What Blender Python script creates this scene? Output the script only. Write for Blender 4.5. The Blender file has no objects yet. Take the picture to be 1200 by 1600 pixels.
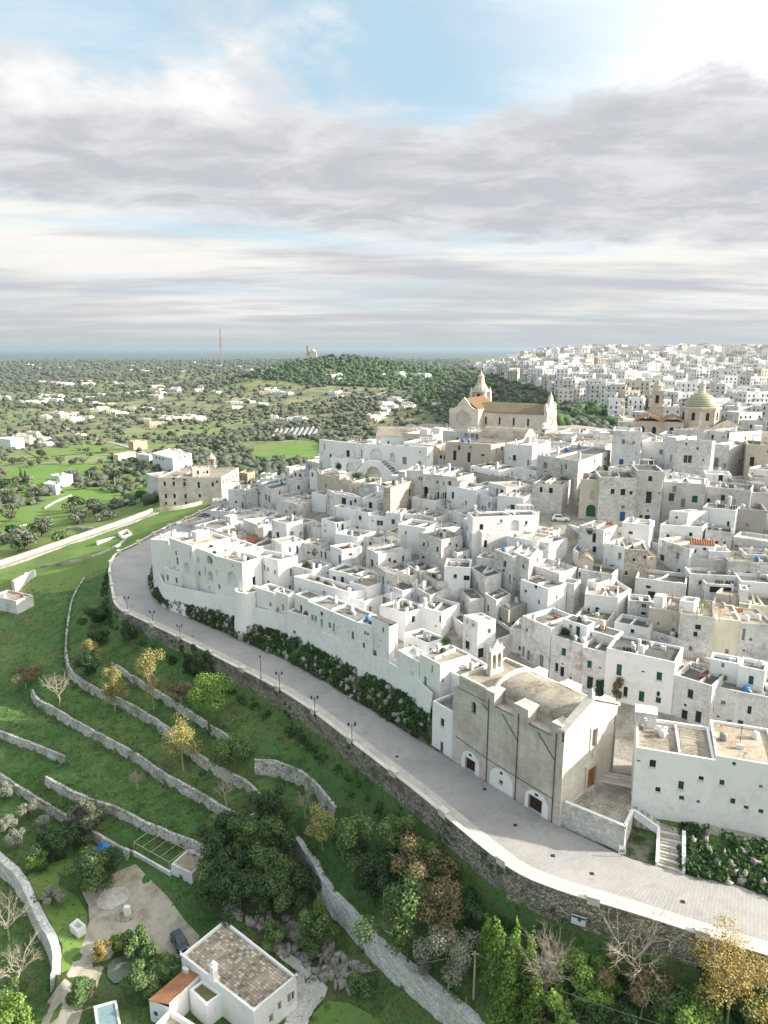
import bpy, bmesh, math, random
import numpy as np
from mathutils import Vector, Matrix, noise as mnoise
from mathutils.bvhtree import BVHTree
from mathutils.geometry import delaunay_2d_cdt

random.seed(7); RNG = np.random.default_rng(7)
SC = bpy.context.scene; UP = Vector((0, 0, 1))
COL = SC.collection

# ------------------------------------------------------------------ camera
FPX, CX, CY, CAMZ = 1111.0, 600.0, 800.0, 65.0
PITCH = math.atan(255.0/FPX)
SP, CP = math.sin(PITCH), math.cos(PITCH)
cam_d = bpy.data.cameras.new('camera'); cam = bpy.data.objects.new('camera', cam_d); COL.objects.link(cam)
cam.location = (0, 0, CAMZ); cam.rotation_euler = (math.pi/2-PITCH, 0, 0)
cam_d.sensor_fit = 'VERTICAL'; cam_d.sensor_height = 36.0; cam_d.lens = 36.0*FPX/1600.0
cam_d.clip_start = 1.0; cam_d.clip_end = 150000.0
SC.camera = cam

# ------------------------------------------------------------------ light and sky
SUN_AZ, SUN_EL = math.radians(92), math.radians(24)      # azimuth clockwise from +Y
sun_d = bpy.data.lights.new('sun', 'SUN'); sun = bpy.data.objects.new('sun', sun_d); COL.objects.link(sun)
sun_d.energy = 4.6; sun_d.angle = math.radians(0.9); sun_d.color = (1.0, 0.92, 0.82)
sdir = Vector((math.sin(SUN_AZ)*math.cos(SUN_EL), math.cos(SUN_AZ)*math.cos(SUN_EL), math.sin(SUN_EL)))
sun.rotation_euler = sdir.to_track_quat('Z', 'Y').to_euler(); sun.location = (200, 80, 200)
SC.view_settings.view_transform = 'Standard'; SC.view_settings.look = 'None'
SC.view_settings.exposure = 1.05; SC.view_settings.gamma = 1.0
SC.cycles.use_denoising = True
SC.cycles.max_bounces = 6; SC.cycles.diffuse_bounces = 3; SC.cycles.volume_bounces = 1
SC.cycles.transparent_max_bounces = 6

def make_world():
    w = bpy.data.worlds.new('World'); SC.world = w; w.use_nodes = True
    nt = w.node_tree; N = nt.nodes; L = nt.links; N.clear()
    def nd(t, **k):
        n = N.new(t)
        for a, b in k.items(): setattr(n, a, b)
        return n
    def math_(op, a, b=None, c=None, clamp=False):
        n = nd('ShaderNodeMath', operation=op, use_clamp=clamp)
        for i, v in enumerate((a, b, c)):
            if v is None: continue
            if isinstance(v, (int, float)): n.inputs[i].default_value = v
            else: L.new(v, n.inputs[i])
        return n.outputs[0]
    def smooth(x, a, b, lo=0.0, hi=1.0):
        n = nd('ShaderNodeMapRange', interpolation_type='SMOOTHSTEP')
        L.new(x, n.inputs['Value']); n.inputs['From Min'].default_value = a; n.inputs['From Max'].default_value = b
        n.inputs['To Min'].default_value = lo; n.inputs['To Max'].default_value = hi
        return n.outputs['Result']
    def mix(f, a, b):
        n = nd('ShaderNodeMix', data_type='RGBA'); L.new(f, n.inputs['Factor'])
        for s, v in ((6, a), (7, b)):
            if isinstance(v, tuple): n.inputs[s].default_value = v
            else: L.new(v, n.inputs[s])
        return n.outputs[2]
    tc = nd('ShaderNodeTexCoord'); sep = nd('ShaderNodeSeparateXYZ'); L.new(tc.outputs['Generated'], sep.inputs[0])
    dx, dy, dz = sep.outputs
    sky = nd('ShaderNodeTexSky', sky_type='NISHITA', sun_disc=False)
    sky.sun_elevation = SUN_EL; sky.sun_rotation = SUN_AZ; sky.altitude = 200; sky.air_density = 1.0; sky.dust_density = 1.6; sky.ozone_density = 1.3
    # the cloud layers: flat sheets at a height, seen in perspective (direction over elevation)
    def sheet(off, sx, sy, ox=0, oy=0):
        q = math_('MAXIMUM', math_('ADD', dz, off), 0.02)
        c = nd('ShaderNodeCombineXYZ')
        L.new(math_('MULTIPLY_ADD', math_('DIVIDE', dx, q), sx, ox), c.inputs[0]); L.new(math_('MULTIPLY_ADD', math_('DIVIDE', dy, q), sy, oy), c.inputs[1])
        return c.outputs[0]
    def noise(v, scale, detail=8, rough=0.55, dist=0.0):
        n = nd('ShaderNodeTexNoise'); L.new(v, n.inputs['Vector']); n.inputs['Scale'].default_value = scale
        n.inputs['Detail'].default_value = detail; n.inputs['Roughness'].default_value = rough; n.inputs['Distortion'].default_value = dist
        return n.outputs['Fac']
    K = SKY_K
    sunv = nd('ShaderNodeVectorMath', operation='DOT_PRODUCT'); L.new(tc.outputs['Generated'], sunv.inputs[0]); sunv.inputs[1].default_value = sdir
    sd = sunv.outputs['Value']
    def col(r, g, b): return (K*r, K*g, K*b, 1)
    # clear sky, milky
    base = mix(smooth(dz, -0.1, -0.2, 0.0, 0.0), sky.outputs[0], col(1, 1, 1))
    nb = nd('ShaderNodeMix', data_type='RGBA'); nb.inputs['Factor'].default_value = 0.78; L.new(base, nb.inputs[6]); nb.inputs[7].default_value = col(0.55, 0.75, 0.86); base = nb.outputs[2]
    # thin high veil, brighter toward the sun
    n_veil = noise(sheet(0.22, 0.75, 2.2), 1.5, 6, 0.6, 0.5)
    veil = math_('ADD', smooth(n_veil, 0.42, 0.80, 0.0, 0.50), smooth(sd, 0.16, 0.50, 0.0, 0.95), clamp=True)
    base = mix(veil, base, mix(smooth(sd, 0.50, 0.95), col(1.12, 1.14, 1.16), col(2.9, 2.8, 2.6)))
    # low thin stratus streaks near the horizon
    n_low = noise(sheet(0.07, 0.16, 0.42, 3.1, 1.7), 1.4, 7, 0.60, 0.4)
    low_m = math_('MULTIPLY', smooth(n_low, 0.36, 0.54, 0.25, 1.0), smooth(dz, 0.25, 0.15))
    n_low2 = noise(sheet(0.07, 0.20, 0.5, 7.7, 4.2), 2.0, 6, 0.6)
    low_c = mix(smooth(n_low2, 0.34, 0.58), col(0.60, 0.62, 0.655), col(0.98, 0.95, 0.91))
    base = mix(low_m, base, low_c)
    n_g = noise(sheet(0.08, 0.25, 0.5, 1.3, 6.1), 1.6, 6, 0.6)
    base = mix(math_('MULTIPLY', smooth(dz, 0.115, 0.065), smooth(n_g, 0.34, 0.62, 0.10, 0.75)), base, col(0.56, 0.575, 0.605))
    base = mix(smooth(dz, 0.055, 0.0, 0.0, 0.9), base, col(0.55, 0.58, 0.615))
    # the wide grey deck of cloud
    n_deck = noise(sheet(0.16, 1.0, 1.0, 4.0, 1.0), 1.15, 6, 0.55, 0.25)
    n_fine = noise(sheet(0.14, 1.6, 1.6, 2.0, 5.0), 2.6, 7, 0.60, 0.15)
    edge = math_('ADD', math_('MULTIPLY_ADD', dx, 0.015, dz), math_('MULTIPLY_ADD', n_deck, 0.16, -0.08))
    edge = math_('ADD', edge, math_('MULTIPLY_ADD', n_fine, 0.085, -0.0425))
    deck_top = smooth(edge, 0.300, 0.272)
    lowe = math_('ADD', math_('MULTIPLY_ADD', dx, 0.06, dz), math_('MULTIPLY_ADD', n_fine, 0.075, -0.0375))
    deck = math_('MULTIPLY', deck_top, smooth(lowe, 0.140, 0.168))
    n_tone = noise(sheet(0.13, 1.3, 1.9, 9.0, 2.0), 2.0, 8, 0.64, 0.35)
    tone = math_('ADD', smooth(n_tone, 0.38, 0.70, 0.0, 0.75), smooth(edge, 0.245, 0.292, 0.0, 0.50), clamp=True)
    deck_c = mix(tone, col(0.57, 0.585, 0.625), col(0.85, 0.855, 0.875))
    deck_c = mix(smooth(sd, 0.42, 0.80, 0.0, 0.5), deck_c, mix(smooth(sd, 0.60, 0.96), col(1.05, 1.03, 1.0), col(2.0, 1.9, 1.75)))
    base = mix(deck, base, deck_c)
    # heaped clouds above the deck
    n_cu = noise(sheet(0.30, 1.0, 1.0, CUX, CUY), 1.9, 8, 0.58, 0.12)
    cu = math_('MULTIPLY', math_('MULTIPLY', smooth(n_cu, 0.48, 0.66), smooth(dz, 0.22, 0.29)), smooth(sd, 0.30, 0.05))
    n_cu2 = noise(sheet(0.30, 1.0, 1.0, CUX+.06, CUY+.1), 2.4, 5, 0.6)
    cu_c = mix(smooth(n_cu2, 0.38, 0.60), col(0.78, 0.79, 0.82), col(1.12, 1.08, 1.05))
    base = mix(cu, base, cu_c)
    base = mix(smooth(dz, 0.0, -0.02), base, col(0.35, 0.36, 0.36))
    bg = nd('ShaderNodeBackground'); L.new(base, bg.inputs['Color']); bg.inputs['Strength'].default_value = 0.12
    out = nd('ShaderNodeOutputWorld'); L.new(bg.outputs[0], out.inputs['Surface'])
SKY_K = 4.1; HAZE_D = 0.000058; CUX, CUY = 0.35, 3.4
make_world()

# ------------------------------------------------------------------ pixel -> place helpers (pixels of the 1200 x 1600 photograph)
def ray(px, py):
    u, v = (px-CX)/FPX, (py-CY)/FPX
    return Vector((u, CP-v*SP, -(SP+v*CP)))
def P(px, py, z):
    d = ray(px, py); t = (z-CAMZ)/d.z
    return Vector((d.x*t, d.y*t, z))
def PY(px, py, Y):
    d = ray(px, py); t = Y/d.y
    return Vector((d.x*t, Y, CAMZ+d.z*t))
def z_at(px, py, x, y):
    """height on the ray's vertical plane above plan point x, y"""
    d = ray(px, py)
    return CAMZ + d.z*y/d.y

# ------------------------------------------------------------------ materials
MATS = {}
class NB:
    def __init__(s, name, rough=0.85, spec=0.25):
        s.m = bpy.data.materials.new(name); s.m.use_nodes = True; s.nt = s.m.node_tree; s.N = s.nt.nodes; s.L = s.nt.links
        s.b = s.N['Principled BSDF']; s.b.inputs['Roughness'].default_value = rough
        s.b.inputs['Specular IOR Level'].default_value = spec
        g = s.N.new('ShaderNodeNewGeometry'); s.pos = g.outputs['Position']; s.nrm = g.outputs['Normal']
        MATS[name] = s.m
    def mapv(s, sc, v=None):
        n = s.N.new('ShaderNodeVectorMath'); n.operation = 'MULTIPLY'; s.L.new(v or s.pos, n.inputs[0]); n.inputs[1].default_value = sc
        return n.outputs[0]
    def noise(s, scale, detail=6, rough=0.6, v=None, dist=0.0):
        n = s.N.new('ShaderNodeTexNoise'); s.L.new(v or s.pos, n.inputs['Vector']); n.inputs['Scale'].default_value = scale
        n.inputs['Detail'].default_value = detail; n.inputs['Roughness'].default_value = rough; n.inputs['Distortion'].default_value = dist
        return n.outputs['Fac']
    def voro(s, scale, v=None, feat='F1', out='Color', rnd=1.0):
        n = s.N.new('ShaderNodeTexVoronoi'); n.feature = feat; s.L.new(v or s.pos, n.inputs['Vector']); n.inputs['Scale'].default_value = scale
        n.inputs['Randomness'].default_value = rnd
        return n.outputs[out]
    def ramp(s, f, a, b, lo=0.0, hi=1.0):
        n = s.N.new('ShaderNodeMapRange'); n.interpolation_type = 'SMOOTHSTEP'; s.L.new(f, n.inputs['Value'])
        for k, v in (('From Min', a), ('From Max', b), ('To Min', lo), ('To Max', hi)): n.inputs[k].default_value = v
        return n.outputs['Result']
    def math(s, op, a, b):
        n = s.N.new('ShaderNodeMath'); n.operation = op
        for i, v in enumerate((a, b)):
            if isinstance(v, (int, float)): n.inputs[i].default_value = v
            else: s.L.new(v, n.inputs[i])
        return n.outputs[0]
    def mix(s, f, a, b, mode='MIX'):
        n = s.N.new('ShaderNodeMix'); n.data_type = 'RGBA'; n.blend_type = mode
        if isinstance(f, (int, float)): n.inputs['Factor'].default_value = f
        else: s.L.new(f, n.inputs['Factor'])
        for k, v in ((6, a), (7, b)):
            if isinstance(v, tuple): n.inputs[k].default_value = tuple(v)+((1,) if len(v) == 3 else ())
            else: s.L.new(v, n.inputs[k])
        return n.outputs[2]
    def sepz(s, v=None):
        n = s.N.new('ShaderNodeSeparateXYZ'); s.L.new(v or s.pos, n.inputs[0]); return n.outputs
    def color(s, c):
        if isinstance(c, tuple): s.b.inputs['Base Color'].default_value = tuple(c)+(1,)
        else: s.L.new(c, s.b.inputs['Base Color'])
    def bump(s, h, strength=0.4, dist=0.05):
        n = s.N.new('ShaderNodeBump'); n.inputs['Strength'].default_value = strength; n.inputs['Distance'].default_value = dist
        s.L.new(h, n.inputs['Height']); s.L.new(n.outputs[0], s.b.inputs['Normal'])

def mat_wall(name, base, stain, amt, rubble=0.0, rscale=2.2, streak=0.5):
    m = NB(name, 0.9, 0.15)
    big = m.noise(0.16, 7, 0.62); mid = m.noise(1.1, 6, 0.65)
    st = m.noise(1.0, 6, 0.6, m.mapv((1.6, 1.6, 0.22)))
    f = m.math('MULTIPLY', m.ramp(big, 0.40, 0.72), m.ramp(mid, 0.30, 0.70))
    f = m.math('ADD', f, m.math('MULTIPLY', m.ramp(st, 0.54, 0.80), streak))
    f = m.math('MINIMUM', m.math('MULTIPLY', f, amt), 1.0)
    c = m.mix(f, base, stain)
    fine = m.noise(6.0, 4, 0.7)
    c = m.mix(m.ramp(fine, 0.62, 0.80, 0.0, 0.30*min(1, amt*2)), c, tuple(x*0.55 for x in stain))
    h = m.noise(3.0, 6, 0.7)
    if rubble > 0:
        vv = m.mapv((1.0, 1.0, 1.9))
        cell = m.voro(rscale, vv); d = m.voro(rscale, vv, 'DISTANCE_TO_EDGE', 'Distance')
        hs = m.N.new('ShaderNodeSeparateColor'); m.L.new(cell, hs.inputs[0])
        c = m.mix(m.ramp(hs.outputs[0], 0.0, 1.0, 0.0, rubble*0.8), c, stain)
        c = m.mix(m.ramp(d, 0.10, 0.0, 0.0, rubble*0.75), c, tuple(x*0.45 for x in stain))
        h = m.math('ADD', m.math('MULTIPLY', m.ramp(d, 0.0, 0.14), 1.3), h)
    m.color(c); m.bump(h, 0.5, 0.06)
    return m.m
mat_wall('white_clean', (0.82, 0.815, 0.80), (0.50, 0.48, 0.44), 0.50)
mat_wall('white', (0.81, 0.805, 0.795), (0.34, 0.315, 0.27), 1.15, 0.16)
mat_wall('white_old', (0.76, 0.75, 0.72), (0.29, 0.27, 0.235), 1.1, 0.30)
mat_wall('grey', (0.60, 0.585, 0.56), (0.32, 0.30, 0.27), 1.0, 0.12)
mat_wall('dark_grey', (0.38, 0.365, 0.33), (0.19, 0.18, 0.16), 1.0, 0.10)
mat_wall('stone_white', (0.75, 0.735, 0.71), (0.36, 0.34, 0.295), 0.85, 0.55, 1.7)
mat_wall('stone', (0.56, 0.51, 0.44), (0.27, 0.24, 0.195), 0.9, 0.70, 1.5)
mat_wall('beige', (0.62, 0.56, 0.47), (0.34, 0.30, 0.24), 0.8, 0.20)
mat_wall('cream', (0.70, 0.66, 0.52), (0.45, 0.44, 0.28), 0.8)
mat_wall('ochre', (0.60, 0.45, 0.30), (0.36, 0.27, 0.19), 0.7, 0.15)
mat_wall('cliff', (0.30, 0.28, 0.24), (0.10, 0.11, 0.07), 1.2, 0.5, 0.6)

def mat_ashlar(name, base, dark, sc=1.3):
    m = NB(name, 0.9, 0.15)
    s = m.sepz(); u = m.math('ADD', s[0], m.math('MULTIPLY', s[1], 0.30))
    cb = m.N.new('ShaderNodeCombineXYZ'); m.L.new(u, cb.inputs[0]); m.L.new(s[2], cb.inputs[1])
    br = m.N.new('ShaderNodeTexBrick'); m.L.new(cb.outputs[0], br.inputs['Vector']); br.inputs['Scale'].default_value = sc
    br.inputs['Color1'].default_value = tuple(base)+(1,); br.inputs['Color2'].default_value = tuple(x*0.80 for x in base)+(1,)
    br.inputs['Mortar'].default_value = tuple(x*0.70 for x in base)+(1,); br.inputs['Mortar Size'].default_value = 0.018; br.inputs['Mortar Smooth'].default_value = 0.4
    br.inputs['Brick Width'].default_value = 0.62; br.inputs['Row Height'].default_value = 0.36; br.inputs['Bias'].default_value = -0.2
    big = m.noise(0.22, 7, 0.65); st = m.noise(0.9, 6, 0.6, m.mapv((1.5, 1.5, 0.25)))
    f = m.math('ADD', m.ramp(big, 0.40, 0.70, 0, 0.85), m.ramp(st, 0.48, 0.76, 0, 0.6))
    c = m.mix(m.math('MINIMUM', f, 1.0), br.outputs['Color'], dark)
    c = m.mix(m.ramp(m.noise(5.0, 4, 0.7), 0.60, 0.78, 0, 0.45), c, tuple(x*0.6 for x in dark))
    m.color(c)
    inv = m.math('SUBTRACT', 1.0, br.outputs['Fac'])
    m.bump(m.math('ADD', m.math('MULTIPLY', inv, 0.7), m.noise(2.5, 6, 0.7)), 0.55, 0.06)
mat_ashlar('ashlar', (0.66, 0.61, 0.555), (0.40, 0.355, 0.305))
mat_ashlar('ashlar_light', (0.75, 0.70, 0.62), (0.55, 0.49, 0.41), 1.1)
mat_ashlar('ashlar_warm', (0.62, 0.55, 0.45), (0.42, 0.36, 0.285), 1.1)

def mat_roof(name, base, dark, amt=0.8, sc=1.6):
    m = NB(name, 0.92, 0.1)
    s = m.sepz()
    br = m.N.new('ShaderNodeTexBrick'); m.L.new(m.pos, br.inputs['Vector']); br.inputs['Scale'].default_value = sc
    br.inputs['Color1'].default_value = tuple(base)+(1,); br.inputs['Color2'].default_value = tuple(x*0.78 for x in base)+(1,)
    br.inputs['Mortar'].default_value = tuple(x*0.5 for x in base)+(1,); br.inputs['Mortar Size'].default_value = 0.03
    br.inputs['Brick Width'].default_value = 0.6; br.inputs['Row Height'].default_value = 0.5
    big = m.noise(0.30, 8, 0.66); mid = m.noise(1.7, 6, 0.65)
    f = m.math('MULTIPLY', m.ramp(big, 0.36, 0.66), m.ramp(mid, 0.25, 0.65))
    c = m.mix(m.math('MULTIPLY', f, amt), br.outputs['Color'], dark)
    m.color(c); m.bump(m.noise(2.2, 6, 0.7), 0.5, 0.06)
mat_roof('roof_stone', (0.43, 0.385, 0.31), (0.15, 0.13, 0.095), 1.0)
mat_roof('roof_warm', (0.56, 0.47, 0.36), (0.24, 0.19, 0.135), 1.0)
mat_roof('roof_grey', (0.32, 0.305, 0.275), (0.12, 0.115, 0.10), 1.0)
mat_roof('roof_dark', (0.17, 0.165, 0.15), (0.07, 0.07, 0.06))
mat_roof('roof_green', (0.20, 0.19, 0.14), (0.07, 0.085, 0.045))
mat_roof('roof_white', (0.70, 0.68, 0.64), (0.34, 0.31, 0.26), 0.95)

def mat_plain(name, c, rough=0.6, spec=0.3, var=0.25, sc=3.0, metal=0.0, bump=0.0):
    m = NB(name, rough, spec)
    f = m.noise(sc, 5, 0.6)
    m.color(m.mix(m.ramp(f, 0.3, 0.7, 0, 1), c, tuple(x*(1-var) for x in c))); m.b.inputs['Metallic'].default_value = metal
    if bump: m.bump(f, bump, 0.05)
    return m.m
mat_plain('shutter_green', (0.020, 0.115, 0.060), 0.55)
mat_plain('shutter_dark', (0.020, 0.045, 0.038), 0.5)
mat_plain('shutter_teal', (0.025, 0.13, 0.13), 0.5)
mat_plain('shutter_blue', (0.04, 0.14, 0.33), 0.5)
mat_plain('shutter_grey', (0.30, 0.30, 0.28), 0.6)
mat_plain('door_brown', (0.055, 0.028, 0.020), 0.55)
mat_plain('door_orange', (0.36, 0.15, 0.04), 0.5, sc=1.2)
mat_plain('door_red', (0.35, 0.045, 0.03), 0.5)
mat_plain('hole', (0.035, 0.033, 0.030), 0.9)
mat_plain('glass', (0.03, 0.04, 0.05), 0.12, 0.5, 0.1)
mat_plain('white_paint', (0.80, 0.79, 0.77), 0.6)
mat_plain('iron', (0.035, 0.036, 0.04), 0.5)
mat_plain('pipe', (0.10, 0.085, 0.075), 0.6)
mat_plain('tank_blue', (0.05, 0.22, 0.50), 0.4)
mat_plain('terracotta', (0.42, 0.16, 0.07), 0.8)
mat_plain('wood', (0.30, 0.24, 0.17), 0.8)
mat_plain('pole_wood', (0.50, 0.43, 0.33), 0.85)
mat_plain('bark', (0.16, 0.125, 0.095), 0.9, bump=0.6)
mat_plain('bark_pale', (0.46, 0.40, 0.32), 0.9, bump=0.5)
mat_plain('awning', (0.055, 0.065, 0.07), 0.8)
mat_plain('cane', (0.62, 0.50, 0.33), 0.9, sc=9.0)
mat_plain('rust_panel', (0.30, 0.12, 0.05), 0.8)
mat_plain('rubber', (0.02, 0.02, 0.02), 0.8)
mat_plain('bronze', (0.10, 0.09, 0.06), 0.5, metal=0.6)
mat_plain('pond_water', (0.17, 0.21, 0.15), 0.25, 0.5)
mat_plain('pool_water', (0.22, 0.32, 0.34), 0.1, 0.5)
mat_plain('plastic_white', (0.78, 0.78, 0.77), 0.4)
mat_plain('mast_red', (0.42, 0.24, 0.22), 0.6)
def mat_carpaint(name, c):
    m = NB(name, 0.28, 0.5); m.color(c); m.b.inputs['Coat Weight'].default_value = 0.6; m.b.inputs['Coat Roughness'].default_value = 0.08
mat_carpaint('car_blue', (0.012, 0.03, 0.055)); mat_carpaint('car_white', (0.78, 0.79, 0.80)); mat_carpaint('car_grey', (0.12, 0.16, 0.20)); mat_carpaint('car_lblue', (0.10, 0.20, 0.34))
def mat_tile(name='tile_roof', c=(0.46, 0.21, 0.11), d=(0.24, 0.15, 0.10)):
    m = NB(name, 0.88, 0.12)
    f = m.noise(4.5, 4, 0.7); g = m.noise(0.8, 6, 0.6)
    col = m.mix(m.ramp(f, 0.3, 0.7), c, tuple(x*0.62 for x in c)); col = m.mix(m.ramp(g, 0.42, 0.70, 0, 0.8), col, d)
    m.color(col); m.bump(f, 0.6, 0.06)
mat_tile(); mat_tile('tile_moss', (0.23, 0.19, 0.10), (0.11, 0.12, 0.05)); mat_tile('tile_olive', (0.33, 0.28, 0.18), (0.17, 0.16, 0.09)); mat_tile('tile_pale', (0.50, 0.32, 0.19), (0.30, 0.22, 0.15))
# majolica dome: rows of yellow, green and white glazed tiles in zigzags
def mat_majolica():
    m = NB('majolica', 0.35, 0.4)
    tc = m.N.new('ShaderNodeTexCoord'); s = m.sepz(tc.outputs['Object'])
    at = m.N.new('ShaderNodeMath'); at.operation = 'ARCTAN2'; m.L.new(s[1], at.inputs[0]); m.L.new(s[0], at.inputs[1])
    zig = m.math('PINGPONG', m.math('MULTIPLY', at.outputs[0], 32/6.28318), 0.5)
    v = m.math('FRACT', m.math('ADD', m.math('MULTIPLY', s[2], 1.25), zig), 0.0)
    c = m.mix(m.ramp(v, 0.44, 0.50), (0.42, 0.39, 0.23), (0.13, 0.14, 0.10))
    c = m.mix(m.ramp(v, 0.84, 0.88), c, (0.60, 0.58, 0.50))
    m.color(m.mix(m.ramp(m.noise(2.0, 6, 0.6), 0.40, 0.75, 0, 0.6), c, (0.28, 0.26, 0.17)))
mat_majolica()
# ground covers
def mat_ground():
    m = NB('meadow', 0.95, 0.1)
    a = m.noise(0.030, 8, 0.62); b = m.noise(0.30, 8, 0.68); c_ = m.noise(2.4, 6, 0.72); d_ = m.noise(0.09, 9, 0.70, m.mapv((1.0, 1.0, 6.0)))
    col = m.mix(m.ramp(a, 0.38, 0.62), (0.105, 0.228, 0.068), (0.195, 0.275, 0.095))
    col = m.mix(m.ramp(b, 0.42, 0.66, 0, 0.75), col, (0.066, 0.130, 0.034))
    col = m.mix(m.ramp(d_, 0.50, 0.66, 0, 0.7), col, (0.215, 0.20, 0.105))
    col = m.mix(m.ramp(c_, 0.46, 0.66, 0, 0.7), col, (0.062, 0.098, 0.032))
    col = m.mix(m.ramp(m.noise(0.8, 7, 0.7), 0.60, 0.72, 0, 0.7), col, (0.17, 0.23, 0.06))
    col = m.mix(m.ramp(m.noise(5.5, 4, 0.7), 0.60, 0.74, 0, 0.6), col, (0.21, 0.20, 0.11))
    m.color(col); m.bump(m.math('ADD', c_, m.noise(9.0, 3, 0.7)), 1.0, 0.30)
    m = NB('field', 0.95, 0.1)
    a = m.noise(0.012, 8, 0.62); b = m.noise(0.10, 8, 0.65)
    col = m.mix(m.ramp(a, 0.40, 0.60), (0.125, 0.235, 0.050), (0.165, 0.215, 0.075))
    col = m.mix(m.ramp(b, 0.50, 0.72, 0, 0.65), col, (0.075, 0.125, 0.034))
    col = m.mix(m.ramp(m.noise(0.03, 8, 0.7), 0.56, 0.70, 0, 0.75), col, (0.23, 0.20, 0.115))
    m.color(col); m.bump(m.noise(0.8, 6, 0.7), 0.6, 0.3)
    m = NB('olive_plain', 0.95, 0.1)
    a = m.noise(0.0035, 9, 0.62); b = m.noise(0.028, 8, 0.66); v = m.voro(0.010)
    hs = m.N.new('ShaderNodeSeparateColor'); m.L.new(v, hs.inputs[0])
    col = m.mix(m.ramp(b, 0.36, 0.60), (0.270, 0.250, 0.150), (0.120, 0.145, 0.075))
    col = m.mix(m.ramp(hs.outputs[0], 0.70, 0.92, 0, 0.55), col, (0.19, 0.26, 0.09))
    col = m.mix(m.ramp(a, 0.50, 0.70, 0, 0.6), col, (0.075, 0.095, 0.05))
    m.color(col)
    m = NB('bank_soil', 0.95, 0.1)
    b = m.noise(0.5, 8, 0.66)
    m.color(m.mix(m.ramp(b, 0.40, 0.62), (0.035, 0.060, 0.018), (0.20, 0.185, 0.15))); m.bump(b, 0.9, 0.4)
    m = NB('gravel', 0.95, 0.1)
    b = m.noise(0.45, 8, 0.66); g = m.noise(5.0, 5, 0.7)
    col = m.mix(m.ramp(b, 0.40, 0.68), (0.44, 0.40, 0.33), (0.27, 0.235, 0.18))
    m.color(m.mix(m.ramp(g, 0.5, 0.7, 0, 0.4), col, (0.22, 0.20, 0.16))); m.bump(g, 0.5, 0.05)
    m = NB('street', 0.9, 0.15)
    v = m.voro(1.6, feat='DISTANCE_TO_EDGE', out='Distance'); b = m.noise(0.35, 7, 0.65)
    col = m.mix(m.ramp(b, 0.35, 0.7), (0.42, 0.39, 0.34), (0.24, 0.22, 0.18))
    m.color(m.mix(m.ramp(v, 0.08, 0.0, 0, 0.5), col, (0.14, 0.13, 0.10))); m.bump(m.ramp(v, 0, 0.1), 0.4, 0.04)
    m = NB('sea', 0.6, 0.2); m.color((0.06, 0.085, 0.10))
    m = NB('far_land', 0.95, 0.1); b = m.noise(0.011, 9, 0.72)
    m.color(m.mix(m.ramp(b, 0.4, 0.62), (0.15, 0.165, 0.105), (0.055, 0.075, 0.05)))
mat_ground()
def mat_road():
    # long basalt slabs laid across the road: rows follow the road's own UV
    m = NB('road_paving', 0.62, 0.35)
    tc = m.N.new('ShaderNodeTexCoord')
    br = m.N.new('ShaderNodeTexBrick'); m.L.new(tc.outputs['UV'], br.inputs['Vector']); br.inputs['Scale'].default_value = 1.0
    br.inputs['Color1'].default_value = (0.36, 0.345, 0.325, 1); br.inputs['Color2'].default_value = (0.315, 0.305, 0.29, 1)
    br.inputs['Mortar'].default_value = (0.21, 0.205, 0.195, 1); br.inputs['Mortar Size'].default_value = 0.025; br.inputs['Brick Width'].default_value = 1.3; br.inputs['Row Height'].default_value = 0.42
    big = m.noise(0.12, 8, 0.62); st = m.noise(0.55, 6, 0.6)
    c = m.mix(m.ramp(big, 0.36, 0.66, 0, 0.55), br.outputs['Color'], (0.42, 0.40, 0.375))
    c = m.mix(m.ramp(st, 0.54, 0.74, 0, 0.6), c, (0.23, 0.22, 0.21))
    m.color(c); m.bump(m.math('SUBTRACT', 1.0, br.outputs['Fac']), 0.3, 0.02)
    m = NB('pavement_slab', 0.75, 0.3)
    tc = m.N.new('ShaderNodeTexCoord')
    br = m.N.new('ShaderNodeTexBrick'); m.L.new(tc.outputs['UV'], br.inputs['Vector']); br.inputs['Scale'].default_value = 1.0
    br.inputs['Color1'].default_value = (0.60, 0.565, 0.51, 1); br.inputs['Color2'].default_value = (0.53, 0.50, 0.45, 1)
    br.inputs['Mortar'].default_value = (0.27, 0.25, 0.22, 1); br.inputs['Mortar Size'].default_value = 0.02; br.inputs['Brick Width'].default_value = 1.0; br.inputs['Row Height'].default_value = 0.5
    m.color(m.mix(m.ramp(m.noise(0.3, 7, 0.6), 0.4, 0.7, 0, 0.5), br.outputs['Color'], (0.33, 0.31, 0.28)))
mat_road()
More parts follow.
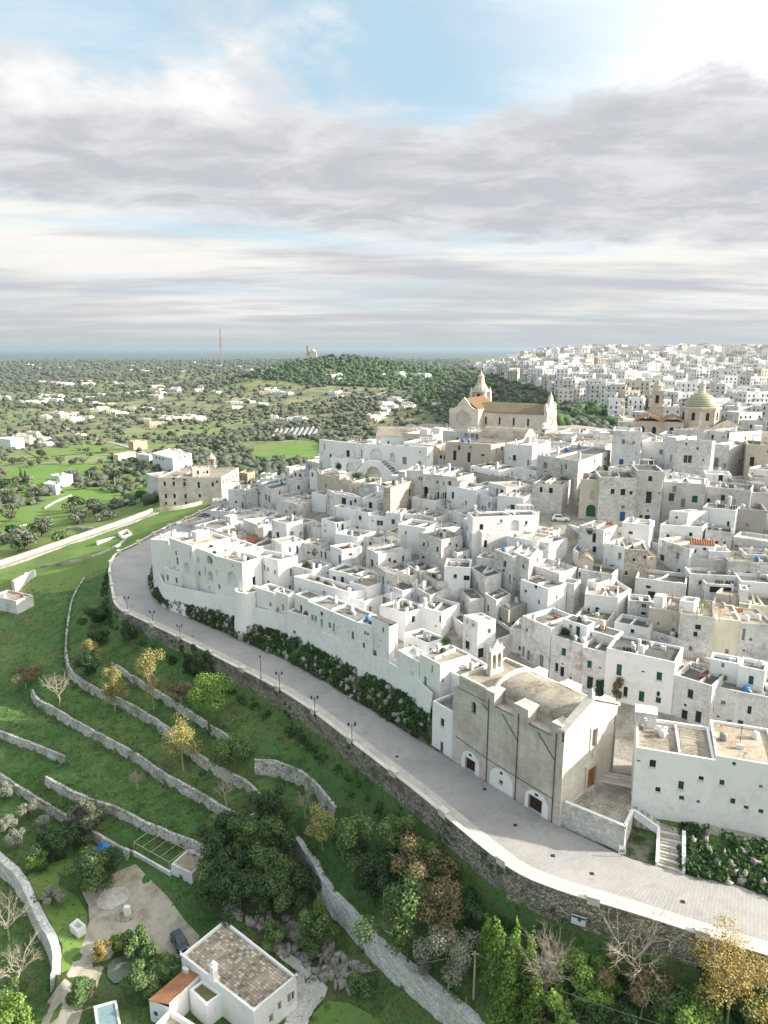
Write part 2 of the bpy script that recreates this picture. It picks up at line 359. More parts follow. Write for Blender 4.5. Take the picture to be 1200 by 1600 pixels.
def mat_rock():
    m = NB('rock', 0.95, 0.1); a = m.noise(0.8, 8, 0.68); b = m.noise(3.5, 6, 0.7)
    c = m.mix(m.ramp(a, 0.38, 0.66), (0.40, 0.375, 0.33), (0.19, 0.175, 0.145)); c = m.mix(m.ramp(b, 0.52, 0.72, 0, 0.7), c, (0.09, 0.10, 0.06))
    m.color(c); m.bump(b, 0.8, 0.12)
    m = NB('terrace_wall', 0.93, 0.1)
    vv = m.mapv((1, 1, 1.7)); d = m.voro(2.6, vv, 'DISTANCE_TO_EDGE', 'Distance'); cell = m.voro(2.6, vv)
    hs = m.N.new('ShaderNodeSeparateColor'); m.L.new(cell, hs.inputs[0]); a = m.noise(0.25, 7, 0.65); b = m.noise(1.6, 6, 0.7)
    c = m.mix(m.ramp(hs.outputs[0], 0, 1, 0, 0.8), (0.78, 0.76, 0.72), (0.58, 0.56, 0.51))
    c = m.mix(m.ramp(d, 0.09, 0.0, 0, 0.8), c, (0.15, 0.14, 0.11))
    c = m.mix(m.ramp(a, 0.44, 0.66, 0, 0.8), c, (0.25, 0.24, 0.18)); c = m.mix(m.ramp(b, 0.52, 0.66, 0, 0.85), c, (0.06, 0.085, 0.035))
    m.color(c); m.bump(m.math('ADD', m.ramp(d, 0, 0.12), b), 0.8, 0.12)
    m = NB('road_wall', 0.93, 0.1)
    vv = m.mapv((1, 1, 2.0)); d = m.voro(1.9, vv, 'DISTANCE_TO_EDGE', 'Distance'); cell = m.voro(1.9, vv)
    hs = m.N.new('ShaderNodeSeparateColor'); m.L.new(cell, hs.inputs[0]); a = m.noise(0.22, 8, 0.68, m.mapv((1, 1, 2.2))); b = m.noise(0.9, 7, 0.7)
    c = m.mix(m.ramp(hs.outputs[0], 0, 1), (0.47, 0.43, 0.36), (0.26, 0.235, 0.185))
    c = m.mix(m.ramp(d, 0.10, 0.0, 0, 0.85), c, (0.09, 0.08, 0.06))
    c = m.mix(m.ramp(a, 0.46, 0.64, 0, 0.85), c, (0.13, 0.12, 0.085)); c = m.mix(m.ramp(b, 0.56, 0.70, 0, 0.9), c, (0.035, 0.055, 0.02))
    m.color(c); m.bump(m.math('ADD', m.ramp(d, 0, 0.12), b), 0.9, 0.15)
mat_rock()
def mat_leaf(name, c1, c2, c3=None, transl=0.25):
    m = NB(name, 0.6, 0.25)
    oi = m.N.new('ShaderNodeObjectInfo'); a = m.noise(0.55, 4, 0.6); b = m.noise(3.5, 3, 0.6)
    c = m.mix(m.ramp(a, 0.38, 0.62), c1, c2)
    c = m.mix(m.ramp(b, 0.45, 0.70, 0, 0.7), c, c3 or tuple(x*0.6 for x in c1))
    c = m.mix(m.math('MULTIPLY', oi.outputs['Random'], 0.35), c, tuple(x*1.35 for x in c2))
    m.color(c)
    tr = m.N.new('ShaderNodeBsdfTranslucent'); m.L.new(c, tr.inputs['Color']); ms = m.N.new('ShaderNodeMixShader'); ms.inputs[0].default_value = transl
    m.L.new(m.b.outputs[0], ms.inputs[1]); m.L.new(tr.outputs[0], ms.inputs[2]); m.L.new(ms.outputs[0], m.N['Material Output'].inputs['Surface'])
mat_leaf('leaf_olive', (0.144, 0.163, 0.1), (0.206, 0.225, 0.15))
mat_leaf('leaf_dark', (0.046, 0.093, 0.034), (0.074, 0.127, 0.046))
mat_leaf('leaf_ivy', (0.032, 0.078, 0.019), (0.059, 0.124, 0.03), (0.014, 0.03, 0.008))
mat_leaf('leaf_mid', (0.09, 0.158, 0.051), (0.143, 0.217, 0.078))
mat_leaf('leaf_bright', (0.142, 0.25, 0.046), (0.223, 0.324, 0.074))
mat_leaf('leaf_yellow', (0.31, 0.29, 0.1), (0.42, 0.38, 0.15), (0.16, 0.165, 0.05))
mat_leaf('leaf_gold', (0.360, 0.270, 0.080), (0.440, 0.340, 0.12), (0.2, 0.16, 0.06))
mat_leaf('leaf_rust', (0.19, 0.155, 0.08), (0.27, 0.22, 0.11), (0.11, 0.09, 0.045))
mat_leaf('leaf_grey', (0.23, 0.241, 0.178), (0.31, 0.322, 0.241))
mat_leaf('leaf_pine', (0.109, 0.181, 0.058), (0.16, 0.239, 0.08))
mat_leaf('leaf_far', (0.080, 0.100, 0.066), (0.125, 0.142, 0.098))
mat_leaf('grass_blade', (0.08, 0.184, 0.035), (0.128, 0.24, 0.051))
mat_leaf('grass_lit', (0.085, 0.22, 0.030), (0.120, 0.26, 0.045))

# ------------------------------------------------------------------ mesh helpers
class MB:
    def __init__(s): s.v = []; s.f = []; s.m = []; s.uv = None
    def add(s, vs, fs, mi=0):
        o = len(s.v); s.v += [tuple(p) for p in vs]; s.f += [tuple(i+o for i in f) for f in fs]; s.m += [mi]*len(fs); return s
    def box(s, c, size, ax=None, mi=0):
        ax = ax or (Vector((1, 0, 0)), Vector((0, 1, 0)), Vector((0, 0, 1))); c = Vector(c)
        a, b, d = (ax[i]*size[i]*0.5 for i in range(3))
        vs = [c-a-b-d, c+a-b-d, c+a+b-d, c-a+b-d, c-a-b+d, c+a-b+d, c+a+b+d, c-a+b+d]
        return s.add(vs, [(0, 3, 2, 1), (4, 5, 6, 7), (0, 1, 5, 4), (1, 2, 6, 5), (2, 3, 7, 6), (3, 0, 4, 7)], mi)
    def prism(s, poly, z0, z1, mi=0, top=True, bottom=True):
        n = len(poly); vs = [(p[0], p[1], z0) for p in poly]+[(p[0], p[1], z1) for p in poly]
        fs = [(i, (i+1) % n, (i+1) % n+n, i+n) for i in range(n)]
        if top: fs.append(tuple(range(n, 2*n)))
        if bottom: fs.append(tuple(range(n-1, -1, -1)))
        return s.add(vs, fs, mi)
    def tube(s, pts, rs, n=6, mi=0, cap=True):
        pts = [Vector(p) for p in pts]; rs = rs if hasattr(rs, '__len__') else [rs]*len(pts); vs = []; fs = []
        for i, p in enumerate(pts):
            d = (pts[min(i+1, len(pts)-1)]-pts[max(i-1, 0)]); d = d.normalized() if d.length > 1e-9 else Vector((0, 0, 1))
            x = d.cross(Vector((0, 0, 1)) if abs(d.z) < 0.95 else Vector((1, 0, 0))).normalized(); y = d.cross(x)
            for k in range(n):
                a = 2*math.pi*k/n; vs.append(p+(x*math.cos(a)+y*math.sin(a))*rs[i])
        for i in range(len(pts)-1):
            for k in range(n): fs.append((i*n+k, i*n+(k+1) % n, (i+1)*n+(k+1) % n, (i+1)*n+k))
        if cap: fs += [tuple(range(n-1, -1, -1)), tuple(range((len(pts)-1)*n, len(pts)*n))]
        return s.add(vs, fs, mi)
    def lathe(s, c, prof, n=12, mi=0, a0=0.0, a1=2*math.pi):
        full = abs(a1-a0-2*math.pi) < 1e-6; m = n if full else n+1; vs = []; fs = []; c = Vector(c)
        for r, z in prof:
            for k in range(m):
                a = a0+(a1-a0)*k/n; vs.append(c+Vector((r*math.cos(a), r*math.sin(a), z)))
        for i in range(len(prof)-1):
            for k in range(n):
                k2 = (k+1) % m; fs.append((i*m+k, i*m+k2, (i+1)*m+k2, (i+1)*m+k))
        return s.add(vs, fs, mi)
    def build(s, name, mats, parent=None, origin=None, smooth=False):
        if isinstance(mats, str): mats = [mats]
        me = bpy.data.meshes.new(name); o = Vector(origin) if origin is not None else (Vector(parent['_w']) if parent is not None else Vector((0, 0, 0)))
        me.from_pydata([(p[0]-o.x, p[1]-o.y, p[2]-o.z) for p in s.v], [], s.f)
        for q in mats: me.materials.append(MATS[q])
        if len(mats) > 1: me.polygons.foreach_set('material_index', s.m)
        if smooth: me.polygons.foreach_set('use_smooth', [True]*len(me.polygons))
        if s.uv:
            ul = me.uv_layers.new(name='UVMap'); k = 0
            for f in s.f:
                for i in f: ul.data[k].uv = s.uv[i]; k += 1
        me.update()
        ob = bpy.data.objects.new(name, me); COL.objects.link(ob); ob['_w'] = list(o)
        if parent is not None: ob.parent = parent; ob.location = o-Vector(parent['_w'])
        else: ob.location = o
        return ob
def tag(o, label=None, cat=None, group=None, kind=None):
    for k, v in (('label', label), ('category', cat), ('group', group), ('kind', kind)):
        if v: o[k] = v
    return o
def thing(name, label, cat, loc, group=None):
    e = bpy.data.objects.new(name, None); COL.objects.link(e); e.location = loc; e['_w'] = list(loc); e.empty_display_size = 0.5
    return tag(e, label, cat, group)
def copy_tree(o, loc=None, rz=None, sc=None, label=None, parent=None):
    c = o.copy(); COL.objects.link(c); c.parent = parent
    if loc is not None: c.location = loc; c['_w'] = list(loc)
    if rz is not None: c.rotation_euler = (0, 0, rz)
    if sc is not None: c.scale = sc if hasattr(sc, '__len__') else (sc, sc, sc)
    if label: c['label'] = label
    for ch in o.children: copy_tree(ch, parent=c)
    return c
def npmesh(name, V, F, mat, parent=None, origin=(0, 0, 0), smooth=False):
    """V (n,3) array, F (m,k) array of equal-sided faces"""
    V = np.asarray(V, dtype=np.float32)-np.asarray(origin, dtype=np.float32); F = np.asarray(F, dtype=np.int32)
    me = bpy.data.meshes.new(name); k = F.shape[1]
    me.vertices.add(len(V)); me.vertices.foreach_set('co', V.ravel())
    me.loops.add(F.size); me.loops.foreach_set('vertex_index', F.ravel())
    me.polygons.add(len(F)); me.polygons.foreach_set('loop_start', np.arange(0, F.size, k, dtype=np.int32))
    if smooth: me.polygons.foreach_set('use_smooth', np.ones(len(F), dtype=bool))
    me.materials.append(MATS[mat]); me.update(calc_edges=True); me.validate()
    ob = bpy.data.objects.new(name, me); COL.objects.link(ob); ob['_w'] = list(origin)
    if parent is not None: ob.parent = parent; ob.location = Vector(origin)-Vector(parent['_w'])
    else: ob.location = origin
    return ob
# ------------------------------------------------------------------ terrain
def project(p):
    c = p[1]*CP-(p[2]-CAMZ)*SP; up = p[1]*SP+(p[2]-CAMZ)*CP
    return CX+FPX*p[0]/c, CY-FPX*up/c
def sstep(a, b, x):
    t = min(1, max(0, (x-a)/(b-a))); return t*t*(3-2*t)
def lerpt(tab, x):
    if x <= tab[0][0]: return tab[0][1]
    for (a, za), (b, zb) in zip(tab, tab[1:]):
        if x <= b: return za+(zb-za)*(x-a)/(b-a)
    return tab[-1][1]
PLAIN = [(0, -26), (200, -20), (370, -20), (490, -25), (680, -30), (1060, -35), (2100, -40), (5000, -45), (15000, -58)]
RIGHT = [(0, -4), (300, 4), (360, 6), (430, 14), (520, 20), (600, 24), (800, 30), (1000, 36), (1500, 54), (2000, 61), (2400, 50), (3500, -20), (6000, -45), (15000, -58)]
def far_z(x, y):
    r = math.hypot(x, y)
    a = lerpt(PLAIN, r); b = lerpt(RIGHT, r); w = sstep(0.02, 0.26, x/max(y, 60.0)) if y > 0 else 0.0
    z = a+(b-a)*w
    z += 86*math.exp(-((x+95)/300)**2-((y-1780)/330)**2)*(1-w)
    z += 26*math.exp(-((x-60)/170)**2-((y-1050)/260)**2)
    z += 22*math.exp(-((x+700)/260)**2-((y-2700)/400)**2)
    if r > 500: z += (mnoise.noise(Vector((x/420, y/420, 0.3)))*5+mnoise.noise(Vector((x/140, y/140, 5.3)))*2)*min(1, (r-500)/900)*(1 if r < 6000 else 0.3)
    return z

ROAD = [((1290,1526),(1290,1427)),((1200,1496),(1200,1399)),((1135,1477),(1140,1380)),((1044,1447),(1069,1366)),((961,1421),(1023,1353)),((879,1397),(973,1338)),
        ((808,1369),(920,1312)),((752,1325),(864,1286)),((707,1287),(800,1247)),((652,1240),(750,1215)),((573,1180),(673,1168)),((523,1140),(610,1128)),
        ((467,1097),(560,1097)),((407,1063),(500,1060)),((360,1040),(440,1028)),((283,1000),(353,990)),((213,967),(290,962)),((182,952),(253,947)),
        ((176,927),(237,925)),((170,885),(233,893)),((182,865),(240,877)),((208,854),(262,862)),((234,839),(290,845)),((262,824),(305,832)),((290,812),(330,822)),((320,797),(350,808)),((348,785),(378,795))]
R_OUT = [P(a[0], a[1], 0) for a, b in ROAD]; R_IN = [P(b[0], b[1], 0) for a, b in ROAD]
def smooth_line(pts, it=1):
    for _ in range(it):
        q = [pts[0]]
        for a, b in zip(pts, pts[1:]): q += [a*0.75+b*0.25, a*0.25+b*0.75]
        q.append(pts[-1]); pts = q
    return pts
def resample(pts, step):
    out = [pts[0].copy()]; acc = 0.0
    for a, b in zip(pts, pts[1:]):
        L = (b-a).length
        if L < 1e-6: continue
        t = step-acc
        while t <= L: out.append(a.lerp(b, t/L)); t += step
        acc = (acc+L) % step if True else 0
        acc = L-(t-step)
    if (out[-1]-pts[-1]).length > step*0.3: out.append(pts[-1].copy())
    return out
def side(pts, hint):
    """unit normals of a plan polyline on the side of hint"""
    ns = []
    for i in range(len(pts)):
        d = pts[min(i+1, len(pts)-1)]-pts[max(i-1, 0)]; n = Vector((-d.y, d.x, 0)); n = n.normalized() if n.length > 0 else Vector((1, 0, 0))
        ns.append(n)
    s = sum(n.dot(hint) for n in ns)
    return [n if s > 0 else -n for n in ns]
R_OUT = smooth_line(R_OUT); R_IN = smooth_line(R_IN)
DH = Vector((-0.7, -0.7, 0))
def road_wall_h(x): return 4.2 if x < -60 else (4.2+(x+60)/60*1.0 if x < 0 else 5.2+min(1.0, x/30))
OUT_N = side(R_OUT, DH)
ROAD_BASE = [Vector((p.x, p.y, -road_wall_h(p.x)*(1 if p.y < 235 else max(0.15, 1-(p.y-235)/50))))+n*1.15 for p, n in zip(R_OUT, OUT_N)]

# field walls and terraces: photograph line of the top, level of the top, drop
TER = {
 'a': dict(px=[(175,1035),(213,1060),(267,1093),(320,1127),(343,1143),(387,1167)], z=-8.2, h=1.5, hint=DH),
 'b': dict(px=[(398,1187),(420,1189),(440,1193),(470,1203),(495,1225),(525,1262)], z=-7.8, h=3.0, hint=DH),
 'c': dict(px=[(133,902),(113,932),(108,960),(104,990),(103,1020),(110,1050),(133,1066),(167,1083),(200,1098),(257,1132),(290,1160),(319,1187),(370,1213),(391,1225),(409,1246),(439,1279)], z=-10.8, h=2.0, hint=DH),
 'd': dict(px=[(50,1077),(57,1092),(87,1108),(133,1135),(180,1160),(213,1177),(253,1207),(297,1230),(340,1256),(377,1277),(400,1272)], z=-13.8, h=2.0, hint=DH),
 'e': dict(px=[(-30,1133),(0,1143),(53,1162),(102,1183)], z=-16.6, h=1.6, hint=DH),
 'f': dict(px=[(72,1215),(133,1247),(187,1263),(233,1288),(267,1300),(328,1327)], z=-16.6, h=1.7, hint=DH),
 'g': dict(px=[(-30,1200),(0,1208),(20,1223),(67,1253),(123,1285),(167,1313),(203,1331)], z=-19.2, h=1.6, hint=DH),
 'h': dict(px=[(-30,1310),(0,1340),(33,1367),(60,1427),(90,1480),(87,1523)], z=-20.6, h=2.6, hint=Vector((-1, -0.3, 0))),
 'i': dict(px=[(458,1300),(490,1342),(517,1390),(550,1420),(586,1465),(629,1501),(680,1541),(747,1595),(820,1660)], z=-14.6, h=3.2, hint=DH),
}
for k, t in TER.items():
    pts = [P(a, b, t['z']) for a, b in t['px']]
    t['pts'] = resample(smooth_line(pts, 1), 1.2); t['n'] = side(t['pts'], t['hint'].normalized())
    t['bot'] = [p+n*0.55-Vector((0, 0, t['h'])) for p, n in zip(t['pts'], t['n'])]

CV, CE = [], []                      # control vertices and edges of the ground
def cline(pts):
    o = len(CV); CV.extend(pts); CE.extend([(o+i, o+i+1) for i in range(len(pts)-1)])
LOW = Vector((0, 0, -0.35))
cline([p+LOW for p in R_OUT]); cline([p+LOW for p in R_IN]); cline(ROAD_BASE)
for t in TER.values(): cline([p-Vector((0, 0, 0.05)) for p in t['pts']]); cline(t['bot'])
# foot of the rampart houses, on the rocky bank
BANK = [(247,912,1.5),(258,936,2.0),(300,947,3.0),(353,957,3.6),(400,976,3.6),(457,991,3.6),(507,1018,4.0),(560,1045,4.0),(607,1066,4.0),(650,1092,4.5),(676,1120,4.5)]
cline([P(*b) for b in BANK])
# foot of the white house by the stairs
BANK2 = [(1074,1293,2.0),(1130,1308,1.9),(1200,1326,1.7),(1290,1350,1.6)]
cline([P(*b) for b in BANK2])
for x, y, z in [(-52,187,11),(-40,170,10),(-20,150,9),(0,131,7),(16,120,6),(30,108,5.5),(38,104,6.2),(45,100,6.4),(58,97,6.6),(75,93,7),(105,88,7),
                (-32,192,13.5),(-5,168,15),(20,148,16),(45,132,14),(75,126,15),(115,120,16),(150,115,16),
                (-16,203,22),(10,187,23),(40,160,25.5),(70,160,25.5),(112,155,27),(160,150,27),
                (-12,225,27),(2,225,28),(30,215,32),(62,200,33),(104,195,33),(160,195,33),(40,270,36),(112,250,33),(160,250,32),(70,300,35),(5,280,30),(110,300,30),(30,310,32),
                (-62,215,5),(-30,214,13),(-45,235,9),(-60,260,5),(-30,262,16),(-35,300,10),(-78,290,-1),
                (40,350,10),(0,350,4),(100,350,8),(-50,340,-4),(150,330,8)]:
    CV.append(Vector((x, y, z)))
for px, py, z in [(245,792,-4),(300,792,-3),(345,785,-2),(225,760,-8),(370,740,-3),
                  (240,803,-5),(180,823,-8),(120,842,-10),(60,863,-12),(0,884,-14),(-60,900,-15),
                  (232,796,-6.5),(170,816,-10),(110,836,-12.5),(50,856,-15),(0,876,-17),
                  (200,845,-6.5),(150,870,-8),(100,890,-11),(40,905,-14),(0,920,-15),(-40,960,-16),
                  (30,960,-15.5),(60,1020,-15),(0,1050,-16.6),(20,1100,-16.6),(0,1180,-19),
                  (60,1030,-13.5),(140,930,-9.5),(150,990,-9),
                  (20,830,-17),(100,800,-18),(180,780,-14),(0,800,-20),(-80,840,-20),
                  (30,1270,-21),(60,1300,-21.2),(110,1330,-21.4),(20,1330,-21.3),
                  (140,1380,-22),(200,1420,-22),(120,1460,-21.8),(250,1500,-22),(330,1420,-20.5),(300,1380,-20),(400,1400,-18.5),(350,1330,-18.5),(440,1330,-17.5),(480,1420,-19.5),
                  (480,1500,-22),(500,1560,-22.2),(560,1520,-19),(560,1590,-21.5),(100,1560,-22),(200,1620,-22.5),(400,1620,-22.5),(640,1600,-20),(700,1680,-20.5),
                  (0,1480,-24),(40,1560,-24),(0,1640,-24.5),(60,1500,-23.5),(-80,1450,-24.5),
                  (600,1420,-13.5),(680,1450,-13),(750,1480,-12.2),(740,1560,-14),(850,1540,-11),(950,1560,-9.5),(1000,1600,-10),(900,1640,-12),(1100,1600,-8.5),(1200,1620,-8.5),(1300,1600,-8.2),(1000,1700,-13),
                  (330,1190,-12),(380,1240,-12.9),(440,1240,-10.9),(480,1280,-11.6),(540,1300,-10.9)]:
    CV.append(P(px, py, z))
for x, y in [(-60, 55), (-30, 50), (0, 45), (40, 45), (80, 60), (120, 70), (-110, 60), (160, 90), (-60, 20), (0, 15), (60, 20), (130, 30), (-120, 10), (-100, 110), (-130, 150), (-150, 200), (-200, 120), (-220, 230), (-180, 280)]:
    CV.append(Vector((x, y, -25 if y < 100 and x < 50 else (-16 if x > 0 else -22))))
def inside_near(x, y): return -235 < x < 175 and -20 < y < 400
rr = 60.0; polar = []
RADII = []
while rr < 15500:
    RADII.append(rr); rr *= 1.085
for r in RADII:
    for k in range(140):
        a = 2*math.pi*k/140
        x, y = r*math.sin(a), r*math.cos(a)
        if not inside_near(x, y): polar.append(Vector((x, y, far_z(x, y))))
def cdt(vs, es):
    r = delaunay_2d_cdt([Vector((v.x, v.y)) for v in vs], es, [], 0, 1e-4)
    zz = []
    for i, ov in enumerate(r[3]):
        zz.append(vs[ov[0]].z if ov else None)
    V = []
    for i, p in enumerate(r[0]):
        z = zz[i]
        if z is None:
            z = min(((vs[j].x-p.x)**2+(vs[j].y-p.y)**2, vs[j].z) for j in range(len(CV)))[1]
        V.append(Vector((p.x, p.y, z)))
    return V, [tuple(f) for f in r[2]]
V1, F1 = cdt(CV+polar, CE)
BV1 = BVHTree.FromPolygons(V1, F1)
def gz1(x, y):
    h = BV1.ray_cast(Vector((x, y, 500)), Vector((0, 0, -1)))
    return h[0].z if h[0] else -30.0
# second pass: a finer grid with small swells
near_lines = [np.array([(p.x, p.y) for p in L]) for L in [R_OUT, R_IN, ROAD_BASE]+[t['pts'] for t in TER.values()]+[t['bot'] for t in TER.values()]]
NL = np.concatenate(near_lines)
EX = []
def in_road(x, y):
    return False
for gx in np.arange(-234, 174, 3.0):
    for gy in np.arange(20, 398, 3.0):
        x, y = gx+random.uniform(-.9, .9), gy+random.uniform(-.9, .9)
        d = np.min((NL[:, 0]-x)**2+(NL[:, 1]-y)**2)
        if d < 1.7: continue
        amp = min(1.0, math.sqrt(d)/5.0)
        z = gz1(x, y)+amp*(mnoise.noise(Vector((x/9, y/9, 1.0)))*0.40+mnoise.noise(Vector((x/3.1, y/3.1, 4.0)))*0.14)
        EX.append((x, y, z))
# keep the paved road level: nothing added between its edges
def poly_contains(poly, x, y):
    c = False; j = len(poly)-1
    for i in range(len(poly)):
        a, b = poly[i], poly[j]
        if (a[1] > y) != (b[1] > y) and x < (b[0]-a[0])*(y-a[1])/(b[1]-a[1])+a[0]: c = not c
        j = i
    return c
ROADPOLY = [(p.x, p.y) for p in R_OUT]+[(p.x, p.y) for p in reversed(R_IN)]
EX = [Vector(e) for e in EX if not poly_contains(ROADPOLY, e[0], e[1])]
GV, GF = cdt(CV+polar+EX, CE)
BVG = BVHTree.FromPolygons(GV, GF)
def gz(x, y):
    h = BVG.ray_cast(Vector((x, y, 500)), Vector((0, 0, -1)))
    return h[0].z if h[0] else -30.0
def hit(px, py, up=0.0):
    """where the line of sight meets the ground raised by up metres"""
    o = Vector((0, 0, CAMZ-up)); h = BV1.ray_cast(o, ray(px, py).normalized())
    return h[0]+Vector((0, 0, up)) if h[0] else P(px, py, -40)
TOWN = [(b.x, b.y) for b in [P(*b) for b in BANK]]+[(22, 96), (30, 88), (42, 84), (60, 78), (90, 74), (170, 70), (170, 335), (20, 335), (-40, 318), (-66, 285), (-80, 268), (-72, 215), (-66, 200)]
BANKPOLY = [(p.x, p.y) for p in R_IN[:len(R_IN)*3//4]]+[(b.x, b.y) for b in reversed([P(*b) for b in BANK])]+[(24, 92)]
GARD = [P(a, b, -22) for a, b in [(60,1600),(100,1530),(105,1500),(140,1440),(135,1400),(170,1360),(215,1350),(250,1395),(300,1450),(330,1480),(300,1530),(230,1540),(225,1600)]]
GARD = [(p.x, p.y) for p in GARD]
def ground_build():
    mats = ['meadow', 'field', 'olive_plain', 'street', 'bank_soil', 'gravel', 'far_land']
    me = bpy.data.meshes.new('ground'); me.from_pydata([tuple(v) for v in GV], [], GF)
    for q in mats: me.materials.append(MATS[q])
    idx = []
    for f in GF:
        c = sum((GV[i] for i in f), Vector())/len(f); r = math.hypot(c.x, c.y)
        if r > 2800: m = 6
        elif poly_contains(TOWN, c.x, c.y): m = 3
        elif poly_contains(BANKPOLY, c.x, c.y): m = 4
        elif c.y > 225 and r < 640 and c.x < -20: m = 1
        elif r < 330: m = 0
        else: m = 2
        idx.append(m)
    me.polygons.foreach_set('material_index', idx); me.polygons.foreach_set('use_smooth', [True]*len(GF)); me.update()
    ob = bpy.data.objects.new('ground', me); COL.objects.link(ob); ob['_w'] = [0, 0, 0]; ob['kind'] = 'structure'
ground_build()
# the sea at the horizon
mb = MB(); n = 96
mb.add([(8500*math.sin(2*math.pi*k/n), 8500*math.cos(2*math.pi*k/n), -54) for k in range(n)]+[(90000*math.sin(2*math.pi*k/n), 90000*math.cos(2*math.pi*k/n), -54) for k in range(n)],
       [(k, (k+1) % n, (k+1) % n+n, k+n) for k in range(n)]); tag(mb.build('sea', 'sea'), kind='structure')

# ------------------------------------------------------------------ the ring road, its pavement and its retaining wall
def strip(a, b, z, name, mat, kind=None, parent=None, lift=0.0, skirt=0.0):
    mb = MB(); mb.uv = []; s = 0.0
    for i, (p, q) in enumerate(zip(a, b)):
        if i: s += ((p-a[i-1]).length+(q-b[i-1]).length)*0.5
        w = (q-p).length; m_ = 5
        for k in range(m_+1):
            t = p.lerp(q, k/m_); mb.v.append((t.x, t.y, z)); mb.uv.append((k/m_*w, s) if name == 'road' else (s, k/m_*w))
    n = 6
    for i in range(len(a)-1):
        for k in range(5): mb.f.append((i*n+k, (i+1)*n+k, (i+1)*n+k+1, i*n+k+1)); mb.m.append(0)
    if skirt:
        for col in (0, 5):
            o = len(mb.v)
            for i in range(len(a)): p = mb.v[i*n+col]; mb.v.append((p[0], p[1], z-skirt)); mb.uv.append((mb.uv[i*n+col][0], mb.uv[i*n+col][1]+skirt))
            for i in range(len(a)-1): mb.f.append((i*n+col, (i+1)*n+col, o+i+1, o+i)); mb.m.append(0)
    o = mb.build(name, mat, parent)
    if kind: tag(o, kind=kind)
    return o
strip(R_OUT, R_IN, 0.0, 'road', 'road_paving', 'structure', skirt=0.45)
NP = int(len(R_OUT)*0.70)
IN_N = [-n for n in OUT_N]
walk_in = [p+n*2.3 for p, n in zip(R_OUT, IN_N)][:NP]; walk_out = [p+n*0.15 for p, n in zip(R_OUT, IN_N)][:NP]
strip(walk_out, walk_in, 0.13, 'pavement', 'pavement_slab', 'structure', skirt=0.12)

def wall_mesh(pts, ns, h_fn, top_up, thick, batter, jit, step_rows=5, seed=0):
    """a rubble wall along pts: outer face leans out by batter, top is uneven"""
    mb = MB(); rows = step_rows; cols = []
    for i, (p, n) in enumerate(zip(pts, ns)):
        h = h_fn(p); tj = mnoise.noise(Vector((p.x*.33, p.y*.33, seed)))*jit
        col = [p-n*thick*0.5+Vector((0, 0, -0.4)), p-n*thick*0.5+Vector((0, 0, top_up+tj))]
        for k in range(rows+1):
            f = k/rows
            q = p+n*(thick*0.5+batter*f)+Vector((0, 0, (top_up+tj)*(1-f)-h*f*1.0-(0.5 if k == rows else 0)))
            q += n*mnoise.noise(q*0.9+Vector((seed, 0, 0)))*jit*0.9
            col.append(q)
        cols.append(col)
    m = rows+3
    mb.v = [tuple(q) for c in cols for q in c]
    for i in range(len(cols)-1):
        for k in range(m-1): mb.f.append((i*m+k, (i+1)*m+k, (i+1)*m+k+1, i*m+k+1)); mb.m.append(0)
    for i in (0, len(cols)-1): mb.f.append(tuple(i*m+k for k in range(m))); mb.m.append(0)
    return mb
RO = resample(R_OUT, 1.5); RON = side(RO, DH)
RO_P = [(p, n) for p, n in zip(RO, RON) if p.y < 300]
rw = thing('retaining_wall', 'long rubble stone retaining wall below the curving paved road', 'wall', RO_P[0][0])
def rwh(p): return road_wall_h(p.x)*(1 if p.y < 235 else max(0.15, 1-(p.y-235)/50))
wall_mesh([p for p, n in RO_P], [n for p, n in RO_P], rwh, 0.45, 0.5, 0.65, 0.10, 7, 3).build('wall', 'road_wall', rw)
acc = 0; seg = []
for i in range(len(RO_P)-1):
    seg.append(RO_P[i])
    if len(seg) == 8 or i == len(RO_P)-2:
        seg.append(RO_P[i+1]); mb = MB()
        for (p, n) in seg:
            pass
        vs = []; fs = []
        for j, (p, n) in enumerate(seg):
            for dx_, dz_ in ((-0.34, 0.46), (-0.34, 0.60), (0.34, 0.60), (0.34, 0.46)): vs.append(p+n*dx_+Vector((0, 0, dz_)))
        for j in range(len(seg)-1):
            for k in range(4): fs.append((j*4+k, (j+1)*4+k, (j+1)*4+(k+1) % 4, j*4+(k+1) % 4))
        fs += [(0, 1, 2, 3), tuple(len(vs)-4+k for k in (3, 2, 1, 0))]
        mb.add(vs, fs); mb.build('coping', 'ashlar_light', rw)
        p, n = seg[-1]; t = Vector((-n.y, n.x, 0)); mb = MB(); mb.box(p+Vector((0, 0, 0.5)), (1.5, 0.85, 1.0), (t, n, Vector((0, 0, 1)))); mb.box(p+Vector((0, 0, 1.05)), (1.65, 0.98, 0.12), (t, n, Vector((0, 0, 1))))
        mb.build('pier', 'ashlar_light', rw); seg = []
TLAB = {'a': 'low dry stone wall just below the tall road wall, behind the yellow trees', 'b': 'high bulging stone wall in the meadow right of the umbrella pine',
        'c': 'longest pale terrace wall that curves from the far meadow past the yellow trees', 'd': 'second pale terrace wall down the slope with a rounded left end',
        'e': 'short pale terrace wall at the left edge of the photo', 'f': 'pale terrace wall running down to the white flat-roofed hut',
        'g': 'lowest terrace wall between olive garden and the blue-draped tree', 'h': 'wide sunlit whitewashed wall left of the gravel yard', 'i': 'whitewashed rubble wall running diagonally between the dark trees'}
